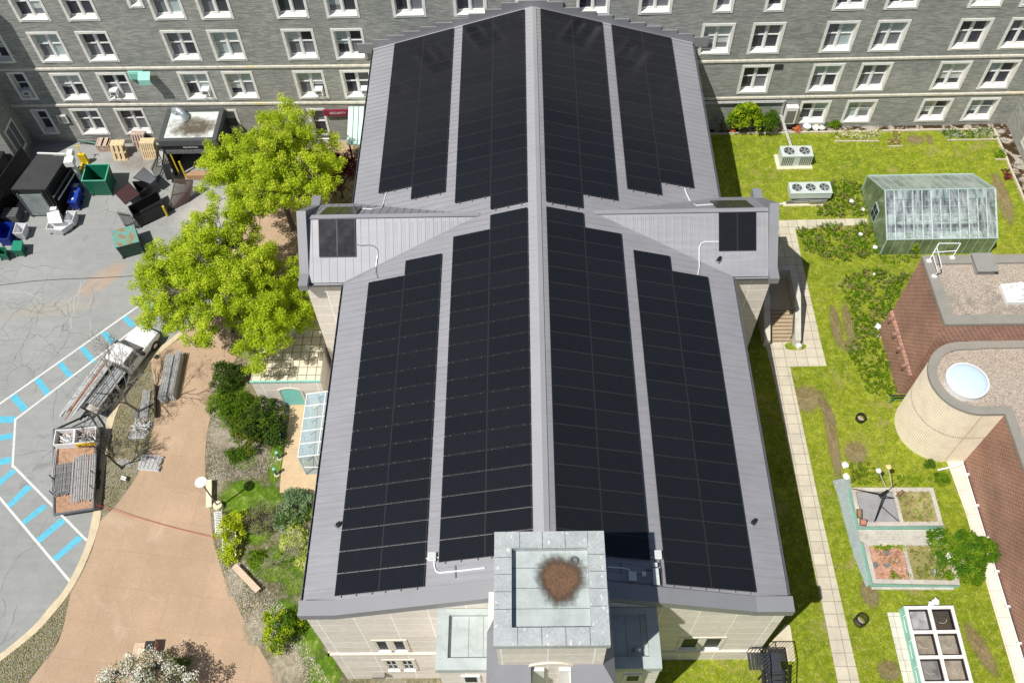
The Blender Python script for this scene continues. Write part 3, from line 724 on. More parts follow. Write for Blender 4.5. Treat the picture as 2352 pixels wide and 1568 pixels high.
while k > 28: e = k-rr.uniform(1.6, 2.6); j = rr.uniform(-.02, .02); m.box(38.42+j, 38.58+j, e+.02, k, -.05, .15); k = e
m.build('curb', CURB, None, **ST)
# ------------------------------------------------------------------ condensers
HV = M('pale_metal_casing', srgb(206, 216, 212), .45, .15, .07, 2.5); FAN = M('fan_blade', (.62, .64, .63), .4, .5, .05, 3); DARK = M('dark_metal_and_shade', (.03, .034, .035), .7); PADM = M('concrete_pad', srgb(224, 214, 184), .9, 0, .12, 2)  # DARK imitates shade in fan wells and wall foot; also one bar's colour
def hvac(name, label, x0, x1, y0, y1, zb, zt, fans, slats, rz, pad):
    t = thing(name, label, 'air conditioner', ((x0+x1)/2, (y0+y1)/2, 0), 0)
    m = MB(); m.box(*pad, -.02, .1); m.build('pad', PADM, t)
    m = MB(); m.box(x0, x1, y0, y1, zb, zt-.03, 0); m.box(x0-.03, x1+.03, y0-.03, y1+.03, zt-.03, zt, 0); m.build('casing', HV, t)
    fr = min((x1-x0)/fans*.36, (y1-y0)*.36)
    for k in range(fans):
        cx = x0+(x1-x0)*(k+.5)/fans; cy = (y0+y1)/2
        m = MB(); m.cyl(cx, cy, zt+.001, zt+.012, fr, 24, 1); m.ring(cx, cy, zt+.001, zt+.06, fr+.05, fr, 24, 0)  # flat dark disc on the casing stands in for the shaded fan well
        fo = m.build('fan_shroud', [HV, DARK], t)
        m = MB()
        for b in range(5):
            a = 2*math.pi*b/5+k
            P = [(cx+math.cos(a+d)*fr*r, cy+math.sin(a+d)*fr*r, zt+h) for d, r, h in ((-.1, .2, .03), (.05, .92, .02), (.62, .85, .05), (.5, .2, .05))]
            m.face(P)
        m.cyl(cx, cy, zt+.02, zt+.07, fr*.22, 12); m.build('fan_blade', FAN, fo)
        m = MB()
        for g in (.45, .75): m.ring(cx, cy, zt+.075, zt+.082, fr*g+.006, fr*g-.006, 20)
        for b in range(3): a = math.pi*b/3; m.bar((cx-math.cos(a)*fr, cy-math.sin(a)*fr, zt+.078), (cx+math.cos(a)*fr, cy+math.sin(a)*fr, zt+.078), .012)
        m.build('fan_guard', GUT, fo)
    if slats:
        m = MB(); k = x0+.1; wdt = x1-x0
        while k < x1-.12:
            if not (x0+wdt*.42 < k+.05 < x0+wdt*.6): m.box(k, k+.1, y0-.004, y0-.001, zb+.08, zt-.14)
            elif m.v: m.build('grille', GUT, t); m = MB()
            k += .155
        m.build('grille', GUT, t)
    return t
h1 = hvac('condenser', 'pale condenser unit with two round fans on a concrete pad on the lawn', 20.32, 22.76, 52.15, 53.3, .1, 1.2, 2, True, 0, (20.1, 22.92, 51.88, 53.5))
h2 = hvac('condenser', 'low condenser unit with three round fans on legs beside the weedy bed', 20.35, 23.5, 48.25, 49.4, .55, 1.15, 3, False, 0, (19.95, 23.35, 47.95, 48.35))
m = MB()
for x in (20.5, 21.9, 23.3):
    for y in (48.3, 49.3): m.box(x, x+.06, y, y+.06, 0, .55)
m.build('leg', RAIL, h2)
m = MB()
for k, z in enumerate((.25, .4, .52)): m.tube([(20.1, 48.1-.05*k, z), (21.2, 48.12, z+.02), (23.2, 48.12, z-.02)], .04, 6)
m.box(21.9, 22.8, 48.0, 48.14, .2, .5); m.build('pipework', RAIL, h2)
m = MB(); m.tube([(20.0, 48.1, .15), (18.6, 48.05, .12), (15.4, 47.9, .12)], .05, 6); m.build('drain_pipe', WHT, h2)
pt = thing('pipe_run', 'lagged pipes dropping from the grey wall down to the twin fan condenser', 'pipe', (21.3, 54, 0))
m = MB(); s_ = [C_(1700, 200, 360, 2352, *p) for p in ((60, 325), (1420, 300), (1375, 430))]
a, b, c = gy(*s_[0], 56.5), gy(*s_[1], 56.5), gy(*s_[2], 56.45); e = Vector((c.x+.1, 56.4, .9)); f = Vector((21.45, 53.3, .75))
for off in (0, .11): m.tube([a+Vector((0, -off*.3, -off)), b+Vector((-off, -off*.3, -off)), c+Vector((-off, 0, 0)), Vector((c.x+.05-off, 56.4, 1.6)), Vector((f.x-off, f.y, f.z))], .05, 6)
m.build('lagging', M('pipe_lagging', (.55, .55, .53), .6, .1, .2, 6), pt)
a = gy(*C_(1700, 200, 360, 2352, 1440, 400), 56.3); b = gy(*C_(1700, 200, 360, 2352, 1600, 650), 56.3)
t = thing('wall_heat_pump', 'slim wall heat pump with white top and slatted front by the ground floor window', 'heat pump', (b.x-.4, 56.4, b.z))
m = MB(); m.box(a.x, a.x+.95, 56.15, 56.6, b.z, a.z); m.build('casing', WHT, t)
m = MB()
for k in range(10): m.box(a.x+.08, a.x+.8, 56.12, 56.15, b.z+.15+k*.13, b.z+.21+k*.13)
m.build('grille', M('grille_bronze', (.16, .13, .12), .6), t)
# ------------------------------------------------------------------ greenhouse
gt = thing('greenhouse', 'small glass greenhouse with pitched roof beside the weedy beds', 'greenhouse', (30.2, 46.2, 0))
GX0, GX1, GY0, GY1, GYR, GE, GZR = 26.25, 34.25, 43.0, 49.4, 46.15, 1.72, 3.55
n = NT('greenhouse_glass'); tr = n.add('ShaderNodeBsdfTransparent'); gs = n.add('ShaderNodeBsdfGlossy'); gs.inputs['Roughness'].default_value = .12
n.b.inputs['Base Color'].default_value = (.66, .72, .75, 1); n.b.inputs['Roughness'].default_value = .4
m1 = n.add('ShaderNodeMixShader'); m2 = n.add('ShaderNodeMixShader'); m1.inputs[0].default_value = .45; m2.inputs[0].default_value = .12
tr.inputs[0].default_value = (.82, .92, .88, 1)
n.link(tr.outputs[0], m1.inputs[1]); n.link(n.b.outputs[0], m1.inputs[2]); n.link(m1.outputs[0], m2.inputs[1]); n.link(gs.outputs[0], m2.inputs[2]); n.link(m2.outputs[0], n.n['Material Output'].inputs[0])
fz = n.noise(n.coord((2.2, .35, 1)), 1.2, 4, .7); n.link(n.ramp(fz, [(.40, (.10,)*3), (.64, (.6,)*3)]), m1.inputs[0])
GG = n.mat
n = NT('mottled_green_glass'); a = n.noise(n.coord((1, 1, .6)), 1.1, 4, .65)  # opaque wall glass coloured in mottled greens
GGW = n.done(n.ramp(a, [(.3, (.09, .125, .07)), (.55, (.19, .25, .15)), (.75, (.34, .41, .31))]), .12, 0, .7)
GFR = M('greenhouse_frame', srgb(190, 212, 210), .45, .3, .05, 3)
def face_(name, pts, mat, par): m = MB(); m.face(pts); return m.build(name, mat, par)
face_('roof_glass', [(GX0, GY0, GE), (GX1, GY0, GE), (GX1, GYR, GZR), (GX0, GYR, GZR)], GG, gt)
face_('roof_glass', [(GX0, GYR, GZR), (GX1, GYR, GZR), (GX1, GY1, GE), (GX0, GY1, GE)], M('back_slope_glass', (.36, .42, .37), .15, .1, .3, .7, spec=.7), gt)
face_('wall_glass', [(GX0, GY0, 0), (GX1, GY0, 0), (GX1, GY0, GE), (GX0, GY0, GE)], GGW, gt)
face_('wall_glass', [(GX1, GY1, 0), (GX0, GY1, 0), (GX0, GY1, GE), (GX1, GY1, GE)], GGW, gt)
for x in (GX0, GX1): face_('gable_glass', [(x, GY0, 0), (x, GY1, 0), (x, GY1, GE), (x, GYR, GZR), (x, GY0, GE)], GGW, gt)
m = MB()
for x in (GX0, GX1):
    for A, B in (((GY0, GE), (GYR, GZR)), ((GYR, GZR), (GY1, GE)), ((GY0, 0), (GY0, GE)), ((GY1, 0), (GY1, GE))): m.bar((x, A[0], A[1]+.02), (x, B[0], B[1]+.02), .08, .08, up=(1, 0, 0))
for y, z in ((GY0, GE), (GYR, GZR), (GY1, GE)): m.bar((GX0, y, z+.03), (GX1, y, z+.03), .08, .07)
for k in range(1, 12):
    x = GX0+k*(GX1-GX0)/12
    m.bar((x, GY0, GE+.02), (x, GYR, GZR+.02), .035, .05, up=(1, 0, 0)); m.bar((x, GYR, GZR+.02), (x, GY1, GE+.02), .035, .05, up=(1, 0, 0)); m.bar((x, GY0-.01, .0), (x, GY0-.01, GE), .025)
for t_ in (.34, .66): y = GY0+(GYR-GY0)*t_; z = GE+(GZR-GE)*t_; m.bar((GX0, y, z+.02), (GX1, y, z+.02), .025, .03)
m.build('frame', GFR, gt)
for k in (1, 5, 9):
    x = GX0+k*(GX1-GX0)/12+.03; m = MB(); a = GY0+(GYR-GY0)*.8
    m.hexa([(x, a, GE+(GZR-GE)*.8+.06), (x+1.27, a, GE+(GZR-GE)*.8+.06), (x+1.27, GYR-.03, GZR+.04), (x, GYR-.03, GZR+.04)], [(x, a, GE+(GZR-GE)*.8+.1), (x+1.27, a, GE+(GZR-GE)*.8+.1), (x+1.27, GYR-.03, GZR+.08), (x, GYR-.03, GZR+.08)]); m.build('roof_vent', GG, gt)
m = MB(); rr = random.Random(4)
for yy in (43.5, 45.3, 47.6): m.box(GX0+.4, GX1-.4, yy, yy+1.0, .7, .8)
m.build('bench', M('bench_white', (.75, .77, .78), .6, 0, .15, 2), gt)
m = MB()
for k in range(60):
    x = rr.uniform(GX0+.5, GX1-1); yy = rr.choice((43.5, 45.3))+rr.uniform(0, .7); m.box(x, x+rr.uniform(.15, .6), yy, yy+rr.uniform(.15, .35), .8, .8+rr.uniform(.08, .3))
m.build('pot', M('pale_pot', (.6, .6, .58), .6, 0, .2, 4), gt)
m = MB(); m.box(GX0+.1, GX1-.1, GY0+.1, GY1-.1, .005, .02); m.build('floor_slab', M('slab_grey', (.3, .32, .33), .9, 0, .2, 2), gt)  # plain grey floor colour
m = MB(); m.box(GX0-.06, GX0-.01, 45.6, 46.6, .6, 1.9); dd = m.build('door', GFR, gt); m = MB()
for k in (45.66, 46.14): 
    for z in (.66, 1.28): m.box(GX0-.075, GX0-.06, k, k+.4, z, z+.54)
m.build('pane', WIN, dd)
# ------------------------------------------------------------------ brown brick building with a fluted stair tower
BRK = brick('brown_brick_across', srgb(142, 108, 94), srgb(120, 92, 82), srgb(196, 170, 152), .24, .085, .012, 'xz', .5, .2, .5, .85, .3)
def studbrick(name, order, rows=.2):
    n = NT(name); co = n.coord(order=order)
    br = n.add('ShaderNodeTexBrick'); br.offset = .5; br.inputs['Scale'].default_value = 1
    br.inputs['Color1'].default_value = (*srgb(172, 134, 116), 1); br.inputs['Color2'].default_value = (*srgb(154, 118, 102), 1); br.inputs['Mortar'].default_value = (*srgb(150, 116, 102), 1)
    br.inputs['Mortar Size'].default_value = .01; br.inputs['Brick Width'].default_value = .3; br.inputs['Row Height'].default_value = .1
    n.link(co, br.inputs['Vector'])
    # pale mortar dots at every joint: short vertical joints in alternating courses
    sp = n.add('ShaderNodeSeparateXYZ'); n.link(co, sp.inputs[0])
    def mth(op, a, b=None):
        x = n.add('ShaderNodeMath'); x.operation = op
        for i, k in enumerate((a, b)):
            if k is None: continue
            if isinstance(k, (int, float)): x.inputs[i].default_value = k
            else: n.link(k, x.inputs[i])
        return x.outputs[0]
    zc = mth('DIVIDE', sp.outputs[1], rows); row = mth('FLOOR', zc); fz = mth('FRACT', zc)
    xc = mth('ADD', mth('DIVIDE', sp.outputs[0], .3), mth('MULTIPLY', row, .5)); fx = mth('FRACT', xc)
    dot = mth('MULTIPLY', mth('LESS_THAN', fx, .26), mth('LESS_THAN', fz, .5))
    nz = n.noise(co, .45, 4, .65)
    col = n.mix(mth('MULTIPLY', dot, .55), br.outputs[0], srgb(214, 190, 172))
    col = n.mix(1, col, n.ramp(nz, [(.35, (.78, .74, .74)), (.65, (1.12, 1.05, 1.02))]), 'MULTIPLY')
    return n.done(col, .85)
BRX = studbrick('studded_brick_across', 'xz'); BRY = studbrick('studded_brick_along', 'yz')
BRF = brick('fine_brick', srgb(150, 112, 98), srgb(132, 98, 86), srgb(160, 126, 112), .24, .085, .01, 'yz', .5, .16, .6, .85, .2)
def gravelroof():
    n = NT('gravel_roof'); co = n.coord(); a = n.noise(co, 14, 4, .85); b = n.noise(co, .35, 6, .7, .4)
    col = n.ramp(a, [(.34, (.15, .12, .095)), (.48, (.40, .33, .265)), (.62, (.64, .56, .48))])
    col = n.mix(n.ramp(b, [(.54, (0, 0, 0)), (.66, (.62, .62, .62))]), col, n.ramp(a, [(.35, (.05, .045, .04)), (.65, (.24, .22, .2))]))
    n.bump(a, .7, .05); return n.done(col, .95)
GRV = gravelroof()
COPE = M('concrete_coping', srgb(146, 142, 134), .85, 0, .08, 1.5, fine=(8, .1))
bb = thing('brick_building', 'brown brick building with gravel roofs, grey copings and a pale fluted stair tower', 'building', (35, 28, 0))
def inset(poly, d):                                            # mitred inward offset of a counter-clockwise polygon
    out = []; n_ = len(poly)
    for i in range(n_):
        p0, p1, p2 = Vector(poly[i-1]), Vector(poly[i]), Vector(poly[(i+1) % n_])
        a, b = (p1-p0).normalized(), (p2-p1).normalized(); na, nb = Vector((-a.y, a.x)), Vector((-b.y, b.x))
        k = na+nb; k = k*(d/max(.3, k.dot(na))); out.append((p1.x+k.x, p1.y+k.y))
    return out
def copring(name, poly, w, z0, z1, mat, par, out=.04):
    A = inset(poly, -out); B = inset(poly, w); m = MB(); n_ = len(A)
    for i in range(n_):
        j = (i+1) % n_
        m.face([(*A[i], z1), (*A[j], z1), (*B[j], z1), (*B[i], z1)]); m.face([(*A[i], z0), (*A[j], z0), (*A[j], z1), (*A[i], z1)]); m.face([(*B[j], z0), (*B[i], z0), (*B[i], z1), (*B[j], z1)])
    return m.build(name, mat, par)
ZU, ZLW = 8.25, 6.3
c1 = gz(2172.6, 743, ZU); c2 = gz(2119, 588, ZU)
UX0, UY0, UY1 = 24.9, c1.y, c2.y
up = [(UX0, UY0), (60, UY0), (60, UY1), (UX0-.05, UY1)]
m = MB(); n_ = len(up)
for i in range(n_): a, b = up[i], up[(i+1) % n_]; m.face([(*a, -.1), (*b, -.1), (*b, ZU-.2), (*a, ZU-.2)], 1 if i in (1, 3) else 0)
wu = m.build('wall', [BRX, BRY], bb)
m = MB(); zl = gx(*q(3, 2, 1310, 290), UX0).z
m.hexa([(UX0-.17, UY0-.0, -.1), (UX0-.003, UY0, -.1), (UX0-.05, UY1, -.1), (UX0-.22, UY1, -.1)][::1], [(UX0-.17, UY0, zl), (UX0-.003, UY0, zl+.12), (UX0-.05, UY1, zl+.12), (UX0-.22, UY1, zl)]); m.build('plinth', BRY, bb)
for kp in ((1175, 1285, 1), (1215, 1425, 1), (1255, 1555, 1), (1265, 5, 2), (1305, 140, 2))[:4] if False else ((1175, 1285, 1), (1215, 1425, 1), (1255, 1555, 1), (1305, 140, 2)):
    y = gx(*q(3, kp[2], kp[0], kp[1]), UX0-.25).y-.11; m = MB(); m.box(UX0-.48, UX0-.18, y, y+.22, zl-.25, zl+.05); m.hexa([(UX0-.48, y, zl+.05), (UX0-.1, y, zl+.05), (UX0-.1, y+.22, zl+.05), (UX0-.48, y+.22, zl+.05)], [(UX0-.2, y+.04, zl+.18), (UX0-.1, y+.04, zl+.18), (UX0-.1, y+.18, zl+.18), (UX0-.2, y+.18, zl+.18)]); m.build('corbel', BRF, bb)
copring('coping', up, .62, ZU-.2, ZU, COPE, bb)
pl = inset(up, .5); m = MB(); m.face([(*p, ZU-.16) for p in pl]); ru = m.build('roof', GRV, bb)
# lower block and tower in one outline
tcx, tcy, tr_ = 26.5, 28.45, 2.5
xa = gz(2228, 785, ZLW).x; yb_ = tcy+tr_; ys_ = tcy-tr_
arc = [(tcx+math.cos(t)*tr_, tcy+math.sin(t)*tr_) for t in [math.pi/2+math.pi*k/24 for k in range(25)]]
low = arc + [(27.75, ys_), (27.75, 25.35), (27.75, -14), (60, -14), (60, UY0-.01), (xa, UY0-.01), (xa, yb_)]
m = MB(); nn = len(low)
for i in range(24, nn):
    a, b = low[i], low[(i+1) % nn]
    if i in (24,): continue
    m.face([(*a, -.1), (*b, -.1), (*b, ZLW-.15), (*a, ZLW-.15)], 1 if abs(a[0]-b[0]) < .01 else 0)
m.build('wall', [BRX, BRY], bb)
copring('coping', low, .5, ZLW-.15, ZLW+.02, COPE, bb)
m = MB(); m.face([(*p, ZLW-.12) for p in inset(low, .4)]); m.build('roof', GRV, bb)
TWR = M('ribbed_concrete', srgb(240, 228, 208), .85, 0, .07, 1.2, fine=(6, .08))
m = MB()                                                       # fluting: narrow ribs right round the tower
N_ = 60; prof = []
for k in range(N_+1):
    t = math.pi/2+math.pi*k/N_
    for r_, dt in ((tr_, -.35), (tr_-.06, -.12), (tr_-.06, .3), (tr_, .35)): prof.append((tcx+math.cos(t+dt*math.pi/N_)*r_, tcy+math.sin(t+dt*math.pi/N_)*r_))
x = tcx
while x < 27.7: prof += [(x, ys_), (x+.03, ys_+.06), (x+.07, ys_+.06), (x+.08, ys_)]; x += .13
prof = [(27.9, yb_)]+prof+[(27.78, ys_)]
zm_ = 3.2
for i in range(len(prof)-1):
    a, b = prof[i], prof[i+1]
    for z0, z1 in ((-.1, zm_), (zm_+.05, ZLW-.16)): m.face([(*a, z0), (*b, z0), (*b, z1), (*a, z1)])
for z0, z1 in ((zm_, zm_+.05),):
    cc = [(tcx, yb_)]+[(tcx+math.cos(t)*(tr_+.004), tcy+math.sin(t)*(tr_+.004)) for t in [math.pi/2+math.pi*k/40 for k in range(41)]]+[(27.78, ys_-.004)]
    for i in range(len(cc)-1): m.face([(*cc[i], z0), (*cc[i+1], z0), (*cc[i+1], z1), (*cc[i], z1)])
m.build('stair_tower', TWR, bb)
dc = gz(2223, 872.5, ZLW+.35)
n = NT('skylight_acrylic'); n.b.inputs['Emission Strength'].default_value = 0
SKY_ = n.done(srgb(206, 228, 244), .18, 0, .8)
m = MB(); m.cyl(dc.x, dc.y, ZLW-.12, ZLW+.3, 1.2, 40, 0); sk_ = m.build('skylight_curb', WHT, bb)
m = MB(); NR = 6
for i in range(NR):
    for k in range(40):
        f = lambda i, k: (dc.x+math.cos(2*math.pi*k/40)*1.17*math.cos(i*math.pi/2/NR), dc.y+math.sin(2*math.pi*k/40)*1.17*math.cos(i*math.pi/2/NR), ZLW+.3+.28*math.sin(i*math.pi/2/NR))
        m.face([f(i, k), f(i, k+1), f(i+1, k+1), f(i+1, k)] if i < NR-1 else [f(i, k), f(i, k+1), f(NR, 0)])
m.build('skylight_dome', SKY_, sk_, smooth=True)
m = MB(); m.ring(dc.x, dc.y, ZLW+.28, ZLW+.34, 1.24, 1.12, 40); m.build('skylight_rim', WHT, sk_)
a = gz(*C_(1875, 417, 624, 2346, 1900, 960), ZU); 
m = MB(); x0, y0 = a.x, a.y+.0; m.box(x0+.1, x0+1.2, y0+.15, y0+1.3, ZU-.16, ZU+.35, 0); m.box(x0, x0+1.3, y0, y0+1.45, ZU+.35, ZU+.42, 0); m.build('roof_hatch', M('hatch_grey', (.33, .32, .3), .6, .1, .06, 2), bb)
a = gz(*C_(1875, 417, 624, 2346, 2290, 1100), ZU+.3)
m = MB(); m.box(a.x-.75, a.x+.75, a.y-.7, a.y+.7, ZU-.16, ZU+.1); m.cyl(a.x, a.y, ZU+.1, ZU+.3, .62, 28); m.cyl(a.x, a.y, ZU+.3, ZU+.55, .5, 28, r1=.42); m.cyl(a.x+.05, a.y+.05, ZU+.55, ZU+.8, .26, 20); m.build('roof_fan', WHT, bb)
# roof ladder guard rails
L_ = lambda lx, ly, z: gz(*C_(1875, 417, 624, 2346, lx, ly), z)
m = MB(); z0 = ZU; f1, f2, f3 = L_(1470, 830, z0), L_(1520, 970, z0), L_(1685, 800, z0)
t1, t2, t3 = L_(1545, 700, z0+1.0), L_(1590, 880, z0+1.0), L_(1765, 665, z0+1.0)
t0 = L_(1565, 665, z0+1.0)
for a, b in ((f1, t0), (f2, t2), (f3, t3), (t0, t3), (t1, t2), (f1.lerp(t0, .5), f3.lerp(t3, .5)), (f1.lerp(t1, .5), f2.lerp(t2, .5))): m.bar(a, b, .05)
for p in (f1, f2, f3): m.box(p.x-.14, p.x+.14, p.y-.12, p.y+.12, ZU, ZU+.09)
m.build('guard_rail', WHT, bb)
m = MB(); m.box(27.55, 27.62, 5, 25.9, .12, .22)
for k in range(10): m.box(27.5, 27.74, 6+k*2.1, 6.12+k*2.1, .1, .3)
m.tube([(27.5, 25.7, .4), (27.1, 25.5, .35), (25.9, 25.35, .12)], .06, 6)
m.build('wall_pipe', WHT, bb)
m = MB(); m.box(27.64, 27.742, 4, 25.9, -.05, .1, 0); m.build('base_shade_strip', DARK, bb)  # solid dark strip imitates a shaded gap along the wall foot
GRN = M('green_paint', (.03, .22, .15), .5, 0, .1, 4)
a, b = gz(*q(3, 2, 1120, 492), 1.0), gz(*q(3, 2, 1300, 492), 1.0)
t = thing('metal_stand', 'low green metal stand with a dark bar at the foot of the brick wall', 'metal stand', (a.x, a.y, 0))
m = MB(); m.bar(a, b, .09, m=0); m.build('bar', DARK, t)
m = MB()
for k in (.22, .9): p = a.lerp(b, k); m.tube([(p.x, p.y, 1.0), (p.x, p.y, 0)], .045, 8)
m.bar(a.lerp(b, .25)+Vector((0, 0, -.5)), b+Vector((0, 0, -.5)), .03); m.build('leg', GRN, t)
# ------------------------------------------------------------------ raised beds, cold frame and garden things
WOOD = M('grey_weathered_wood', srgb(188, 182, 172), .9, 0, .22, 1.2, fine=(7, .3)); TEAL = M('teal_board', srgb(150, 202, 188), .8, 0, .12, 2)
SOIL = M('garden_soil', srgb(120, 100, 74), .95, 0, .35, 2.5, fine=(14, .5), bump=.6)
K = lambda lx, ly, z=.55: gz(*C_(2060, 1120, 380, 1862, lx, ly), z)
def raised(label, c4, split, fills):
    z = .55; P = [K(*c, z) for c in c4]                        # outer corners: back left, back right, front right, front left
    t = thing('raised_bed', label, 'planter', (P[3].x, P[3].y, 0), 0, 'raised timber beds')
    P = [(p.x, p.y) for p in P][::-1]; Q = inset(P, .26)
    m = MB()
    for i in range(4): j = (i+1) % 4; m.hexa([(*P[i], .0), (*P[j], .0), (*Q[j], .0), (*Q[i], .0)], [(*P[i], z), (*P[j], z), (*Q[j], z), (*Q[i], z)])
    m.build('timber_frame', WOOD, t)
    m = MB()
    for i in range(4):
        j = (i+1) % 4; A = inset(P, -.02); m.face([(*A[i], 0), (*A[j], 0), (*A[j], z-.05), (*A[i], z-.05)])
    m.build('side_board', TEAL, t)
    s0 = Vector(Q[0]).lerp(Vector(Q[1]), split); s1 = Vector(Q[3]).lerp(Vector(Q[2]), split)
    m = MB(); m.bar((s0.x, s0.y, z-.04), (s1.x, s1.y, z-.04), .22, .08); m.build('divider', WOOD, t)
    for k, (mt, h) in enumerate(fills):
        A = [Q[0], s0, s1, Q[3]] if k == 0 else [s0, Q[1], Q[2], s1]
        m = MB(); m.face([(p[0], p[1], h) for p in A]); m.build('bed_fill', mt, t)
    return t
STRAW = grass_mat('dry_straw', (.3, .27, .08), (.42, .36, .16), (.5, .42, .22), (.2, .3, .04), .6)
PINK = M('terracotta_chips', srgb(186, 142, 118), .9, 0, .45, 2.4, fine=(6, .65), bump=.5)
TRAY = M('grey_tray', srgb(150, 150, 152), .7, 0, .14, 1.5)
raised('rear raised timber bed with a grey tray in its left half', ((75, 338), (1065, 338), (1190, 790), (180, 800)), .52, ((TRAY, .3), (STRAW, .46)))
raised('front raised timber bed with terracotta chips in one half', ((230, 985), (1240, 975), (1390, 1500), (345, 1480)), .46, ((PINK, .44), (STRAW, .46)))
m = MB(); a, b, c, d = K(170, 840, 0.1), K(1180, 840, .1), K(1180, 985, .1), K(195, 985, .1)
for k in range(5):
    p, r_ = d.lerp(a, k/5), c.lerp(b, k/5); p2, r2 = d.lerp(a, (k+.94)/5), c.lerp(b, (k+.94)/5)
    m.hexa([(p.x, p.y, .0), (r_.x, r_.y, .0), (r2.x, r2.y, .0), (p2.x, p2.y, 0)], [(p.x, p.y, .1), (r_.x, r_.y, .1), (r2.x, r2.y, .1), (p2.x, p2.y, .1)])
m.build('boardwalk', WOOD, None, **T('pale weathered plank boardwalk between the two raised timber beds', 'boardwalk'))
a, b = K(330, 1540, .1), K(1310, 1545, .1); m = MB(); m.bar((a.x, a.y, .06), (b.x, b.y, .06), .14, .1); m.build('timber_beam', WOOD, None, **T('single pale timber beam lying in front of the front raised bed', 'timber'))
for nm, lb, pts, h, mt in (('wooden_box', 'small brown open box on the left rim of the rear raised bed', ((150, 595), (215, 595), (218, 700), (160, 695)), .68, DIRT), ('clay_tray', 'square clay tray on the front left corner of the rear raised bed', ((188, 708), (280, 718), (268, 795), (190, 785)), .66, M('clay', srgb(190, 130, 108), .8, 0, .1, 3)), ('feeder_box', 'narrow wooden box leaning on the divider of the rear raised bed', ((635, 410), (695, 360), (720, 390), (665, 440)), .9, DIRT)):
    P = [K(*p, h) for p in pts][::-1]; P = [(p.x, p.y) for p in P]; m = MB(); m.prism(P, .551, h-.05, 1); A = inset(P, .04)
    for i in range(4): j = (i+1) % 4; m.hexa([(*P[i], h-.05), (*P[j], h-.05), (*A[j], h-.05), (*A[i], h-.05)], [(*P[i], h), (*P[j], h), (*A[j], h), (*A[i], h)], 0)
    m.build(nm, [M(nm+'_rim', (.08, .07, .06), .8), mt], None, **T(lb, 'box'))
for lx, ly, lb in ((510, 1262, 'dark square slate tile on the terracotta chips'), (505, 1112, 'blue grey slate tile at the back of the terracotta chips'), (375, 1262, 'slate tile against the left board of the terracotta chips')):
    p = K(lx, ly, .46); m = MB(); m.box(p.x-.17, p.x+.17, p.y-.15, p.y+.15, .441, .48, 0, .6); m.build('slate_tile', M('slate_tile', (.16, .19, .2), .6), None, **T(lb, 'tile', 'slate tiles in the bed'))
p = K(1070, 1345, .5); m = MB(); m.cyl(p.x, p.y, .46, .62, .19, 10, r1=.1); m.build('stone', M('grey_rock', (.35, .36, .38), .8, 0, .2, 3), None, **T('round grey stone among the weeds of the front raised bed', 'stone'))
# leaning garden lights and a collapsed frame
BLK = M('black_metal', (.012, .012, .014), .5, 0, .1, 4)
for (bx, by), (hx, hy), col, lb in (((500, 330), (412, 140), (.8, .8, .8), 'white stake light leaning over the rear raised bed'), ((575, 350), (530, 95), (.85, .62, .3), 'taller stake light with an amber globe over the rear raised bed')):
    t = thing('stake_light', lb, 'garden light', K(bx, by, .5), 0, 'stake lights')
    a = K(bx, by, .5); b = gy(*C_(2060, 1120, 380, 1862, hx, hy), a.y+.2)
    m = MB(); m.tube([a, b], .028, 6); m.build('pole', WHT, t)
    m = MB(); m.cyl(b.x, b.y, b.z-.1, b.z+.05, .12, 14, r1=.17); m.cyl(b.x+.02, b.y+.02, b.z+.05, b.z+.17, .16, 14, r1=.06); m.build('head', M('globe', col, .5), t)
t = thing('parasol_frame', 'collapsed black parasol frame lying across the grey tray', 'parasol frame', K(450, 450, .4))
m = MB()
for A, B in (((620, 290), (470, 430)), ((470, 430), (360, 750)), ((500, 420), (375, 730)), ((90, 350), (460, 420)), ((130, 360), (600, 465)), ((430, 460), (600, 465)), ((440, 560), (650, 740))): m.tube([K(*A, .8), K(*B, .62)], .025, 5)
m.build('strut', BLK, t)
m = MB(); a, b = K(420, 440, .75), K(525, 375, .85); m.tube([a, b], .09, 8); m.build('hub', BLK, t)
# cold frame
H_ = lambda lx, ly, z=.75: gz(*C_(2180, 1440, 319, 2213, lx, ly), z)
t = thing('cold_frame', 'long teal sided cold frame with two rows of black planting cells', 'planter', H_(540, 1500, 0))
A, B = H_(180, 262), H_(1015, 250); ux = (B-A); W_ = ux.length; ux.normalize(); C_l = H_(480, 1560); uy = (C_l-A).normalized(); uy = Vector((-ux.y*-1, -ux.x, 0)) if False else uy
def cf(a, b, z): p = A+ux*a+uy*b; return (p.x, p.y, z)
LN = 7.2
m = MB(); rows = 5; rp = 1.42; cw = (W_-.2*2-.22)/2
xs = [0, .2, .2+cw, .42+cw, .42+2*cw, W_]
for a, b in ((0, .2), (.2+cw, .42+cw), (.42+2*cw, W_)): m.hexa([cf(a, LN, 0), cf(b, LN, 0), cf(b, 0, 0), cf(a, 0, 0)], [cf(a, LN, .75), cf(b, LN, .75), cf(b, 0, .75), cf(a, 0, .75)])
for k in range(rows+1):
    y0 = k*rp*.98; y1 = y0+.2
    for a, b in ((.2, .2+cw), (.42+cw, .42+2*cw)): m.hexa([cf(a, y1, 0), cf(b, y1, 0), cf(b, y0, 0), cf(a, y0, 0)], [cf(a, y1, .745), cf(b, y1, .745), cf(b, y0, .745), cf(a, y0, .745)])
m.build('timber_frame', M('pale_board', srgb(222, 220, 216), .8, 0, .12, 2, fine=(8, .15)), t)
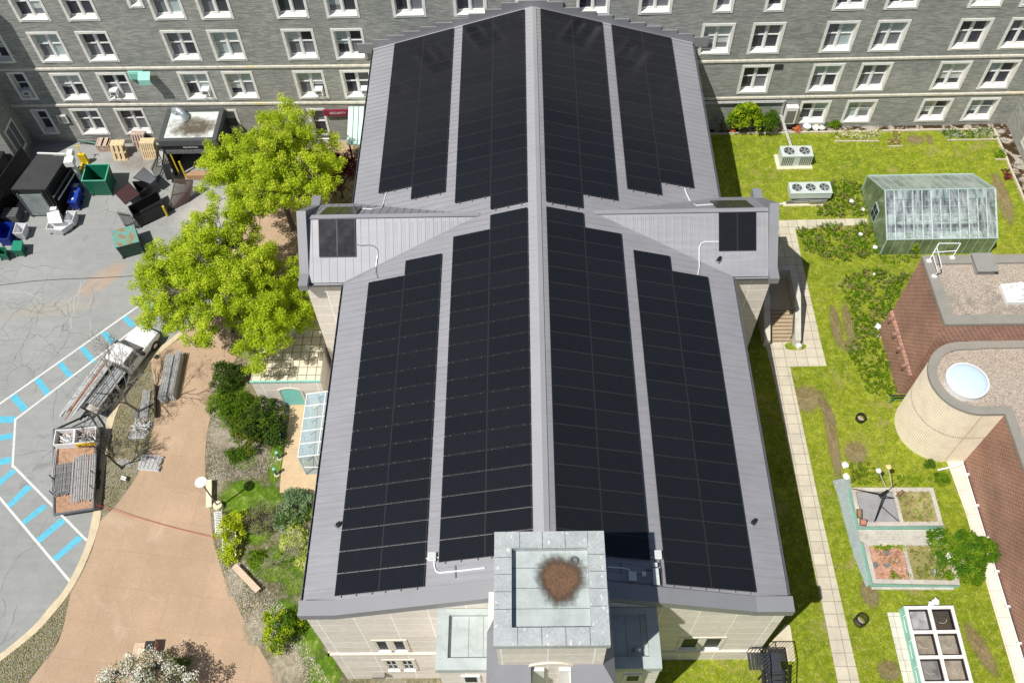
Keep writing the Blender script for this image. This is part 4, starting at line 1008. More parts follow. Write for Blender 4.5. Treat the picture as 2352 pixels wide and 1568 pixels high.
m = MB(); m.hexa([cf(-.06, LN, 0), cf(-.003, LN, 0), cf(-.003, 0, 0), cf(-.06, 0, 0)], [cf(-.04, LN, .74), cf(-.003, LN, .74), cf(-.003, 0, .74), cf(-.04, 0, .74)]); m.build('side_board', TEAL, t)
mc = [M('liner_%d' % i, dark(c, 1.35), .5, 0, .35, 2.2) for i, c in enumerate(((.28, .28, .28), (.05, .04, .03), (.2, .17, .13), (.22, .19, .15), (.16, .15, .14), (.24, .2, .16), (.2, .18, .15), (.05, .035, .025), (.2, .18, .15), (.18, .16, .14)))]
for k in range(rows):
    for j, (a, b) in enumerate(((.2, .2+cw), (.42+cw, .42+2*cw))):
        y0 = k*rp*.98+.2; y1 = (k+1)*rp*.98
        m = MB(); m.face([cf(a, y1, .42), cf(b, y1, .42), cf(b, y0, .42), cf(a, y0, .42)], 0)
        for e in ((a, a+.035), (b-.035, b)): m.hexa([cf(e[0], y1, .42), cf(e[1], y1, .42), cf(e[1], y0, .42), cf(e[0], y0, .42)], [cf(e[0], y1, .70), cf(e[1], y1, .70), cf(e[1], y0, .70), cf(e[0], y0, .70)], 1)
        for e in ((y0, y0+.035), (y1-.035, y1)): m.hexa([cf(a+.036, e[1], .42), cf(b-.036, e[1], .42), cf(b-.036, e[0], .42), cf(a+.036, e[0], .42)], [cf(a+.036, e[1], .70), cf(b-.036, e[1], .70), cf(b-.036, e[0], .70), cf(a+.036, e[0], .70)], 1)
        c = m.build('liner', [mc[k*2+j], BLK], t)
        m = MB(); x_ = (a+b)/2; pts = [cf(x_+math.cos(s_)*.3*(1 if j else -1), (y0+y1)/2-.1+math.sin(s_)*.25, .46+.08*s_/3) for s_ in [i*.25 for i in range(10)]]; m.tube(pts, .014, 4); m.build('hose', M('hose', (.6, .55, .48), .6), c)
for k in range(4):
    m = MB(); y0 = .5+k*1.42
    m.tube([cf(.0, y0, .8), cf(-.1, y0+.05, .72), cf(-.14, y0+.1, .6)], .018, 5); m.tube([cf(-.1, y0+.2, .55), cf(-.1, y0+.95, .5)], .02, 5); m.build('handle', WHT, t)
# white bags
def boulder(m, x, y, z, r, seed, sq=.7, m_=0):
    rr_ = random.Random(seed); n1, n2 = 5, 9; V = []
    for i in range(n1+1):
        for k in range(n2):
            ph = math.pi*i/n1; th = 2*math.pi*k/n2; R_ = r*(1+rr_.uniform(-.3, .22)) if 0 < i < n1 else r
            V.append((x+math.sin(ph)*math.cos(th)*R_, y+math.sin(ph)*math.sin(th)*R_, z+r*sq+math.cos(ph)*R_*sq))
    for i in range(n1):
        for k in range(n2): m.face([V[(i+1)*n2+k], V[(i+1)*n2+(k+1) % n2], V[i*n2+(k+1) % n2], V[i*n2+k]] if 0 < i < n1-1 else ([V[k*0+0], V[n2+k], V[n2+(k+1) % n2]] if i == 0 else [V[(i+1)*n2], V[i*n2+(k+1) % n2], V[i*n2+k]]), m_)
    return m
BAG = M('white_plastic', (.85, .85, .85), .5, 0, .05, 5)
for i, (p, r, z, lb) in enumerate(((H_(720, 180, .9), .22, .76, 'larger white bag on the back rim of the cold frame'), (H_(630, 232, .8), .16, .76, 'smaller white bag on the back rim of the cold frame'), (gz(*q(3, 2, 700, 1135)), .26, 0, 'pale grey slab shaped bag on the lawn beyond the gravel strip'), (gz(*q(3, 2, 712, 1240)), .22, 0, 'white crumpled bag at the head of the gravel strip'), (K(1290, 1150, .9), .3, .5, 'white bundle under the leafy bush, left of its pair'), (K(1395, 1200, .9), .26, .5, 'white bundle under the leafy bush, right of its pair'), (gz(*q(3, 1, 1000, 1440)), .28, 0, 'white stone block at the foot of the brick wall'), (gz(*q(3, 1, 1012, 1520)), .16, 0, 'small white stone at the foot of the brick wall'), (gz(*q(3, 1, 850, 575), .5), .17, .35, 'white bag tangled in the weeds by the greenhouse'), (gz(*q(3, 1, 985, 690), .5), .17, .3, 'white bag against the greenhouse corner'), (gz(*q(3, 1, 770, 268), .5), .18, .3, 'white bag in the weeds beside the low condenser'), (gz(*q(3, 1, 870, 345), .4), .17, .2, 'white bag at the greenhouse door'), (gz(*q(3, 1, 975, 940), .2), .1, .1, 'small white rag on the weedy slope by the brick wall'))):
    m = MB(); boulder(m, p.x, p.y, z, r, i+40, .6); m.build('white_bag', BAG, None, **T(lb, 'bag', 'white bags in the courtyard'))
def basket(p, r, h, lb, z=0):
    t = thing('wire_basket', lb, 'basket', (p.x, p.y, z), 0, 'round wire baskets')
    m = MB()
    for k in range(28): a = 2*math.pi*k/28; m.bar((p.x+math.cos(a)*r, p.y+math.sin(a)*r, z), (p.x+math.cos(a)*r, p.y+math.sin(a)*r, z+h), .012)
    for k in range(6): m.ring(p.x, p.y, z+h*k/5-.008, z+h*k/5+.008, r+.008, r-.008, 28)
    m.ring(p.x, p.y, z+h-.02, z+h+.02, r+.025, r-.02, 28); m.build('mesh', BLK, t)
    m = MB(); boulder(m, p.x, p.y, z, r*.7, 77, .35); m.build('litter', GRV, t)
basket(gz(1975, 963), .30, .35, 'low round wire basket with weeds on the lawn near the fluted tower')
basket(gz(1973, 1428), .33, .6, 'taller round wire basket on the lawn beside the cold frame')
# ------------------------------------------------------------------ stone stair against the right transept
V_ = lambda lx, ly, z=0: gz(*C_(1740, 540, 320, 1476, lx, ly), z)
t = thing('stone_staircase', 'stone staircase with solid side walls below the right transept', 'staircase', V_(750, 1360, 0))
n_st, rise, ZLD = 9, .17, 1.53
sx0, sx1 = V_(615, 1360, 0).x, V_(885, 1360, 0).x; sy = V_(750, 1360, 0).y; yl = V_(750, 1010, ZLD).y
m = MB(); tread = (yl-sy)/(n_st-1)
for k in range(n_st):
    m.box(sx0, sx1, sy+k*tread, sy+k*tread+tread+.0 if k < n_st-1 else TYB-1.2, -.05, (k+1)*rise-.05, 0); m.box(sx0+.002, sx1-.002, sy+k*tread-.03, sy+k*tread+.12, (k+1)*rise-.05, (k+1)*rise, 1)
    m.box(sx0, sx1, sy+k*tread+.12, (sy+k*tread+tread) if k < n_st-1 else TYB-1.2, (k+1)*rise-.049, (k+1)*rise-.002, 0)
m.build('step', [M('step_stone', srgb(196, 176, 146), .9, 0, .12, 2, fine=(9, .2)), M('step_nosing', srgb(150, 134, 112), .9, 0, .1, 3)], t)
WLS = M('rendered_wall', srgb(196, 194, 182), .9, 0, .14, 1.6)
yt = TYB-1.2
for (a, b, lb) in ((sx1+.02, sx1+.42, 'r'), (sx0-.42, sx0-.02, 'l')):
    m = MB(); ye = sy-.35; zz0 = .75
    prof = [(ye, -.05), (yt, -.05), (yt, ZLD+1.05), (yl+.6, ZLD+1.05), (ye, zz0)]
    A = [(a, y, z) for y, z in prof]; B = [(b, y, z) for y, z in prof]
    m.hexa(A, B) if False else None
    m.face(A[::-1]); m.face(B)
    for i in range(5): j = (i+1) % 5; m.face([A[i], A[j], B[j], B[i]])
    m.build('side_wall', WLS, t)
m = MB(); m.box(sx0-.42, sx1+.42, yt+.002, yt+.4, -.05, ZLD+1.05); m.build('back_wall', WLS, t)
m = MB(); m.tube([(sx1-.12, sy+.1, .95), (sx1-.12, yl-.3, ZLD+.75)], .03, 8); m.tube([(sx1-.12, sy+.1, .95), (sx1-.12, sy+.1, .2)], .02, 6); m.build('handrail', BLK, t)
a = V_(950, 1400, .1); m = MB(); m.box(a.x-.1, a.x+.16, a.y-.25, a.y+.25, 0, .35, 0, .35); m.build('signboard', WHT, None, **T('white board leaning at the foot of the stone staircase wall', 'board'))
blob('grass_patch', V_(925, 1405).x, V_(925, 1405).y, .75, .35, .012, LAWN, 0, 9, k=.08)
# ------------------------------------------------------------------ black metal stair at the right front corner
D_ = lambda lx, ly, z=0: gz(*C_(1780, 1480, 240, 2023, lx, ly), z)
flat('concrete_apron', [D_(540, 1120), D_(1360, 1120), D_(1250, 380), D_(1150, 360)], .01, M('apron_concrete', srgb(204, 194, 168), .9, 0, .15, 1.5))
a, b = D_(690, 1000, 0), D_(1050, 1560, 0)
t = thing('metal_staircase', 'black steel outdoor stair with open treads at the right front corner', 'staircase', (12.6, 12.9, 0))
DG = M('dark_steel', (.05, .055, .065), .45, .2, .1, 4)
zt_ = 1.9; m = MB(); x0, x1 = 12.55, 13.65; ytop, ybot = 13.4, 9.4
m2 = MB()
N_ = 14
for k in range(5): m2.box(x0-.75+k*.18, x0-.75+k*.18+.14, 12.7, 13.6, zt_-.05, zt_)
for k in range(N_):
    f = k/(N_-1); y = 12.6-f*3.4; z = zt_-.12-f*(zt_-.2); m2.box(x0+.1, x1-.1, y-.12, y+.12, z-.03, z)
m2.box(x0+.1, x1-.1, 12.62, 13.6, zt_-.05, zt_); m2.build('tread', DG, t)
for x in (x0, x1):
    m = MB(); m.bar((x, 12.7, zt_), (x, 9.2, .05), .04, .22, up=(1, 0, 0)); m.build('stringer', BLK, t)
    m = MB(); m.bar((x, 13.6, zt_+1.0), (x, 12.6, zt_+1.0), .05); m.bar((x, 12.6, zt_+1.0), (x, 9.2, 1.1), .05); m.bar((x, 12.6, zt_+.15), (x, 9.2, .25), .03)
    for k in range(24): f = k/23; y = 13.6-f*4.4; zb = zt_ if y > 12.6 else zt_-(12.6-y)/3.4*(zt_-.1); m.bar((x, y, zb), (x, y, zb+1.0), .022)
    m.build('railing', BLK, t)
m = MB(); m.bar((x0-.8, 13.6, zt_+1), (x1, 13.6, zt_+1), .05)
for k in range(11): m.bar((x0-.8+k*.19, 13.6, zt_), (x0-.8+k*.19, 13.6, zt_+1), .022)
m.build('railing', BLK, t)
m = MB(); m.box(x0+.05, x0+.12, 13.3, 13.37, 0, zt_-.05); m.box(x1-.12, x1-.05, 13.3, 13.37, 0, zt_-.05); m.box(x0+.05, x0+.12, 12.6, 12.67, 0, zt_-.05); m.box(x1-.12, x1-.05, 12.6, 12.67, 0, zt_-.05); m.build('post', BLK, t)
flat('concrete_pad', [D_(770, 1470), D_(900, 1470), D_(1000, 1640), D_(790, 1640)], .012, PADM)
# clutter along the channel
S_ = lambda lx, ly, z=.0: gz(*C_(1700, 200, 360, 2352, lx, ly), z)
for i, (lx, ly, r, col, lb, nm) in enumerate(((570, 775, .3, (.65, .16, .04), 'orange red heap of tiles under the climbing vine', 'tile_heap'), (1250, 745, .4, (.42, .36, .28), 'pile of brown field stones by the channel kerb', 'stone_pile'), (1350, 750, .33, (.5, .43, .33), 'pale stone in the pile beside the lagged pipes', 'stone_pile'), (1590, 760, .4, (.38, .09, .03), 'rusty red tub beside the lagged pipes', 'metal_tub'), (1900, 730, .33, (.75, .73, .68), 'white crate by the channel kerb', 'stone_block'), (1990, 740, .28, (.75, .75, .72), 'white cloth heap left of the small green bush', 'cloth_heap'), (1170, 735, .3, (.12, .07, .05), 'dark brown sack behind the kerb', 'sack'))):
    p = S_(lx, ly, .1); m = MB(); boulder(m, p.x, p.y, 0, r, i+9, .55); m.build(nm, M(nm, col, .8, 0, .3, 4, fine=(15, .4)), None, **T(lb, nm.replace('_', ' ')))
p = S_(1755, 720, .4); t = thing('wash_basin', 'white oval basin in a metal stand by the channel kerb', 'basin', (p.x, p.y, 0))
m = MB(); m.cyl(p.x, p.y, .15, .5, .22, 18, r1=.36); m.build('bowl', WHT, t); m = MB(); m.ring(p.x, p.y, .5, .53, .38, .33, 18); m.build('rim', RAIL, t)
p = S_(300, 500, .5); m = MB(); m.tube([(p.x, 56.5, p.z+.6), (p.x, 56.2, p.z+.8), (p.x, p.y, p.z+.5)], .22, 10); m.build('vent_duct', RAIL, None, **T('short metal vent duct on the grey wall in the shade beside the hall', 'duct'))
p = S_(440, 600, .5); m = MB(); m.box(p.x-.35, p.x+.35, 56.1, 56.62, .4, 1.2); m.box(p.x-.4, p.x+.4, 56.0, 56.62, 1.2, 1.25); m.build('meter_cabinet', GUT, None, **T('grey metal cabinet against the wall left of the climbing vine', 'cabinet'))
# planted beds at the top of the lawn
# ------------------------------------------------------------------ sloping service yard on the left: ground
def asphalt():
    n = NT('worn_asphalt'); co = n.coord()
    a = n.noise(co, .12, 6, .65); b = n.noise(co, 1.1, 6, .7, .5); c = n.noise(co, 30, 3, .8)
    col = n.ramp(a, [(.3, (.25, .265, .26)), (.5, (.32, .335, .33)), (.7, (.40, .41, .395))])
    col = n.mix(.4, col, n.ramp(b, [(.3, (.20, .205, .2)), (.7, (.38, .38, .36))]))
    col = n.mix(.35, col, n.ramp(c, [(.3, (.17, .17, .17)), (.7, (.42, .42, .41))]))
    tm = n.noise(n.coord((.25, 2.6, 1), (0, 0, .75)), 1, 4, .6); col = n.mix(1, col, n.ramp(tm, [(.36, (.96,)*3), (.5, (1, 1, 1)), (.66, (1.04,)*3)]), 'MULTIPLY'); oil = n.noise(co, .55, 3, .5); col = n.mix(n.ramp(oil, [(.66, (0, 0, 0)), (.74, (.4,)*3)]), col, (.12, .12, .118))
    # crack network where the surface has broken up
    nz = n.add('ShaderNodeTexNoise'); nz.inputs['Scale'].default_value = 1.2; nz.inputs['Detail'].default_value = 4; n.link(co, nz.inputs['Vector'])
    va = n.add('ShaderNodeVectorMath'); va.operation = 'MULTIPLY_ADD'; va.inputs[1].default_value = (.9, .9, 0); n.link(nz.outputs['Color'], va.inputs[0]); n.link(co, va.inputs[2])
    vo = n.add('ShaderNodeTexVoronoi'); vo.feature = 'DISTANCE_TO_EDGE'; vo.inputs['Scale'].default_value = .62; n.link(va.outputs[0], vo.inputs['Vector'])
    mask = n.ramp(n.noise(co, .13, 3, .6), [(.5, (0, 0, 0)), (.58, (1, 1, 1))])
    cr = n.mix(1, n.ramp(vo.outputs[0], [(.006, (.5, .5, .5)), (.018, (0, 0, 0))]), mask, 'MULTIPLY')
    col = n.mix(cr, col, (.07, .07, .068))
    # orange run-off under the skip and brown damp by the wall
    for cx, cy, sx, sy, rot, tint, amt in ((-32.9, 43.2, 1/2.6, 1/1.0, .75, srgb(190, 152, 116), .55), (-36, 40.6, 1/5, 1/.8, .15, srgb(176, 160, 136), .3), (-32, 55.3, 1/3.6, 1/1.6, 0, srgb(120, 104, 88), .6), (-25.5, 49.5, 1/3.4, 1/2.4, .5, srgb(206, 194, 180), .5)):
        mp = n.add('ShaderNodeMapping'); mp.vector_type = 'TEXTURE'; mp.inputs['Location'].default_value = (cx, cy, 0); mp.inputs['Rotation'].default_value = (0, 0, rot); mp.inputs['Scale'].default_value = (1/sx, 1/sy, 100)
        n.link(co, mp.inputs[0]); g = n.add('ShaderNodeTexGradient'); g.gradient_type = 'SPHERICAL'; n.link(mp.outputs[0], g.inputs[0])
        f = n.mix(1, n.ramp(g.outputs['Fac'], [(0, (0, 0, 0)), (.45, (amt,)*3)]), n.ramp(n.noise(co, 1.6, 5, .75), [(.32, (.25,)*3), (.6, (1, 1, 1))]), 'MULTIPLY')
        col = n.mix(f, col, tint)
    n.bump(c, .3, .01)
    return n.done(col, .88)
ASP = asphalt()
def lz(x, y, h=0): return (x, y, GL(y)+h)
m = MB(); m.face([lz(-140, -60), lz(.74, -60), lz(.74, 56.7), lz(-140, 56.7)]); m.face([lz(-140, 56.7), lz(.74, 56.7), (.74, 160, -.8), (-140, 160, -.8)])
m.build('asphalt_yard', ASP, None, **ST)
def flatl(name, pts, h, mat, **tags):
    P = [gl(*p) if len(p) == 2 else Vector((p[0], p[1], 0)) for p in pts]; P = [(p[0], p[1]) for p in P]
    a = sum(P[i][0]*P[(i+1) % len(P)][1]-P[(i+1) % len(P)][0]*P[i][1] for i in range(len(P)))
    if a < 0: P = P[::-1]
    m = MB(); m.face([lz(x, y, h) for x, y in P]); return m.build(name, mat, None, **(tags or ST))
def smooth(pts, k=4):
    out = []; n_ = len(pts)
    for i in range(n_-1):
        p0, p1, p2, p3 = pts[max(i-1, 0)], pts[i], pts[i+1], pts[min(i+2, n_-1)]
        for j in range(k):
            t = j/k; out.append(tuple(.5*((2*p1[c])+(-p0[c]+p2[c])*t+(2*p0[c]-5*p1[c]+4*p2[c]-p3[c])*t*t+(-p0[c]+3*p1[c]-3*p2[c]+p3[c])*t**3) for c in (0, 1)))
    out.append(tuple(pts[-1])); return out
g = lambda j, lx, ly: tuple(gl(*q(0, j, lx, ly)))[:2]
cin = smooth([g(3, -120, 1440), g(3, 0, 1375), g(3, 330, 1112), g(3, 540, 880), g(3, 650, 735), g(3, 760, 540), g(3, 860, 300), g(3, 925, 80), g(2, 935, 1500), g(2, 970, 1180), g(2, 1005, 950), g(2, 1060, 700), g(2, 1150, 500), g(2, 1290, 300), g(2, 1430, 150), g(1, 1620, 1560), g(1, 1850, 1380), g(1, 2080, 1150), g(1, 2200, 900), g(1, 2150, 640)])
cout = smooth([g(3, -120, 1380), g(3, 0, 1308), g(3, 300, 1060), g(3, 470, 860), g(3, 580, 735), g(3, 690, 545), g(3, 795, 300), g(3, 860, 20), g(2, 880, 1480), g(2, 915, 1160), g(2, 945, 930), g(2, 1000, 680), g(2, 1095, 470), g(2, 1245, 270), g(2, 1395, 120), g(1, 1580, 1540), g(1, 1810, 1350), g(1, 2030, 1130), g(1, 2140, 900), g(1, 2090, 640)])
CB = M('concrete_curb', srgb(206, 190, 160), .88, 0, .12, 1.4, fine=(9, .2))
m = MB(); KH = .13
for i in range(len(cin)-1):
    a, b, c, d = cin[i], cin[i+1], cout[i], cout[i+1]
    m.face([lz(*c, KH), lz(*a, KH), lz(*b, KH), lz(*d, KH)][::-1]); m.face([lz(*c, -.02), lz(*d, -.02), lz(*d, KH), lz(*c, KH)][::-1])
m.build('kerb', CB, None, **ST)
# everything inside the kerb lies KH-0.02 higher than the yard
H0 = .11
def walk():
    n = NT('brown_walk'); co = n.coord(rot=(0, 0, .12))
    br = n.add('ShaderNodeTexBrick'); br.offset = .0; br.inputs['Scale'].default_value = 1; br.inputs['Color1'].default_value = (*srgb(176, 150, 124), 1); br.inputs['Color2'].default_value = (*srgb(180, 154, 128), 1); br.inputs['Mortar'].default_value = (*srgb(164, 136, 112), 1)
    br.inputs['Mortar Size'].default_value = .012; br.inputs['Brick Width'].default_value = 2.1; br.inputs['Row Height'].default_value = 2.3; n.link(co, br.inputs['Vector'])
    a = n.noise(co, .3, 6, .7); b = n.noise(co, 14, 4, .8); c = n.noise(co, .22, 4, .6, 1)
    col = n.mix(1, br.outputs[0], n.ramp(a, [(.3, (.86, .86, .86)), (.7, (1.08, 1.08, 1.08))]), 'MULTIPLY')
    col = n.mix(.45, col, n.mix(1, col, n.ramp(b, [(.3, (.55, .55, .55)), (.7, (1.45, 1.45, 1.45))]), 'MULTIPLY'))
    col = n.mix(n.ramp(c, [(.6, (0, 0, 0)), (.75, (.35, .35, .35))]), col, srgb(222, 200, 182))
    return n.done(col, .9)
WALK = walk()
wr = [g(2, 1960, 380), g(2, 1950, 600), g(2, 1900, 880), g(2, 1885, 1150), g(2, 1910, 1400), g(3, 1935, 0), g(3, 1960, 250), g(3, 2000, 400), g(3, 2060, 600), g(3, 2130, 750), g(3, 2200, 900), g(3, 2300, 1110), tuple(gl(*q(1, 3, 0, 1180)))[:2], tuple(gl(*q(1, 3, 80, 1330)))[:2], tuple(gl(*q(1, 3, 200, 1500)))[:2], tuple(gl(*q(1, 3, 330, 1700)))[:2]]
wr = smooth(wr, 3)
gz_top = [tuple(gl(620, 640))[:2], tuple(gl(700, 470))[:2], tuple(gl(800, 340))[:2], tuple(gl(800, 318))[:2], tuple(gl(700, 330))[:2], tuple(gl(560, 420))[:2], tuple(gl(530, 560))[:2]]
base_in = list(cin) + [(-27, 53.3), (-24.5, 56.6), (-11, 56.6), (-11, 10), (-18, 8)]
GARD = grass_mat('garden_ground', (.10, .11, .04), (.22, .19, .11), (.32, .27, .17), (.46, .42, .33), .52)
P = [cin[0], (cin[0][0]+2, 5)] ; a_ = cin + [(-24.0, 50.5), (-23.0, 56.6), (-.1, 56.6), (-.1, 4), (cin[0][0]+1, 4)]
m = MB(); m.face([lz(x, y, H0-.01) for x, y in a_][::-1]); m.build('planting_ground', GARD, None, **ST)
wk = [g(2, 1400, 150), g(2, 1395, 260), g(2, 1425, 400), g(2, 1430, 700), g(2, 1385, 900), g(2, 1340, 1080), g(2, 1285, 1200), g(2, 1150, 1400), g(2, 1020, 1560), g(3, 920, 95), g(3, 860, 320), g(3, 770, 540), g(3, 655, 745), g(3, 620, 900), g(3, 570, 1120), g(3, 480, 1300), g(3, 360, 1440), g(3, 260, 1580), g(3, 150, 1750)]
wk = smooth(wk, 3)
WP = wk[::-1] + gz_top[::-1][:0] + [g(1, 1650, 1550), g(1, 1950, 1300), tuple(gl(560, 620))[:2], tuple(gl(560, 520))[:2], tuple(gl(640, 420))[:2], tuple(gl(700, 345))[:2], tuple(gl(810, 322))[:2], tuple(gl(815, 380))[:2], tuple(gl(760, 460))[:2], tuple(gl(690, 560))[:2], tuple(gl(600, 720))[:2], tuple(gl(540, 830))[:2]] + wr
m = MB(); m.face([lz(x, y, H0) for x, y in WP][::-1]); m.build('brown_walkway', WALK, None, **ST)
GREEN = grass_mat('garden_grass', (.07, .15, .012), (.12, .22, .015), (.18, .27, .03), (.36, .33, .16), .6)
def L4(j, *pts): return [q(0, j, *p) for p in pts]
GRS = soften(GREEN, .95, 2.4)
for k_, (u, v, rx, ry) in enumerate(((560, 1140, 2.3, 1.9), (615, 1150, 1.7, 1.5), (636, 1055, .75, 2.9), (630, 1300, 2.6, 1.7), (680, 1330, 1.5, 1.7), (570, 1320, 1.2, 1.0), (650, 1420, 1.7, 1.7), (705, 1470, 1.5, 2.3), (745, 1550, 1.5, 2.0), (560, 1060, 1.4, .9), (700, 1180, 1.2, 1.0), (505, 925, 1.2, 1.6), (550, 940, 2.0, 1.8), (535, 890, 1.4, 1.4), (590, 1225, 1.6, 1.2))):
    c = gl(u, v); soft_patch('grass_patch', c.x, c.y, rx, ry, GL(c.y)+H0+.006+k_*.0006, GRS, 0, SL, **ST)
flatl('paved_forecourt', [q(1, 2, 320, 585), q(1, 2, 640, 560), (790, 920), (790, 1160), q(1, 2, 510, 1390), q(1, 2, 220, 1390), q(1, 2, 235, 1180), q(1, 2, 280, 900)], H0+.012, paver('forecourt_concrete', srgb(206, 180, 144), 30, mort=.8, oy=3.2))
GBM = soften(M('gravel_bed', srgb(170, 160, 138), .95, 0, .4, 3, fine=(5, .75), bump=.5), .75, 2.6)
for i, (u, v, rx, ry) in enumerate(((530, 1000, 2.3, 1.5), (545, 1330, 1.0, 1.7), (600, 1440, 1.5, 1.7), (660, 1530, 1.6, 1.7))):
    c = gl(u, v); soft_patch('gravel_bed', c.x, c.y, rx, ry, GL(c.y)+H0+.014+i*.001, GBM, 0, SL, **ST)
VERGE = grass_mat('worn_verge', (.13, .12, .06), (.24, .21, .125), (.31, .27, .17), (.42, .37, .26), .5)
# ---- painted markings
WP_ = M('white_road_paint', (.66, .66, .64), .6, 0, .14, 2, fine=(10, .3)); BP_ = M('blue_road_paint', (.10, .46, .62), .6, 0, .14, 2, fine=(10, .35))
def stripe(a, b, w_, mat, name='painted_line', h=.006):
    A, B = gl(*a), gl(*b); d = (B-A); d.z = 0; d.normalize(); nrm = Vector((-d.y, d.x, 0))*w_/2
    m = MB(); m.face([lz((A-nrm).x, (A-nrm).y, h), lz((B-nrm).x, (B-nrm).y, h), lz((B+nrm).x, (B+nrm).y, h), lz((A+nrm).x, (A+nrm).y, h)]); m.build(name, mat, None, **ST)
stripe((-40, 955), q(0, 1, 1540, 1050), .15, WP_); stripe(q(0, 2, 140, 712), q(0, 1, 1500, 1250), .15, WP_, h=.0065)
stripe(q(0, 2, 142, 700), q(0, 2, 115, 1150), .16, WP_, h=.0073); stripe(q(0, 2, 115, 1130), q(0, 3, 795, 255), .16, WP_, h=.008); stripe(q(0, 2, -60, 1360), q(0, 3, 650, 640), .16, WP_)
for j, P4 in ((2, ((-60, 683), (145, 680), (128, 740), (-60, 745))), (2, ((-60, 865), (118, 833), (118, 888), (-60, 915))), (2, ((-60, 1085), (108, 1050), (100, 1110), (-60, 1145))), (2, ((-60, 1305), (110, 1165), (150, 1190), (-60, 1375))), (2, ((60, 1490), (240, 1310), (300, 1335), (100, 1520))), (3, ((190, 85), (395, -80), (440, -50), (225, 112))), (3, ((330, 240), (555, 50), (605, 85), (365, 280))), (3, ((480, 410), (715, 210), (765, 240), (515, 450))),
              (2, ((90, 510), (150, 475), (260, 605), (205, 645))), (2, ((310, 350), (365, 325), (468, 460), (420, 495))), (2, ((520, 200), (570, 180), (685, 315), (635, 345))), (2, ((725, 55), (775, 40), (885, 175), (840, 200))), (1, ((925, 1490), (975, 1470), (1060, 1555), (1010, 1590))), (1, ((1120, 1350), (1165, 1330), (1250, 1415), (1200, 1440))), (1, ((1310, 1220), (1365, 1180), (1440, 1260), (1390, 1300))), (1, ((1500, 1080), (1550, 1060), (1630, 1150), (1580, 1170)))):
    flatl('blue_bay_marking', [q(0, j, *p) for p in P4], .004, BP_)
m = MB(); jl = [(0, 655), (80, 645), (150, 641), (230, 638), (305, 634)]
jp = [gl(*p) for p in jl]
for a, b in zip(jp[:-1], jp[1:]): m.face([lz(a.x, a.y-.03, .003), lz(b.x, b.y-.03, .003), lz(b.x, b.y+.03, .003), lz(a.x, a.y+.03, .003)])
m.build('joint_line', M('tar_joint', (.05, .045, .04), .9, 0, .3, 3), None, **ST)
def crackline(pts, seed, w_=.026, mat=None):
    rr_ = random.Random(seed); P = [gl(*p) for p in pts]; out = []
    for a, b in zip(P[:-1], P[1:]):
        k = max(2, int((b-a).length/.35))
        for i in range(k): t = i/k; out.append(a.lerp(b, t)+Vector((rr_.uniform(-.09, .09), rr_.uniform(-.09, .09), 0)))
    out.append(P[-1]); m = MB(); ww = [w_*rr_.uniform(.4, 1.3) for _ in out]
    for i in range(len(out)-1):
        a, b = out[i], out[i+1]; d = (b-a); d.z = 0; d.normalize(); nn = Vector((-d.y, d.x, 0))
        A, B, C, D = a-nn*ww[i]/2, b-nn*ww[i+1]/2, b+nn*ww[i+1]/2, a+nn*ww[i]/2; m.face([lz(p.x, p.y, .0025) for p in (A, B, C, D)])
    return m.build('asphalt_crack', mat or CRK, None, **ST)
CRK = M('crack_tar', (.13, .13, .125), .95)
SCR = M('pale_scratch', (.52, .52, .5), .95)
for i, P in enumerate(([(0, 760), (30, 720), (70, 690), (110, 640)], [(0, 775), (60, 745), (100, 700), (150, 668)], [(20, 705), (60, 710), (90, 720), (125, 728)], [(70, 690), (90, 715), (80, 745)], [(0, 690), (40, 700), (60, 690)], [(60, 620), (100, 610), (150, 618)], [(30, 640), (50, 610), (90, 620)], [(80, 800), (130, 812), (100, 850), (80, 900)], [(120, 800), (170, 795), (215, 770)], [(60, 835), (75, 862), (60, 880)], [(130, 890), (125, 930), (118, 965)], [(0, 1480), (25, 1440), (40, 1390)], [(0, 1360), (20, 1310), (48, 1275), (80, 1255)], [(80, 1250), (95, 1220), (110, 1190)], [(0, 1425), (15, 1400), (5, 1370)], [(40, 1445), (25, 1460), (0, 1480)], [(255, 530), (268, 500), (275, 480)], [(210, 660), (215, 690), (205, 720)], [(35, 1047), (70, 1040), (105, 1033)])): crackline(P, i)
for i, P in enumerate(([(230, 635), (160, 690), (155, 730)], [(200, 640), (170, 680), (165, 740)], [(245, 636), (215, 670), (205, 700)], [(5, 668), (60, 672), (100, 688)], [(185, 640), (178, 700)], [(135, 700), (155, 725), (165, 755)], [(205, 730), (210, 790)])): crackline(P, 50+i, .028, SCR)
# ------------------------------------------------------------------ beige store, glass lean-to, planters beside the hall
hb = thing('beige_store', 'flat roofed beige stone store with a teal roller door beside the hall', 'building', (-16.4, 34.5, GL(34)))
zf = GL(32.3); zt = zf+3.35
m = MB(); X0_, X1_, YF_, YB_ = -18.95, -14.2, 32.2, 38.9
for P_ in (((X0_, YF_), (X1_, YF_), 0), ((X1_, YF_), (X1_-.05, YB_), 1), ((X1_-.05, YB_), (X0_, YB_), 0), ((X0_, YB_), (X0_, YF_), 1)): a, b, k = P_; m.face([(*a, zf-.3), (*b, zf-.3), (*b, zt-.1), (*a, zt-.1)], k)
m.build('wall', [LIMX, LIMY], hb)
m = MB(); m.box(X0_+.0, X1_, YF_+.02, YB_, zt-.1, zt); rr_ = random.Random(8)
rf = m.build('roof', paver('roof_pavers', srgb(222, 212, 188), .62, mort=.3, ms=.03), hb)
m = MB(); m.box(X0_-.05, X1_+.05, YF_-.08, YF_+.02, zt-.12, zt+.03); m.build('roof_edge', MINT, hb)
dcx, dw = -16.55, 1.45; m = MB(); zd = 2.3
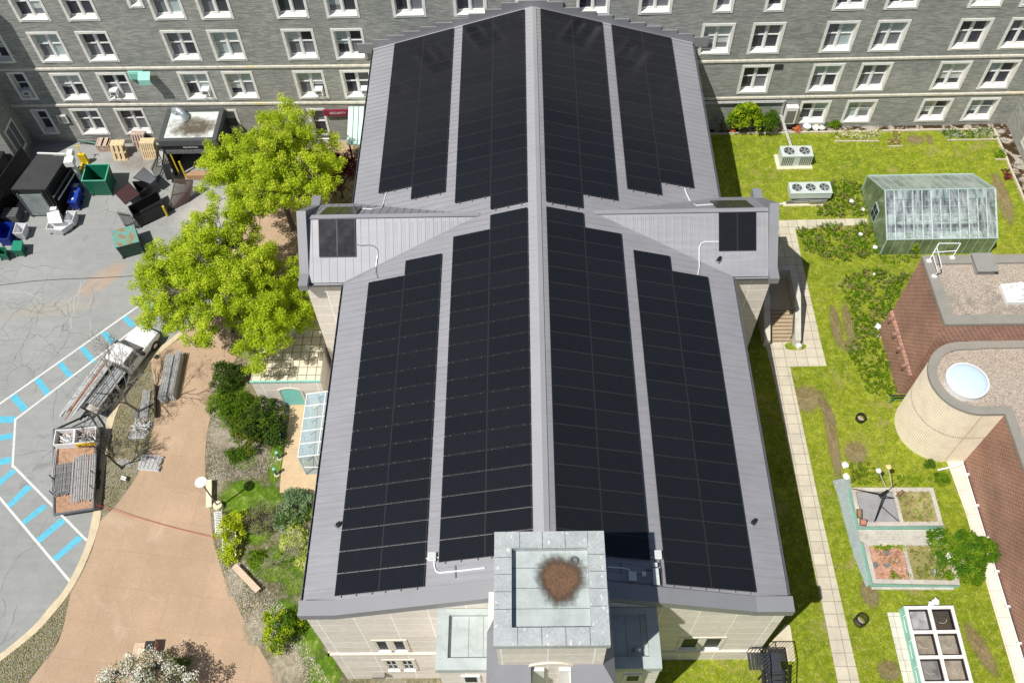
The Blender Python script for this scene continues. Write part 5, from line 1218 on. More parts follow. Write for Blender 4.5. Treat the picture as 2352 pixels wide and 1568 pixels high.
m.box(dcx-dw/2, dcx+dw/2, YF_-.012, YF_-.002, zf, zf+zd-.3)
P_ = [(dcx+math.cos(t)*dw/2, zf+zd-.3+math.sin(t)*.32) for t in [math.pi*k/12 for k in range(13)]]
m.face([(x, YF_-.012, z) for x, z in P_][::-1]); dd = m.build('door', MINT, hb)
m = MB()
for k in range(22): z = zf+.05+k*.1; m.box(dcx-dw/2+.05, dcx+dw/2-.02, YF_-.03, YF_-.012, z, z+.05)
m.build('slat', M('slat_teal', (.2, .5, .44), .6, 0, .1, 3), dd)
m = MB()
for k in range(12):
    f = lambda t, r: (dcx+math.cos(t)*(dw/2+r), zf+zd-.3+math.sin(t)*(.32+r)); a, b = math.pi*k/12, math.pi*(k+1)/12
    A, B, C_1, D_1 = f(a, 0), f(b, 0), f(b, .14), f(a, .14); m.hexa([(A[0], YF_-.06, A[1]), (D_1[0], YF_-.06, D_1[1]), (C_1[0], YF_-.06, C_1[1]), (B[0], YF_-.06, B[1])], [(A[0], YF_-.003, A[1]), (D_1[0], YF_-.003, D_1[1]), (C_1[0], YF_-.003, C_1[1]), (B[0], YF_-.003, B[1])])
for x in (dcx-dw/2-.14, dcx+dw/2): m.box(x, x+.14, YF_-.06, YF_-.003, zf-.1, zf+zd-.3)
m.build('door_surround', LIMP, hb)
m = MB(); a = gl(*C_(600, 740, 240, 896, 540, 150), 4.6); zb = zt
HUTM = M('roof_plant_metal', (.55, .56, .55), .5, .2, .15, 1.5)
m.hexa([(-17.6, 36.0, zb), (-15.35, 36.0, zb), (-15.35, 38.4, zb), (-17.6, 38.4, zb)], [(-17.6, 36.0, zb+1.1), (-15.35, 36.0, zb+1.1), (-15.35, 38.4, zb+1.1), (-17.6, 38.4, zb+1.1)], 0); m.box(-17.7, -15.25, 35.9, 38.5, zb+1.1, zb+1.17, 0); m.box(-16.6, -16.56, 35.9, 38.5, zb+1.171, zb+1.18, 1)
m.build('roof_plant', [HUTM, GUT], hb)
n = NT('lean_to_glass'); tr = n.add('ShaderNodeBsdfTransparent'); m1 = n.add('ShaderNodeMixShader'); m1.inputs[0].default_value = .34; tr.inputs[0].default_value = (.8, .92, 1, 1)
n.b.inputs['Base Color'].default_value = (.42, .62, .78, 1); n.b.inputs['Roughness'].default_value = .08; n.link(tr.outputs[0], m1.inputs[1]); n.link(n.b.outputs[0], m1.inputs[2]); n.link(m1.outputs[0], n.n['Material Output'].inputs[0])
LG = n.mat
ct = thing('glass_lean_to', 'white framed glass lean-to against the hall wall below the teal door', 'conservatory', (-13.4, 29, GL(29)))
cz = GL(27)+H0; cx0, cx1, cy0, cy1 = -15.25, -11.45, 26.95, 31.75; ze, zr_ = cz+2.55, cz+3.4
def pan(name, pts): m = MB(); m.face(pts); return m.build(name, LG, ct)
pan('roof_glass', [(cx0, cy0, ze), (cx1, cy0, zr_), (cx1, cy1, zr_), (cx0, cy1, ze)]); pan('wall_glass', [(cx0, cy0, cz), (cx1, cy0, cz), (cx1, cy0, zr_), (cx0, cy0, ze)]); pan('wall_glass', [(cx0, cy1, cz), (cx0, cy0, cz), (cx0, cy0, ze), (cx0, cy1, ze)])
m = MB()
for k in range(6): y = cy0+(cy1-cy0)*k/5; m.bar((cx0, y, ze+.02), (cx1, y, zr_+.02), .06, .06, up=(0, 1, 0)); m.bar((cx0-.02, y, cz), (cx0-.02, y, ze), .06)
for t_ in (0, .36, .7): m.bar((cx0+(cx1-cx0)*t_, cy0, ze+(zr_-ze)*t_+.025), (cx0+(cx1-cx0)*t_, cy1, ze+(zr_-ze)*t_+.025), .05, .06)
for x, k in ((cx0, 0), (cx0+1.2, .3), (cx0+2.4, .6)): m.bar((x, cy0-.02, cz), (x, cy0-.02, ze+k), .07)
m.bar((cx0, cy0-.02, cz+1.1), (cx1, cy0-.02, cz+1.1), .05); m.bar((cx0-.02, cy0, cz+1.0), (cx0-.02, cy1, cz+1.0), .04)
m.build('frame', WHT, ct)
m = MB(); m.box(cx0+.1, cx1, cy0+.1, cy1-.1, cz-.02, cz+.02); m.build('floor', M('pale_floor', (.5, .5, .48), .7, 0, .1, 2), ct)
m = MB()
for y in (27.8, 29.2, 30.8): m.cyl(-13.4, y, cz+.68, cz+.72, .55, 24); m.cyl(-13.4, y, cz, cz+.68, .05, 8)
m.build('round_table', M('table_top', (.62, .64, .66), .4), ct)
w2 = thing('glass_canopy', 'narrow glazed strip against the hall wall near the round leaved shrub', 'canopy', (-12, 22, GL(22)))
m = MB(); m.face([(-12.75, 20.0, GL(20)+2.6), (-11.45, 20.0, GL(20)+3.1), (-11.45, 25.2, GL(20)+3.1), (-12.75, 25.2, GL(20)+2.6)]); m.build('glass', LG, w2)
m = MB()
for k in range(7): y = 20+k*.86; m.bar((-12.75, y, GL(20)+2.62), (-11.45, y, GL(20)+3.12), .05, .05, up=(0, 1, 0))
m.bar((-12.75, 20, GL(20)+2.62), (-12.75, 25.2, GL(20)+2.62), .07)
for y in (20, 22.6, 25.2): m.bar((-12.75, y, GL(y)), (-12.75, y, GL(20)+2.6), .06)
m.build('frame', WHT, w2)
# bollards
BT = M('bollard_teal', (.06, .16, .15), .5, 0, .1, 4)
for (lx, ly), lb in (((215, 1065), 'middle teal bollard on the grass edge of the forecourt'), ((190, 1215), 'front teal bollard on the grass edge of the forecourt'), ((235, 905), 'rear teal bollard half hidden by the dark shrub')):
    p = gl(*q(1, 2, lx, ly), H0); t = thing('bollard', lb, 'bollard', p, 0, 'teal bollards by the forecourt')
    m = MB(); m.cyl(p.x, p.y, p.z-.05, p.z+.85, .1, 14); m.build('post', BT, t); m = MB(); m.cyl(p.x, p.y, p.z+.85, p.z+.93, .12, 14, r1=.07); m.build('cap', MINT, t); m = MB(); m.cyl(p.x, p.y, p.z, p.z+.03, .2, 14); m.build('base', CB, t)
# lamp post
p = gl(503, 1165, H0); t = thing('lamp_post', 'slim pole lamp with a white round disc head beside the walkway', 'street lamp', p)
hd = gy(458, 1107, p.y); m = MB(); m.tube([p, (p.x, p.y, hd.z-.2)], .05, 10); m.build('pole', GUT, t)
m = MB(); m.cyl(p.x, p.y, hd.z-.12, hd.z, .28, 28, r1=.38); m.cyl(p.x, p.y, hd.z, hd.z+.03, .38, 28); m.cyl(p.x, p.y, hd.z+.03, hd.z+.05, .26, 24); hdo = m.build('lamp_head', M('lamp_white', (.75, .76, .78), .4), t)
m = MB(); m.cyl(p.x, p.y, p.z-.2, p.z+.42, .3, 24); m.cyl(p.x, p.y, p.z+.42, p.z+.45, .2, 20); m.build('footing', PADM, t)
def bench(name, lb, a, b, w_, h, mat, gr):
    A, B = gl(*a, H0), gl(*b, H0); t = thing(name, lb, 'bench', A, 0, gr)
    m = MB(); m.bar(A+Vector((0, 0, h)), B+Vector((0, 0, h)), w_, .1); m.build('seat', mat, t)
    for k in (.12, .88): c = A.lerp(B, k); m = MB(); m.box(c.x-.12, c.x+.12, c.y-.12, c.y+.12, c.z-.1, c.z+h-.05); m.build('leg', CB, t)
bench('slab_bench', 'pale straight bench just above the lamp post footing', q(0, 2, 1935, 1290), q(0, 2, 1935, 1540), .36, .42, PADM, 'long slab benches')
bench('slab_bench', 'reddish slab bench on the pebble bed below the bamboo', C_(500, 1160, 300, 1384, 350, 1040), C_(500, 1160, 300, 1384, 620, 1320), .4, .42, M('bench_stone', srgb(204, 182, 158), .85, 0, .12, 2), 'long slab benches')
# ------------------------------------------------------------------ service yard: black enclosure, bins, canopy
RIB = M('black_ribbed_metal', (.022, .022, .024), .45, .2, .15, 3)
e1 = thing('black_compactor', 'large black ribbed metal container with a grey shutter by the grey wall', 'container', (-38.5, 51.5, GL(51.5)))
zc = GL(50)+.05; zh = zc+2.95
fl, fr_, br_, bl_ = (-40.3, 49.5), (-37.55, 49.42), (-36.85, 53.05), (-39.35, 53.2)
m = MB(); m.hexa([(*p, zc) for p in (fl, fr_, br_, bl_)], [(*p, zh) for p in (fl, fr_, br_, bl_)])
for a, b, dx, dy in ((fr_, br_, .03, 0), (fl, bl_, -.03, 0), (fl, fr_, 0, -.03)):
    A, B = Vector((*a, 0)), Vector((*b, 0)); n_ = int((B-A).length/.22)
    for k in range(n_): p = A.lerp(B, (k+.5)/n_); m.box(p.x-.05+dx, p.x+.05+dx, p.y-.05+dy, p.y+.05+dy, zc, zh-.02) if dy == 0 or k < 2 or k > n_-3 else None
m.build('body', RIB, e1)
m = MB(); m.hexa([(*p, zh) for p in (fl, fr_, br_, bl_)], [(*p, zh+.05) for p in (fl, fr_, br_, bl_)]); m.build('roof', M('roof_charcoal', (.045, .046, .05), .6, 0, .2, 1.5, fine=(8, .2)), e1)
m = MB(); m.box(-39.9, -38.1, 49.36, 49.41, zc+.1, zc+2.5); sh_ = m.build('shutter', M('shutter_grey', (.30, .34, .33), .5, .2, .25, 1.2), e1)
m = MB(); m.box(-40.0, -39.9, 49.3, 49.4, zc, zc+2.6); m.box(-38.1, -38.0, 49.3, 49.4, zc, zc+2.6); m.build('frame', GUT, e1)
for dx in (.22, .5): m = MB(); m.bar((fr_[0]+dx, fr_[1], zc+2.3-dx), (br_[0]+dx, br_[1], zc+2.3-dx), .08, .1); m.build('rail', GUT, e1)
fn = thing('louvre_fence', 'tall black louvred screen fence left of the black container', 'fence', (-42.3, 50, GL(50)))
m = MB(); A, B = Vector((-40.8, 54.0, 0)), Vector((-42.6, 47.0, 0))
for k in range(60): p = A.lerp(B, k/60); m.box(p.x-.05, p.x+.05, p.y-.02, p.y+.02, GL(p.y), GL(p.y)+3.0)
for z in (.4, 1.7, 2.9): m.bar((A.x, A.y, GL(A.y)+z), (B.x, B.y, GL(B.y)+z), .06, .08)
m.build('slat', RIB, fn)
m = MB(); m.box(-46, -42.4, 47, 54, GL(50)-.3, GL(50)+2.8, 0); m.build('black_container', RIB, None, **T('second black container behind the louvred screen fence', 'container'))
p = gl(*C_(0, 360, 300, 1680, 700, 70), 3.0); m = MB(); m.bar((-39.3, 53.35, zh+.1), (-37.0, 53.2, zh+.1), .12, .12); m.build('white_pipe', WHT, None, **T('white pipe along the rear edge of the black container', 'pipe'))
m = MB(); m.box(-36.9, -36.2, 52.2, 52.9, zh-.35, zh+.15, 0, .1); m.box(-36.8, -36.35, 52.9, 53.5, zh-.1, zh+.35, 0, .1); m.tube([(-36.5, 52.6, zh-.35), (-36.4, 52.5, GL(52))], .2, 10); m.build('white_duct_box', WHT, None, **T('white boxed duct standing at the rear corner of the black container', 'duct'))
def bin_(name, lb, cat, corners, z0, h, mat, taper=.85, open_=True, lid=None, gr=None, rim=None, wheels=False):
    P = [Vector(c) for c in corners]; cx = sum(p.x for p in P)/len(P); cy = sum(p.y for p in P)/len(P)
    t = thing(name, lb, cat, (cx, cy, z0), 0, gr); P = [(p.x, p.y) for p in P]
    a = sum(P[i][0]*P[(i+1) % len(P)][1]-P[(i+1) % len(P)][0]*P[i][1] for i in range(len(P)))
    if a < 0: P = P[::-1]
    Bt = [(cx+(x-cx)*taper, cy+(y-cy)*taper) for x, y in P]; I = inset(P, .05); Ib = inset(Bt, .05); n_ = len(P)
    m = MB()
    for i in range(n_):
        j = (i+1) % n_; m.face([(*Bt[i], z0+.08), (*Bt[j], z0+.08), (*P[j], z0+h), (*P[i], z0+h)])
        if open_: m.face([(*P[i], z0+h), (*P[j], z0+h), (*I[j], z0+h), (*I[i], z0+h)]); m.face([(*I[i], z0+h), (*I[j], z0+h), (*Ib[j], z0+.2), (*Ib[i], z0+.2)])
        e = Vector(P[j])-Vector(P[i]); L_1 = e.length; k = .2
        while k < L_1-.1:
            f = k/L_1; a1 = Vector(P[i]).lerp(Vector(P[j]), f); b1 = Vector(Bt[i]).lerp(Vector(Bt[j]), f); m.bar((a1.x, a1.y, z0+h-.12), (b1.x, b1.y, z0+.15), .045, .03); k += .24
    m.face([(*p, z0+.2) for p in Ib]) if open_ else m.face([(*p, z0+h) for p in P]); m.face([(*p, z0+.08) for p in Bt][::-1])
    m.build('body', mat, t)
    if rim is not None: O = inset(P, -.05); copring('rim', P, .05, z0+h-.05, z0+h+.02, rim, t)
    if lid is not None:
        O = inset(P, -.04); m = MB(); m.hexa([(*p, z0+h) for p in O], [(cx+(x-cx)*.96, cy+(y-cy)*.96, z0+h+.07) for x, y in O]); m.build('lid', lid, t)
    for p in Bt: m = MB(); m.tube([(p[0]-.05, p[1], z0+.08), (p[0]+.05, p[1], z0+.08)], .08, 10); m.build('wheel', BLK, t)
    return t
GB = M('green_plastic', (.008, .16, .09), .4, 0, .12, 2); GBL = M('green_rim', (.10, .42, .28), .4, 0, .1, 3)
z0 = GL(52)
bin_('large_green_bin', 'large open dark green wheeled bin in the service yard', 'bin', [(-35.65, 51.3), (-33.75, 51.3), (-33.85, 53.1), (-35.75, 53.1)], z0, 1.85, GB, .84, True, None, None, GBL)
TQ = M('rusty_turquoise_lid', (.10, .42, .40), .6, 0, .2, 1.5)
def rustlid():
    n = NT('rusty_turquoise'); co = n.coord(); a = n.noise(co, 1.5, 6, .75)
    return n.done(n.ramp(a, [(.40, srgb(84, 160, 156)), (.48, srgb(110, 168, 158)), (.54, srgb(150, 130, 98)), (.7, srgb(112, 84, 64))]), .6, .1)
P = [gl(*q(0, 1, *p), 1.5) for p in ((1060, 705), (1275, 645), (1225, 485), (1020, 550))]
ts = bin_('green_skip', 'dark green front-load skip with a rusty turquoise lid', 'skip', P, GL(45.8), 1.45, M('dark_green_steel', (.02, .07, .05), .5, .1, .2, 2), .9, False, rustlid(), None)
# blue bins beside the container
BLU = M('blue_plastic', (.006, .03, .30), .4, 0, .12, 3)
cc = lambda lx, ly, h=0: gl(*C_(0, 360, 300, 1680, lx, ly), h)
for i, (lx, ly, lb) in enumerate(((1020, 600, 'blue wheelie bin with a pale square label, rear of the pair'), (990, 700, 'blue wheelie bin with a pale square label, front of the pair'), (1020, 510, 'blue wheelie bin with its lid open and a clear sack showing'))):
    p = cc(lx, ly, 1.05); zz = GL(p.y); C4 = [(p.x-.33, p.y-.35), (p.x+.33, p.y-.35), (p.x+.33, p.y+.35), (p.x-.33, p.y+.35)]
    b_ = bin_('blue_bin', lb, 'bin', C4, zz, 1.0, BLU, .78, i == 2, None if i == 2 else M('blue_lid_%d' % i, (.02, .06, .42), .4), 'blue wheelie bins')
    if i < 2: m = MB(); m.box(p.x-.09, p.x+.09, p.y-.12, p.y+.08, zz+1.071, zz+1.076); m.build('label', WHT, b_)
    else:
        m = MB(); boulder(m, p.x, p.y, zz+.8, .28, 3, .5); m.build('sack', M('clear_sack', (.4, .45, .5), .3, 0, .2, 5), b_); m = MB(); m.hexa([(p.x-.75, p.y+.1, zz+.9), (p.x-.4, p.y-.1, zz+1.0), (p.x-.3, p.y+.45, zz+1.05), (p.x-.7, p.y+.6, zz+.9)], [(p.x-.75, p.y+.1, zz+.95), (p.x-.4, p.y-.1, zz+1.05), (p.x-.3, p.y+.45, zz+1.1), (p.x-.7, p.y+.6, zz+.95)]); m.build('lid', BLU, b_)
WB = M('white_bin_plastic', (.72, .72, .74), .5, 0, .08, 3)
for C4, h, lb in (([(170, 1170), (300, 1170), (355, 1025), (205, 1020)], .9, 'open white crate bin beside the blue tub at the yard edge'), ([(625, 1110), (840, 1130), (1000, 1010), (650, 1010)], .7, 'open white tub leaning on a stack of white boards'), ([(865, 1000), (985, 1000), (1035, 855), (905, 855)], .9, 'open white crate bin right of the white boards')):
    P = [cc(*p, h) for p in C4]; bin_('white_tub', lb, 'tub', P, GL(P[0].y), h, WB, .8, True, None, 'open white plastic tubs')
m = MB(); a, b, c, d = cc(640, 900, 1.3), cc(800, 860, 1.5), cc(850, 1010, .9), cc(660, 1020, .8)
for k in range(4): off = Vector((.03*k, -.06*k, 0)); m.hexa([p+off for p in (d, c, b, a)], [p+off+Vector((0, 0, .04)) for p in (d, c, b, a)])
m.build('stacked_boards', WB, None, **T('leaning stack of white plastic boards between two white tubs', 'boards'))
p = cc(725, 830, 1.2); m = MB(); m.box(p.x-.25, p.x+.25, p.y-.2, p.y+.2, GL(p.y), p.z, 0, .2); m.build('white_carton', WB, None, **T('small white carton behind the leaning white boards', 'carton'))
p = cc(130, 880, 1.0); m = MB()
for k in range(5): m.box(p.x-.6, p.x+.6, p.y-.5+k*.2, p.y-.35+k*.2, GL(p.y), GL(p.y)+1.0)
m.build('grey_crate_stack', M('grey_plastic', (.12, .13, .13), .6), None, **T('stack of grey crates in the shade left of the shutter', 'crates'))
P = [cc(*p, 1.1) for p in ((-60, 1240), (100, 1240), (165, 1000), (-60, 1000))]; bin_('blue_tub', 'large dark blue tub at the left edge of the yard', 'tub', P, GL(P[0].y), 1.05, BLU, .85, True)
P = [cc(*p, .9) for p in ((-60, 1450), (70, 1450), (60, 1340), (-60, 1340))]; bin_('small_green_bin', 'small dark green open bin cut by the left edge', 'bin', P, GL(P[0].y), .8, GB, .8, True, None, 'small green bins')
P = [cc(*p, .9) for p in ((150, 1400), (285, 1400), (300, 1270), (180, 1270))]; bin_('small_green_bin', 'small green bin with a closed green lid', 'bin', P, GL(P[0].y), .85, GB, .82, False, M('green_lid', (.02, .25, .15), .4), 'small green bins')
# yellow pallet truck and wall tap
YEL = M('safety_yellow', (.70, .52, .02), .5, 0, .12, 4)
p = cc(1120, 200, .6); t = thing('pallet_lift', 'yellow hand lift standing beside the black container', 'hand lift', (p.x, p.y, GL(p.y)))
m = MB(); z = GL(p.y)
for dx in (-.3, .15): m.box(p.x+dx, p.x+dx+.14, p.y-.8, p.y+.35, z+.1, z+.22)
m.box(p.x-.3, p.x+.3, p.y+.3, p.y+.55, z+.1, z+1.1); m.build('body', YEL, t); m = MB(); m.tube([(p.x, p.y+.45, z+1.1), (p.x-.15, p.y+.75, z+1.7)], .04, 8); m.tube([(p.x-.4, p.y+.75, z+1.7), (p.x+.1, p.y+.75, z+1.7)], .04, 8); m.build('handle', YEL, t)
p = gl(222, 362, .5); m = MB(); m.tube([(p.x-1.8, 56.9, p.z+.2), (p.x, 56.6, p.z)], .06, 8); m.box(p.x-.1, p.x+.35, 56.4, 56.8, p.z-.25, p.z+.2); m.build('gas_valve', M('valve_green', (.1, .22, .19), .5, .2), None, **T('green valve set on a pale pipe at the foot of the grey wall', 'valve'))
# pallets
PW = M('pallet_wood', srgb(224, 200, 160), .85, 0, .14, 3, fine=(12, .2)); PWG = M('grey_pallet_wood', srgb(190, 170, 156), .85, 0, .2, 3)
def pallet(lb, px, top, wd, hh, boards, mat, lean=.35, n_stack=4):
    p = gl(*px); t = thing('leaning_pallets', lb, 'pallets', (p.x, p.y, GL(p.y)), 0, 'timber pallets against the grey wall'); z = GL(p.y)
    for s_ in range(n_stack):
        m = MB(); o = s_*.17
        def pt(x, d, u): return (p.x+x, p.y+o*.95+d+u*lean, z+u)
        for k in range(boards):
            x0 = k*wd/boards; x1 = x0+wd/boards*.62; m.hexa([pt(x0, 0, 0), pt(x1, 0, 0), pt(x1, .03, 0), pt(x0, .03, 0)], [pt(x0, 0, hh), pt(x1, 0, hh), pt(x1, .03, hh), pt(x0, .03, hh)])
            m.hexa([pt(x0, .12, 0), pt(x1, .12, 0), pt(x1, .15, 0), pt(x0, .15, 0)], [pt(x0, .12, hh), pt(x1, .12, hh), pt(x1, .15, hh), pt(x0, .15, hh)])
        for u in (0, hh/2-.05, hh-.1): m.hexa([pt(0, .03, u), pt(wd, .03, u), pt(wd, .12, u), pt(0, .12, u)], [pt(0, .03, u+.1), pt(wd, .03, u+.1), pt(wd, .12, u+.1), pt(0, .12, u+.1)])
        m.build('pallet', mat, t)
pallet('stack of pale pallets with three wide boards leaning at the left', (262, 370), 0, 1.15, 1.35, 3, PW)
pallet('grey weathered pallets leaning between two pale pallet stacks', (309, 344), 0, 1.15, 1.3, 5, PWG, .35, 3)
pallet('stack of pale slatted pallets nearest the black canopy', (330, 367), 0, 1.2, 1.4, 7, PW, .35, 4)
p = gl(243, 348); m = MB()
for k in range(5): m.box(p.x-.6+.03*k, p.x+.5, p.y-.1, p.y+.9, GL(p.y)+k*.17, GL(p.y)+k*.17+.06)
for k in range(3): m.box(p.x-.6+k*.45, p.x-.45+k*.45, p.y-.08, p.y+.88, GL(p.y), GL(p.y)+.74)
m.build('flat_pallets', PWG, None, **T('low flat stack of grey pallets left of the leaning ones', 'pallets'))
# black loading canopy
t = thing('loading_canopy', 'black steel loading canopy with stained white flat roof and sign board', 'canopy', (-26.7, 54.8, GL(54)))
X0, X1, YF, YB = -29.15, -24.55, 53.35, 57.0; zr = GL(53.3)+3.95
m = MB(); copP = [(X0, YF), (X1, YF), (X1, YB), (X0, YB)]; m.box(X0+.2, X1-.2, YF+.2, YB, zr-.2, zr-.06)
def stainroof():
    n = NT('stained_flat_roof'); co = n.coord(); mp = n.add('ShaderNodeMapping'); mp.vector_type = 'TEXTURE'; mp.inputs['Location'].default_value = (.1, .15, 3.9); mp.inputs['Scale'].default_value = (2.2, 1.3, 50)
    n.link(co, mp.inputs[0]); gg = n.add('ShaderNodeTexGradient'); gg.gradient_type = 'SPHERICAL'; n.link(mp.outputs[0], gg.inputs[0])
    f = n.mix(.45, n.ramp(gg.outputs['Fac'], [(0, (0, 0, 0)), (.6, (1, 1, 1))]), n.ramp(n.noise(co, 1.4, 6, .75), [(.35, (0, 0, 0)), (.65, (1, 1, 1))]))
    return n.done(n.ramp(f, [(.2, srgb(208, 214, 212)), (.5, srgb(150, 148, 140)), (.75, srgb(92, 84, 72))]), .7)
m.build('flat_roof', stainroof(), t)
copring('fascia', copP, .32, zr-.55, zr, M('charcoal_fascia', (.085, .09, .095), .5, .1, .08, 2), t, out=.03)
m = MB(); zg = GL(53.4); m.box(X0+.05, X0+.2, YF+.05, YB, zg, zr-.5); m.box(X1-.2, X1-.05, YF+.05, YB, zg, zr-.5); m.box(X0+.2, X1-.2, YB-.1, YB, zg, zr-.5); m.box(X0+.2, X1-.2, YF+.06, YF+.1, zr-1.05, zr-.5); m.build('side_wall', RIB, t)
m = MB(); m.box(X0+.25, X1-.3, YF-.02, YF+.05, zr-1.4, zr-1.05); m.build('rolled_curtain', M('silver_curtain', (.2, .2, .21), .35, .3, .5, 6), t)
m = MB(); a = (X0+X1)/2-.5; m.box(a-.25, a+1.35, YF+.03, YF+.05, zr-.9, zr-.62); sg = m.build('sign_board', M('sign_black', (.01, .01, .01), .5), t)
def text(s_, size, loc, rot, mat, par, name='lettering', depth=.004):
    cu = bpy.data.curves.new(name, 'FONT'); cu.body = s_; cu.size = size; cu.extrude = depth; cu.align_x = 'CENTER'; cu.align_y = 'CENTER'
    o = bpy.data.objects.new(name, cu); COL.objects.link(o); dg = bpy.context.evaluated_depsgraph_get(); me = bpy.data.meshes.new_from_object(o.evaluated_get(dg)); bpy.data.objects.remove(o)
    me.transform(Matrix.Translation(Vector(loc)) @ Matrix.Rotation(rot[2], 4, 'Z') @ Matrix.Rotation(rot[0], 4, 'X')); me.transform(Matrix.Translation(-WL[par.name])) if par else None
    me.materials.clear(); me.materials.append(mat); o = bpy.data.objects.new(name, me); COL.objects.link(o)
    if par: o.parent = par
    return o
text('RECEIVING', .24, (a+.55, YF+.024, zr-.76), (math.pi/2, 0, 0), WHT, sg)
m = MB(); m.box(X0+1.2, X1-.1, YF-.45, YF+.05, zg-.0, zg+.5, 0); m.build('dock_step', M('dock_tan', srgb(176, 140, 108), .85, 0, .1, 2), t)
m = MB(); m.box(X0+1.0, X0+1.12, YF-.3, YF-.18, zg, zg+1.9); m.build('guard_post', YEL, t)
m = MB(); m.box(X0+.45, X0+.55, YF-.02, YF+.06, zg+.3, zr-1.3); m.build('guide_rail', YEL, t)
m = MB(); m.tube([(-28.5+.55*(1-math.cos(t)), 56.7-.3*t, zr-.1+.65*math.sin(t)) for t in [i*math.pi/8 for i in range(9)]], .27, 14); m.build('elbow_duct', M('duct_silver', (.5, .55, .6), .35, .6, .1, 3), t)
m = MB(); m.box(-17.7+.0, -17.69, 57, 57.01, 2, 2.01); a = gy(800, 255, 56.72); a.x -= .74
m = MB(); m.box(a.x-1.35, a.x+.72, 56.72, 56.85, a.z-.5, a.z+.08); sgn = m.build('security_sign', M('sign_maroon', srgb(140, 40, 66), .5, 0, .05, 2), None, **T('maroon wall sign with white SECURITY lettering beside the glass doorway', 'sign'))
WL[sgn.name] = Vector((0, 0, 0)); text('SECURITY', .3, (a.x-.16, 56.71, a.z-.21), (math.pi/2, 0, 0), WHT, sgn)
b = gy(848, 230, 56.7)
t = thing('entrance_canopy', 'pale mint metal entrance canopy where the hall meets the grey building', 'canopy', (b.x, 55, 0))
m = MB(); zc1 = gy(840, 240, 56.8).z; p1, p2 = gl(*C_(680, 220, 240, 1344, 985, 690), 3.0), 0
a1 = gy(*C_(680, 220, 240, 1344, 955, 228), 56.8); f1 = gy(*C_(680, 220, 240, 1344, 955, 700), 53.6)
MNT = M('mint_metal', srgb(196, 234, 222), .5, .1, .05, 2)
m.hexa([(a1.x, 53.6, a1.z-1.15), (-11.5, 53.6, a1.z-1.15), (-11.5, 56.8, a1.z-.1), (a1.x, 56.8, a1.z-.1)], [(a1.x, 53.6, a1.z-1.05), (-11.5, 53.6, a1.z-1.05), (-11.5, 56.8, a1.z), (a1.x, 56.8, a1.z)]); m.build('roof', MNT, t)
m = MB()
for k in range(1, 7): x = a1.x+k*.42; m.bar((x, 53.6, a1.z-1.03), (x, 56.8, a1.z+.02), .03, .05, up=(1, 0, 0)) if x < -11.5 else None
m.build('seam', GUT, t)
m = MB(); m.box(a1.x+.1, a1.x+.22, 53.7, 53.82, GL(54), a1.z-1.1); m.box(-11.9, -11.75, 53.7, 53.85, GL(54), a1.z-1.1); m.build('post', BLK, t)
# fence panels, gate and clutter in front of the canopy
ee = lambda lx, ly, h=0: gl(*C_(240, 300, 320, 1930, lx, ly), h)
def rail_fence(name, lb, a, b, h, n_, gr=None, mat=BLK, w_=.035, lean=Vector((0, 0, 0))):
    A, B = ee(*a), ee(*b); t = thing(name, lb, 'fence', A, 0, gr)
    m = MB()
    for k in range(n_+1): p = A.lerp(B, k/n_); m.bar(p, p+Vector((0, 0, h))+lean, w_)
    m.build('paling', mat, t)
    for z in (.2, h-.25): m = MB(); f = z/h; m.bar(A+Vector((0, 0, z))+lean*f, B+Vector((0, 0, z))+lean*f, .05, .05); m.build('rail', mat, t)
BRN = M('brown_slats', (.09, .06, .05), .6, 0, .15, 3)
rail_fence('steel_fence', 'black steel paling fence with open bars, left panel toward the yard', (400, 1525), (575, 1550), 1.7, 9, 'black steel fence panels')
rail_fence('steel_fence', 'black steel paling fence with open bars, long front panel', (585, 1560), (990, 1350), 1.5, 24, 'black steel fence panels')
rail_fence('steel_fence', 'black steel paling fence behind the dark bins, running to the canopy', (880, 880), (1010, 560), 1.7, 16, 'black steel fence panels')
t = thing('slatted_gate', 'brown slatted gate standing beside the black canopy', 'gate', ee(1200, 1100))
A, B, C1, D1 = ee(1030, 1300, .1), ee(1330, 1150, .1), ee(1390, 850, 1.6), ee(1130, 830, 1.6)
m = MB()
for k in range(26): f = k/25; m.bar(A.lerp(D1, f), B.lerp(C1, f), .045)
m.build('slat', BRN, t); m = MB()
for p, r_ in ((A, B), (B, C1), (C1, D1), (D1, A), (A.lerp(D1, .5), B.lerp(C1, .5))): m.bar(p, r_, .07)
m.build('frame', BRN, t)
def sheet(name, lb, cat, pts, hs, mat, th=.05, ribs=0, rm=None):
    P = [ee(*p, h) for p, h in zip(pts, hs)]; t = thing(name, lb, cat, P[0]); m = MB(); nn = (P[1]-P[0]).cross(P[3]-P[0]).normalized()*th
    if nn.z < 0: P = P[::-1]; nn = -nn
    m.hexa([p-nn for p in P], P); m.build('panel', mat, t)
    if ribs:
        m = MB()
        for k in range(ribs): f = (k+.5)/ribs; m.bar(P[0].lerp(P[1], f)+nn*.2, P[3].lerp(P[2], f)+nn*.2, .05, .04, up=tuple(nn.normalized()))
        m.build('rib', rm or mat, t)
    m = MB()
    for i in range(4): m.bar(P[i], P[(i+1) % 4], .05)
    m.build('edge', RIB, t); return t
sheet('ribbed_lid', 'grey ribbed bin lid propped above the black bins', 'lid', ((515, 810), (670, 660), (855, 820), (770, 900)), (1.3, 1.4, 1.3, 1.2), M('lid_grey', (.07, .075, .085), .5, 0, .1, 3), .05, 8, GUT)
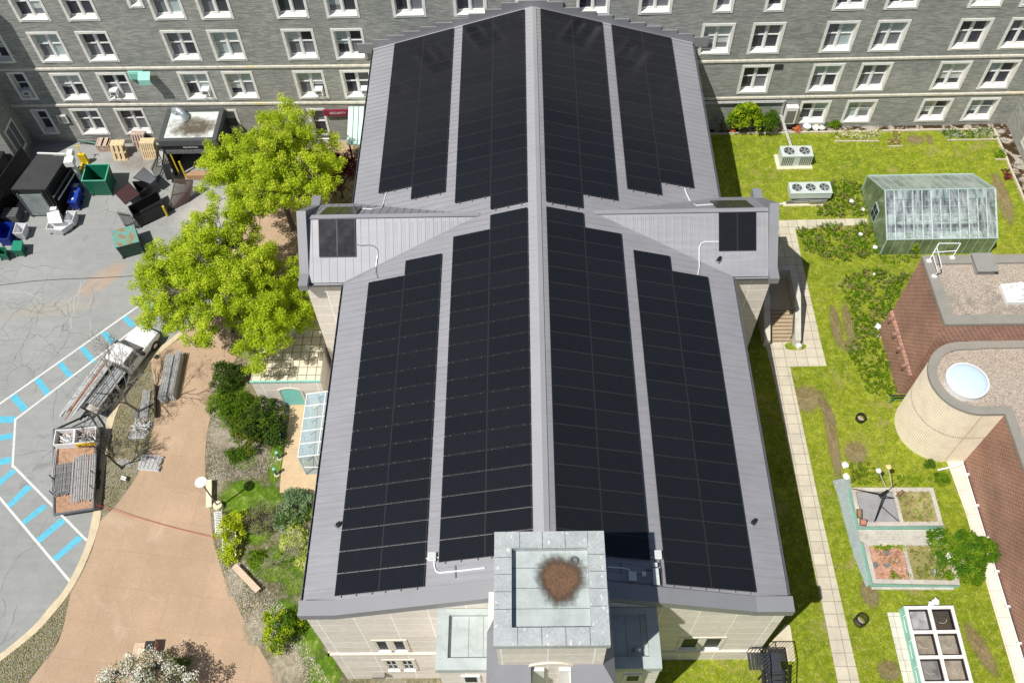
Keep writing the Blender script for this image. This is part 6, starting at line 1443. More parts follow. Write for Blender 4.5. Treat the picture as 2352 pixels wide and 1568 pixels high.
sheet('maroon_lid', 'dark maroon lid leaning over the steel fence', 'lid', ((250, 1040), (440, 870), (610, 1050), (400, 1200)), (1.2, 1.5, 1.4, 1.1), M('maroon', (.035, .006, .006), .4), .05)
for i, (C4, h, lb) in enumerate(((((490, 860), (700, 850), (770, 930), (610, 1060)), 1.0, 'black wheeled bin under the ribbed grey lid'), (((430, 1230), (860, 980), (960, 1220), (540, 1420)), 1.1, 'long black open container behind the long front fence panel'))):
    P = [ee(*p, h) for p in C4]; bin_('black_bin', lb, 'bin', P, GL(P[0].y), h, RIB, .92, True, None, 'black open bins')
p = ee(1020, 1370); m = MB(); m.tube([p, p+Vector((0, 0, 1.15))], .09, 12); m.build('yellow_bollard', YEL, None, **T('yellow steel bollard at the corner of the slatted gate', 'bollard'))
sheet('stacked_crates', 'stack of pale wire crates leaning at the fence by the pallets', 'crates', ((860, 640), (890, 400), (960, 420), (940, 640)), (.6, 1.7, 1.7, .6), M('crate_white', (.5, .5, .45), .6, 0, .3, 8), .25)
sheet('yellow_grate', 'yellow and black slatted grate behind the steel fence', 'grate', ((950, 650), (1010, 590), (1110, 820), (1010, 840)), (.9, 1.5, 1.2, .5), M('grate_yellow', (.45, .36, .1), .6, 0, .2, 6), .04, 14, BLK)
# ------------------------------------------------------------------ pickup with scaffold poles
STL = M('galvanised_pole', (.66, .66, .66), .45, .35, .15, 4); STR = M('rusty_pole', (.40, .14, .06), .7, .1, .2, 4)
tz = GL(35); hd_ = math.atan2(38.0-31.6, -28.1-(-31.15))       # heading of the truck
tt = thing('pickup_truck', 'white two door pickup carrying two long bundles of scaffold poles', 'pickup truck', (-29.35, 35.2, tz), hd_-0)
tt.rotation_euler = (0, -math.atan(SL*math.sin(hd_)), hd_); CARW = M('car_white', (.82, .82, .83), .25, 0, .02, 3, spec=.6); GLS = NT('car_glass').done((.012, .014, .016), .06, 0, .8); TYR = M('tyre', (.02, .02, .02), .8)
def loc_build(m, name, mats, par, **k):
    o = m.build(name, mats, None, **k); o.parent = par; WL[o.name] = Vector((0, 0, 0)); return o
# local: x forward, y left; z up from the ground
def carbody(secs, name, mat, par, mats=None):
    m = MB(); n_ = len(secs[0][1])
    V = [[(x, y, z) for y, z in s_] for x, s_ in secs]
    for i in range(len(V)-1):
        for k in range(n_-1): m.face([V[i][k], V[i][k+1], V[i+1][k+1], V[i+1][k]])
    m.face(V[0][::-1]); m.face(V[-1]); return loc_build(m, name, mat, par, smooth=False)
def sec(w_, zb, zs, zt, wt): return [(-w_*.93, zb), (-w_, zb+.25), (-w_, zs-.12), (-w_*.95, zs), (-wt, zt-.04), (-wt*.8, zt), (wt*.8, zt), (wt, zt-.04), (w_*.95, zs), (w_, zs-.12), (w_, zb+.25), (w_*.93, zb)]
carbody([(-.3, sec(.98, .45, 1.1, 1.16, .9)), (1.35, sec(.98, .45, 1.12, 1.18, .9)), (2.2, sec(.98, .45, 1.1, 1.16, .85)), (3.05, sec(.95, .45, 1.02, 1.08, .8)), (3.3, sec(.88, .45, .9, .95, .7))], 'body', CARW, tt)
carbody([(-.3, sec(.93, 1.05, 1.2, 1.83, .70)), (-.15, sec(.93, 1.05, 1.2, 1.9, .74)), (1.0, sec(.93, 1.05, 1.2, 1.9, .74)), (1.15, sec(.93, 1.05, 1.2, 1.84, .72))], 'cab_roof', CARW, tt)
m = MB(); m.face([(1.13, -.72, 1.83), (1.13, .72, 1.83), (1.72, .84, 1.19), (1.72, -.84, 1.19)][::-1]); m.face([(1.13, -.72, 1.83), (1.72, -.84, 1.19), (1.13, -.90, 1.19)]); m.face([(1.13, .72, 1.83), (1.13, .90, 1.19), (1.72, .84, 1.19)]); loc_build(m, 'windscreen', GLS, tt)
for s_ in (-1, 1):
    m = MB(); P = [(-.1, s_*.945, 1.22), (1.0, s_*.945, 1.22), (.95, s_*.775, 1.8), (-.05, s_*.775, 1.8)]; m.face(P if s_ > 0 else P[::-1]); loc_build(m, 'side_window', GLS, tt)
    m = MB(); m.box(1.15, 1.4, min(s_*.98, s_*1.3), max(s_*.98, s_*1.3), 1.15, 1.38); loc_build(m, 'mirror', BLK, tt)
    m = MB(); m.box(-.02, .0, s_*.985-.01, s_*.985+.01, .6, 1.12); m.box(1.12, 1.14, s_*.985-.01, s_*.985+.01, .6, 1.12); m.box(.1, .25, s_*.99-.02, s_*.99+.02, 1.0, 1.04); loc_build(m, 'door_line', BLK, tt)
    for x in (2.45, -2.35):
        m = MB(); m.tube([(x, s_*.78, .38), (x, s_*1.0, .38)], .38, 20); wo = loc_build(m, 'wheel', TYR, tt); m = MB(); m.tube([(x, s_*.99, .38), (x, s_*1.01, .38)], .2, 14); loc_build(m, 'rim', RAIL, wo)
m = MB(); m.box(-4.0, -.45, -1.02, 1.02, .85, .95, 0); m.box(-4.0, -3.9, -1.02, 1.02, .7, 1.0, 0); m.box(-.5, -.42, -1.0, 1.0, .95, 1.75, 0); loc_build(m, 'flatbed', RIB, tt)
m = MB(); m.box(-3.95, -3.35, -.95, .35, .951, 1.1); loc_build(m, 'timber_deck', WOOD, tt)
m = MB(); m.box(-4.0, -3.9, -.9, -.7, .7, .9, 0); m.box(-4.0, -3.9, .7, .9, .7, .9, 0); loc_build(m, 'tail_light', M('tail_red', (.3, .01, .01), .4), tt)
pb = thing('pole_bundle', 'long bundle of scaffold poles with rusty ones, left side of the pickup bed', 'poles', tt.location, 0, 'scaffold pole bundles'); pb.rotation_euler = tt.rotation_euler
rr_ = random.Random(21); m = MB(); m2 = MB()
for k in range(26):
    y = .1+(k % 13)*.078; z = 1.75+(k//13)*.08-.5; a = -4.2-rr_.uniform(0, 1.3); (m2 if (k % 13) in (5, 6) else m).tube([(a, y+rr_.uniform(-.02, .02), z+.2), (rr_.uniform(-.6, .2), y+rr_.uniform(-.03, .03), z+.42)], .034, 6)
loc_build(m, 'steel_pole', STL, pb); loc_build(m2, 'rusty_pole', STR, pb)
pb = thing('pole_bundle', 'pale aluminium planks and poles, right side of the pickup bed', 'poles', tt.location, 0, 'scaffold pole bundles'); pb.rotation_euler = tt.rotation_euler
m = MB()
for k in range(7): y = -.95+k*.165; m.box(-3.5+rr_.uniform(-.1, .1), -.45+rr_.uniform(-.1, .1), y, y+.13, 1.15+.0, 1.25+.05*(k % 2))
loc_build(m, 'plank', M('aluminium_plank', (.42, .44, .46), .45, .4, .2, 3), pb)
m = MB()
for k in range(6): y = -.95+k*.19; m.tube([(-3.6, y, 1.36), (-.2, y, 1.4)], .026, 6)
loc_build(m, 'steel_pole', STL, pb)
# trailer with boxes
P = lambda lx, ly, h: gl(*C_(100, 1020, 300, 1809, lx, ly), h)
t = thing('flatbed_trailer', 'long plywood flatbed trailer behind the pickup at the kerb', 'trailer', (-30.8, 26.5, GL(26.5)))
A, B, C1, D1 = P(195, 1420, .72), P(775, 1330, .72), P(822, 120, .72), P(190, 170, .72)
PLY = M('plywood_deck', srgb(170, 134, 108), .8, 0, .3, 1.2, fine=(5, .4))
m = MB(); m.hexa([p-Vector((0, 0, .1)) for p in (A, B, C1, D1)], [A, B, C1, D1]); m.build('deck', PLY, t)
m = MB()
for p, r_ in ((A, B), (B, C1), (C1, D1), (D1, A)): m.bar(p, r_, .1, .2)
m.build('frame', GUT, t)
for k in (.3, .42):
    for p, r_ in ((A, D1), (B, C1)): c = p.lerp(r_, k+.02); m = MB(); m.tube([(c.x-.12, c.y, c.z-.35), (c.x+.12, c.y, c.z-.35)], .34, 18); m.build('wheel', TYR, t)
m = MB(); f = (C1+D1)/2; hh = Vector((-30.95, 31.4, GL(31.4)+.6)); m.bar(C1-Vector((0, 0, .05)), hh, .1); m.bar(D1-Vector((0, 0, .05)), hh, .1); m.build('drawbar', BLK, t)
for k in (.22, .4):
    for p, r_, nm in ((A, D1, 0), (B, C1, 1)):
        c = p.lerp(r_, k); m = MB(); m.bar(c, c+Vector((0, 0, .75)), .05); m.build('stake', BLK, t)
def obox(lb, a, b, c, d, z, h, mats, gr):
    pts = [Vector((p.x, p.y, 0)) for p in (a, b, c, d)]; q_ = [(p.x, p.y) for p in pts]; t_ = thing('open_box', lb, 'crate', (q_[0][0], q_[0][1], z), 0, gr); I = inset(q_, .06); m = MB()
    for i in range(4): j = (i+1) % 4; m.hexa([(*q_[i], z), (*q_[j], z), (*I[j], z), (*I[i], z)], [(*q_[i], z+h), (*q_[j], z+h), (*I[j], z+h), (*I[i], z+h)])
    m.build('side', mats[0], t_); m = MB(); m.face([(*p, z+.06) for p in I]); m.build('floor', mats[1], t_); return t_
b1, b2, b3, b4 = P(180, 400, 1.35), P(475, 380, 1.35), P(492, 150, 1.35), P(205, 165, 1.35)
c2, c3 = P(800, 340, 1.35), P(812, 110, 1.35)
zt_ = GL(29.4)+.72
o1 = obox('white rimmed open box of pipe clamps, left of the pair on the trailer', b1, b2, b3, b4, zt_, .62, (WHT, PLY), 'open boxes on the trailer')
o2 = obox('white rimmed open box of pipe clamps with the yellow sign, right of the pair', b2, c2, c3, b3, zt_, .62, (WHT, PLY), 'open boxes on the trailer')
m = MB(); a, b = b2, c2
for k in range(1): m.hexa([(a.x+.1, a.y-.04, zt_+.12), (b.x-.1, b.y-.04, zt_+.12), (b.x-.1, b.y-.01, zt_+.12), (a.x+.1, a.y-.01, zt_+.12)], [(a.x+.1, a.y-.04, zt_+.55), (b.x-.1, b.y-.04, zt_+.55), (b.x-.1, b.y-.01, zt_+.55), (a.x+.1, a.y-.01, zt_+.55)])
m.build('yellow_sign', M('sign_yellow', (.85, .55, .01), .5, 0, .03, 3), o2)
m = MB(); rr_ = random.Random(2)
for k in range(9): x = a.x+.28+k*.13; m.box(x, x+.07, a.y-.065, a.y-.042, zt_+.24, zt_+.24+rr_.uniform(.12, .2))
m.build('sign_marks', BLK, o2)
def jumble(o, x0, x1, y0, y1, z, n_, seed):
    rr_ = random.Random(seed); m = MB()
    for k in range(n_):
        x, y, a = rr_.uniform(x0, x1), rr_.uniform(y0, y1), rr_.uniform(0, 3.14); L_1 = rr_.uniform(.15, .4); zz = z+rr_.uniform(.05, .45)
        p = Vector((x-math.cos(a)*L_1, y-math.sin(a)*L_1, zz)); r_ = Vector((x+math.cos(a)*L_1, y+math.sin(a)*L_1, zz+rr_.uniform(-.1, .1))); m.tube([p, r_], .022, 5)
        if k % 3 == 0: m.box(x-.05, x+.05, y-.04, y+.04, zz, zz+.08)
    m.build('pipe_clamp', STL, o)
jumble(o1, b1.x+.35, b2.x-.3, b1.y+.3, b4.y-.3, zt_, 60, 1); jumble(o2, b2.x+.3, c2.x-.35, b2.y+.3, b3.y-.3, zt_, 90, 2)
DPL = M('worn_rail', (.33, .3, .27), .7, .1, .3, 5)
STW = M('worn_pole', (.44, .41, .38), .6, .2, .45, 3)
def bundle(lb, a, b, w_, n_, layers, h, seed, nm='pole_bundle', r_=.026, mat=None, lad=False):
    A, B = a, b; d = (B-A).normalized(); s_ = Vector((-d.y, d.x, 0)).normalized(); t_ = thing(nm, lb, 'poles', A, 0, 'scaffold frames and poles'); rr_ = random.Random(seed); m = MB()
    for l in range(layers):
        for k in range(n_):
            o = s_*(w_*(k/(n_-1)-.5)+rr_.uniform(-.015, .015)); e = d*rr_.uniform(-.09, .09); z = Vector((0, 0, h*l+r_))
            m.tube([A+o+e+z, B+o+e+z], r_, 6)
    m.build('steel_pole', mat or STL, t_)
    m = MB()
    for f in (.1, .3, .5, .7, .9): p = A.lerp(B, f)+Vector((0, 0, h*layers)); m.tube([p-s_*w_/2, p+s_*w_/2], .016, 5)
    m.build('cross_rail', DPL, t_); return t_
bundle('wide ladder frame bundle on the right half of the trailer deck', P(620, 1225, .78), P(660, 560, .78), 1.4, 10, 3, .09, 3)
bundle('tight bundle of grey poles on the left half of the trailer deck', P(335, 1130, .78), P(370, 680, .78), 1.1, 16, 3, .07, 4, mat=M('dull_pole', (.34, .34, .34), .6, .2, .2, 5))
bundle('two long poles strapped along the left edge of the trailer', P(185, 900, .8), P(225, 470, .8), .12, 2, 2, .06, 5)
G2 = lambda j, lx, ly, h=H0: gl(*q(0, j, lx, ly), h)
G3 = lambda lx, ly, h=H0: gl(*q(0, 2, lx, ly), h)
bundle('tall stack of scaffold ladder frames on the walkway under the maple, left of its pair', G3(1510, 560), G3(1590, 150), .42, 4, 8, .1, 6)
bundle('tall stack of scaffold ladder frames on the walkway under the maple, right of its pair', G3(1590, 540), G3(1670, 130), .3, 4, 8, .1, 7)
bundle('narrow bundle of poles lying at the foot of the bare tree on the verge', G3(1320, 700), G3(1350, 450), .5, 7, 2, .06, 8)
bundle('short bundle of silver tubes below the pile of clamps on the verge', G3(1190, 870), G3(1335, 860), .36, 6, 2, .06, 9)
bundle('short bundle of tubes lying right beside the thin leaning tree', G3(1085, 1090), G3(1215, 1120), .38, 5, 1, .06, 10)
bundle('heaped pile of short silver tubes on the walkway edge', G3(1295, 1110), G3(1480, 1125), 1.05, 14, 4, .07, 11)
t = thing('clamp_pile', 'pile of scaffold clamps and small boxes on the verge', 'scrap pile', G3(1310, 800))
p = G3(1310, 790); jumble(t, p.x-.5, p.x+.5, p.y-.5, p.y+.5, p.z-.05, 70, 12)
m = MB(); m.box(p.x-.1, p.x+.15, p.y+.1, p.y+.35, p.z, p.z+.3, 0, .6); m.box(p.x-.15, p.x+.05, p.y-.35, p.y-.1, p.z, p.z+.25, 0, .1); m.build('small_box', PLY, t)
p = G3(1150, 1270); t = thing('sawhorse', 'small folding trestle lying on the verge near the walkway', 'trestle', p); m = MB(); m.box(p.x-.2, p.x+.2, p.y-.12, p.y-.02, p.z+.3, p.z+.36, 0, -.4); m.box(p.x-.2, p.x+.2, p.y+.04, p.y+.14, p.z+.3, p.z+.36, 0, -.4); m.build('top', WHT, t); m = MB()
for sx in (-.2, .2):
    for sy in (-.2, .2): m.bar((p.x+sx*.7, p.y+sy*.4, p.z+.3), (p.x+sx*1.1, p.y+sy, p.z), .03)
m.build('leg', BLK, t)
a, b = G3(1430, 400, .3), G3(1430, 690, .3); m = MB(); m.bar(a, b, .1, .5); m.build('steel_beam', M('brown_beam', (.06, .035, .03), .6, 0, .2, 4), None, **T('dark brown steel beam lying along the walkway edge', 'beam'))
a, b = G3(1255, 620, .15), G3(1255, 700, .15); m = MB(); m.bar(a, b, .25, .15); m.build('grey_block', GUT, None, **T('small grey block at the trunk of the bare tree on the verge', 'block'))
# red tape line to the walkway railing
a, b = G3(880, 1490, .75), gl(*q(0, 3, 1985, 235), H0+.5); m = MB(); P_ = [a.lerp(b, k/12)-Vector((0, 0, .35*math.sin(math.pi*k/12))) for k in range(13)]; m.tube(P_, .016, 5); m.build('red_cord', M('red_cord', (.55, .03, .03), .6), None, **T('thin red cord strung from the trailer across the brown walkway', 'cord'))
fe = lambda lx, ly, h=H0: gl(*C_(500, 1160, 300, 1384, lx, ly), h)
for lb, a, b, n_, hh in (('white picket bench frame just below the lamp post footing', (140, 690), (125, 440), 14, .7),):
    A, B = fe(*a), fe(*b); t = thing('picket_fence', lb, 'fence', A); m = MB()
    for k in range(n_): p = A.lerp(B, k/(n_-1)); m.bar(p+Vector((0, 0, .35)), p+Vector((.5, 0, .45)), .05, .03); m.bar(p+Vector((.5, 0, .45)), p+Vector((.62, 0, .9)), .05, .03)
    m.build('picket', WHT, t); m = MB(); m.bar(A+Vector((0, 0, .33)), B+Vector((0, 0, .33)), .05); m.bar(A+Vector((.5, 0, .43)), B+Vector((.5, 0, .43)), .05); m.build('rail', WHT, t)
A, B = fe(230, 940), fe(230, 600); t = thing('white_trellis', 'tall white slatted trellis buried in the yellow green shrub', 'trellis', A); m = MB()
for k in range(6): o = Vector((k*.17, 0, 0)); m.bar(A+o+Vector((0, 0, .5+.12*(k % 2))), B+o+Vector((0, 0, .7)), .06, .03)
m.build('slat', WHT, t)
# wooden box at the bottom and a window air conditioner set
p = gl(*q(0, 3, 1400, 1250), .3); t = thing('litter_bin', 'square dark topped wooden litter box among the blossom at the bottom', 'litter bin', (p.x, p.y, GL(p.y)))
m = MB(); m.box(p.x-.32, p.x+.32, p.y-.36, p.y+.36, GL(p.y), GL(p.y)+.85); m.build('body', PLY, t); m = MB(); m.box(p.x-.28, p.x+.28, p.y-.32, p.y+.32, GL(p.y)+.851, GL(p.y)+.9); m.build('top', BLK, t)
a, b = gl(*q(0, 3, 1225, 1270), .45), gl(*q(0, 3, 1355, 1260), .45); m = MB(); m.bar(a, b, .95, .1); m.build('timber_seat', M('seat_wood', srgb(206, 178, 150), .85, 0, .1, 2), None, **T('wide timber seat joined to the dark topped litter box', 'seat'))
acp = None
for i, (x, z0, lb) in enumerate(((-32.98, 4.25, 'white window air conditioner in the left sash, left of the mint wall hood window gap'), (-25.55, 4.25, 'white window air conditioner in the right sash above the black canopy'), (-16.45, 4.15, 'white window air conditioner above the maple crown'), (-12.75, 4.15, 'white window air conditioner beside the hall roof edge'), (-40.0, 4.35, 'shaded window air conditioner at the far left corner'))):
    y = YW(x)
    if acp is None:
        acp = t = thing('window_air_conditioner', lb, 'air conditioner', (x, y, z0), 0, 'window air conditioners')
        m = MB(); m.box(x-.3, x+.3, y-.2, y+.36, z0+.12, z0+.55); m.build('casing', WHT, t); m = MB(); m.box(x-.2, x+.2, y-.215, y-.201, z0+.2, z0+.45); m.build('grille', GUT, t)
        m = MB()
        for dx in (-.32, .3): m.bar((x+dx, y+.2, z0+.1), (x+dx, y-.35, z0+.1), .04); m.bar((x+dx, y-.35, z0+.1), (x+dx, y-.06, z0-.25), .035)
        m.build('bracket', WHT, t)
    else: clone(acp, (x, y, z0), label=lb)
# ------------------------------------------------------------------ trees, shrubs, weeds
def leafmat(name, c, tr=.35, var=.3, vs=1.2):
    n = NT(name); co = n.coord(); a = n.noise(co, vs, 4, .7); b = n.noise(co, 7, 3, .7)
    col = n.ramp(a, [(.3, dark(c, 1-var)), (.5, c), (.7, tuple(min(1, x*(1+var*.8)) for x in c))])
    col = n.mix(.35, col, n.mix(1, col, n.ramp(b, [(.35, (.5, .5, .5)), (.65, (1.5, 1.45, 1.3))]), 'MULTIPLY'))
    d = n.add('ShaderNodeBsdfDiffuse'); t = n.add('ShaderNodeBsdfTranslucent'); m1 = n.add('ShaderNodeMixShader'); m1.inputs[0].default_value = tr
    n.link(col, d.inputs[0]); n.link(col, t.inputs[0]); n.link(d.outputs[0], m1.inputs[1]); n.link(t.outputs[0], m1.inputs[2]); n.link(m1.outputs[0], n.n['Material Output'].inputs[0])
    return n.mat
BARK = M('bark', (.12, .10, .08), .95, 0, .3, 4, fine=(20, .3)); BARKG = M('grey_bark', (.24, .22, .19), .9, 0, .25, 4); BARKD = M('dark_bark', (.05, .045, .04), .9, 0, .3, 4)
def leaf_quads(C, r, n_per, size, rg, flat=.0, sq=1.0):
    C = np.asarray(C); K = len(C); N = K*n_per
    d = rg.normal(size=(N, 3)); d /= np.linalg.norm(d, axis=1)[:, None]; rad = rg.random(N)**.45
    ctr = np.repeat(C, n_per, 0) + d*(rad*np.repeat(np.broadcast_to(r, K), n_per))[:, None]*np.array([1, 1, sq])
    nr = rg.normal(size=(N, 3))*.75 + np.array([-.35, -.3, flat+.75]) + d*.4; nr /= np.linalg.norm(nr, axis=1)[:, None]
    a = np.cross(nr, rg.normal(size=(N, 3))); a /= np.linalg.norm(a, axis=1)[:, None]; b = np.cross(nr, a)
    s = size*(.6+.8*rg.random(N))[:, None]/2
    w_ = .72
    return np.stack([ctr-a*s, ctr-b*s*w_, ctr+a*s, ctr+b*s*w_], 1)
def limb(m, p, q_, r0, r1, rr_, bend=.12, n_=5, sag=0):
    p, q_ = Vector(p), Vector(q_); L_1 = (q_-p).length; pts = [p]; o = Vector((0, 0, 0))
    for i in range(1, n_+1): f = i/n_; o += Vector((rr_.uniform(-1, 1), rr_.uniform(-1, 1), rr_.uniform(-.6, .6)))*L_1*bend/n_; pts.append(p.lerp(q_, f)+o*(1-abs(2*f-1)*.3)+Vector((0, 0, sag*math.sin(math.pi*f)*L_1)))
    m.tube(pts, [r0+(r1-r0)*i/n_ for i in range(n_+1)], 6 if r0 > .05 else 4); return pts
def crown_points(c, rx, ry, rz, n_, rg, lobes=7, lr=.42):
    L_2 = []
    for k in range(lobes):
        a = 2*math.pi*k/lobes+rg.uniform(-.3, .3); e = rg.uniform(-.25, .7); L_2.append((math.cos(a)*math.cos(e)*.62, math.sin(a)*math.cos(e)*.62, math.sin(e)*.75))
    L_2 += [(0, 0, .5), (0, 0, .1)]; out = []
    for i in range(n_):
        l = L_2[rg.integers(len(L_2))]; d = rg.normal(size=3); d /= np.linalg.norm(d); r_ = lr*rg.random()**.35; d[2] = d[2]*.9+.15
        p = np.array(l)+d*r_; out.append((c[0]+p[0]*rx, c[1]+p[1]*ry, c[2]+p[2]*rz))
    return out
def tree(name, lb, base, cz, rx, ry, rz, n_, npl, size, mats, seed, cr=.5, bark=None, gr=None, tr0=.22, lobes=7, off=(0, 0), lr=.42):
    rg = np.random.default_rng(seed); rr_ = random.Random(seed); base = Vector(base); t = thing(name, lb, 'tree', base, 0, gr)
    c = (base.x+off[0], base.y+off[1], base.z+cz); C = crown_points(c, rx, ry, rz, n_, rg, lobes, lr)
    m = MB(); fork = base+Vector((off[0]*.3, off[1]*.3, max(1.2, cz-rz*.85))); limb(m, base-Vector((0, 0, .2)), fork, tr0, tr0*.75, rr_, .06)
    mains = []
    for k in range(6):
        a = 2*math.pi*k/6+rr_.uniform(-.4, .4); q_ = Vector(c)+Vector((math.cos(a)*rx*.5, math.sin(a)*ry*.5, rz*rr_.uniform(-.1, .5))); mains += limb(m, fork, q_, tr0*.5, tr0*.18, rr_, .18)[1:]
    mains += limb(m, fork, Vector(c)+Vector((0, 0, rz*.6)), tr0*.6, tr0*.15, rr_, .1)[1:]
    M_ = np.array([tuple(p) for p in mains])
    for p in C[::2]: k = int(np.argmin(((M_-np.array(p))**2).sum(1))); limb(m, mains[k], p, .035, .012, rr_, .2, 3)
    m.build('trunk', bark or BARK, t)
    Q = leaf_quads(C, cr, npl, size, rg); m = MB(); idx = rg.integers(0, len(C)*0+1, 1)
    K = len(C); grp = np.repeat(rg.integers(0, len(mats), K), npl)
    jit = rg.random(len(grp)) < .25; grp = np.where(jit, rg.integers(0, len(mats), len(grp)), grp)
    for g_ in range(len(mats)): m.quads(Q[grp == g_], g_)
    m.build('crown', mats, t); return t
LM = [leafmat('maple_lime', (.52, .66, .04), .45, .2), leafmat('maple_yellow', (.64, .74, .07), .45, .2), leafmat('maple_green', (.38, .50, .03), .45, .2)]
def under(u, v, h): p = gl(u, v, h); return (p.x, p.y, GL(p.y)+H0)
tree('maple_tree', 'big lime green maple, rear one beside the black canopy', under(632, 402, 6.2), 6.2, 5.3, 6.0, 4.2, 700, 165, .112, LM, 11, .43, gr='lime green maples', tr0=.24, lobes=9, off=(.0, 0))
tree('maple_tree', 'big lime green maple overhanging the white pickup', under(482, 648, 6.0), 6.0, 4.9, 5.6, 4.0, 680, 165, .112, LM, 23, .42, gr='lime green maples', tr0=.22, lobes=9)
tree('maple_tree', 'darker lime green maple above the beige store', under(620, 730, 5.2), 5.2, 3.5, 4.6, 3.4, 350, 165, .112, [LM[2], LM[0], leafmat('maple_mid', (.48, .60, .035), .45, .2)], 31, .42, gr='lime green maples', tr0=.2, lobes=6)
PL = [leafmat('plum_leaf', (.10, .025, .035), .25), leafmat('plum_leaf_dark', (.05, .014, .02), .25)]
tree('plum_tree', 'small dark purple plum tree between the maple and the hall', under(775, 405, 2.6), 2.6, 2.1, 2.9, 1.7, 90, 60, .13, PL, 5, .4, bark=BARKD, tr0=.1, lobes=5)
def bush(name, lb, base, rx, ry, h, n_, npl, size, mats, seed, cr=.28, gr=None, cat='shrub', stems=8):
    rg = np.random.default_rng(seed); rr_ = random.Random(seed); base = Vector(base); t = thing(name, lb, cat, base, 0, gr)
    C = []
    for i in range(n_):
        a = rg.uniform(0, 6.28); r_ = rg.random()**.5; k = 1+.18*math.sin(3*a+seed)+.1*math.sin(5*a+seed*2); x, y = math.cos(a)*r_*k, math.sin(a)*r_*k; C.append((base.x+x*rx, base.y+y*ry, base.z+h*(.25+.75*math.sqrt(max(0, 1-min(1, r_)**2))*rg.uniform(.55, 1))))
    m = MB()
    for k in range(stems): limb(m, base, C[k % len(C)], .03, .01, rr_, .15, 3)
    m.build('stem', BARK, t); Q = leaf_quads(C, cr, npl, size, rg); m = MB(); grp = np.repeat(rg.integers(0, len(mats), n_), npl)
    for g_ in range(len(mats)): m.quads(Q[grp == g_], g_)
    m.build('foliage', mats, t); return t
DG1, DG2 = leafmat('evergreen_dark', (.035, .065, .015), .15), leafmat('evergreen_mid', (.075, .14, .022), .2)
RG1, RG2 = leafmat('rhodo_green', (.11, .18, .02), .25), leafmat('rhodo_yellow', (.17, .20, .025), .3)
SG1, SG2 = leafmat('sage_green', (.17, .27, .13), .25), leafmat('sage_pale', (.28, .38, .2), .25)
YG1, YG2 = leafmat('yellow_green', (.46, .56, .09), .35), leafmat('cream_green', (.66, .70, .28), .35)
SP1, SP2 = leafmat('spirea', (.42, .54, .02), .35), leafmat('spirea_light', (.56, .64, .04), .35)
MG1, MG2 = leafmat('weed_green', (.10, .20, .012), .3), leafmat('weed_light', (.18, .29, .02), .3)
ug = lambda u, v, h=0: under(u, v, h)
bush('evergreen_shrub', 'dark evergreen shrub at the left of the beige store', ug(520, 865, .9), 1.15, 1.2, 1.7, 70, 55, .10, [DG1, DG2], 1)
bush('leafy_shrub', 'low mid green shrub between the evergreen and the beige store', ug(545, 930, .5), 1.2, 1.3, .9, 60, 50, .10, [MG1, RG1], 2)
bush('rhododendron', 'large rounded dark green shrub in front of the teal door', ug(607, 965, .9), 1.55, 1.7, 2.0, 110, 60, .12, [DG2, RG1, DG1], 3, .3)
bush('rhododendron', 'yellowish green shrub left of the large rounded one', ug(570, 995, .8), 1.0, 1.2, 1.4, 60, 55, .11, [RG2, RG1], 4)
bush('leafy_shrub', 'dark shrub on the forecourt edge hiding a bollard', ug(630, 1000, .7), .9, 1.0, 1.3, 50, 50, .10, [DG2, DG1], 5)
bush('leafy_shrub', 'flat green juniper below the pebble bed', ug(545, 1045, .3), .95, .5, .5, 40, 45, .09, [MG1, DG2], 6)
bush('sage_shrub', 'grey green shrub nearest the forecourt corner', ug(685, 1150, .5), .85, .8, 1.1, 50, 50, .11, [SG1, SG2], 7)
bush('sage_shrub', 'broad grey green shrub left of the glass canopy', ug(665, 1190, .4), 1.0, .8, .9, 50, 50, .11, [SG1, SG2, DG2], 8)
bush('euonymus_shrub', 'round cream and yellow green shrub against the roof edge', ug(680, 1240, .5), .95, .85, 1.1, 60, 55, .11, [YG1, YG2], 9)
bush('euonymus_shrub', 'small cream green shrub below the round one', ug(700, 1285, .4), .5, .6, .8, 30, 45, .10, [YG1, YG2], 10)
bush('spirea_shrub', 'vivid yellow green feathery shrub over the white trellis', ug(530, 1220, .7), .9, 1.4, 1.4, 60, 60, .10, [SP1, SP2], 11, .26)
bush('spirea_shrub', 'vivid yellow green tuft at the foot of the white trellis', ug(525, 1275, .4), .6, .5, .8, 25, 50, .10, [SP1, SP2], 12, .24)
bush('small_tree', 'small yellow green sapling near the bottom of the garden strip', ug(640, 1440, 1.2), 1.1, 1.2, 1.9, 50, 60, .11, [SP1, MG1], 13, .3, cat='tree')
bush('leafy_shrub', 'bright green low shrub tight to the front corner of the hall', ug(690, 1420, .4), .8, .9, .7, 40, 50, .09, [MG1, MG2], 14)
bush('leafy_shrub', 'low bright green shrub hugging the walkway edge by the evergreen', ug(508, 925, .4), .9, 1.3, .7, 50, 50, .09, [MG1, MG2], 60)
bush('leafy_shrub', 'low spreading green shrub between pebbles and the rounded shrub', ug(540, 965, .4), .9, .9, .6, 40, 50, .09, [MG2, RG1], 61)
bush('twiggy_shrub', 'greyish twiggy shrub beside the white trellis', ug(600, 1195, .5), 1.0, .9, 1.0, 40, 40, .07, [leafmat('twig_grey', (.3, .28, .17), .2), leafmat('twig_green', (.22, .28, .08), .2)], 62, .3, stems=20)
bush('leafy_shrub', 'small green plant at the corner of the slab bench', ug(590, 1280, .3), .6, .5, .5, 24, 40, .08, [MG1, MG2], 63)
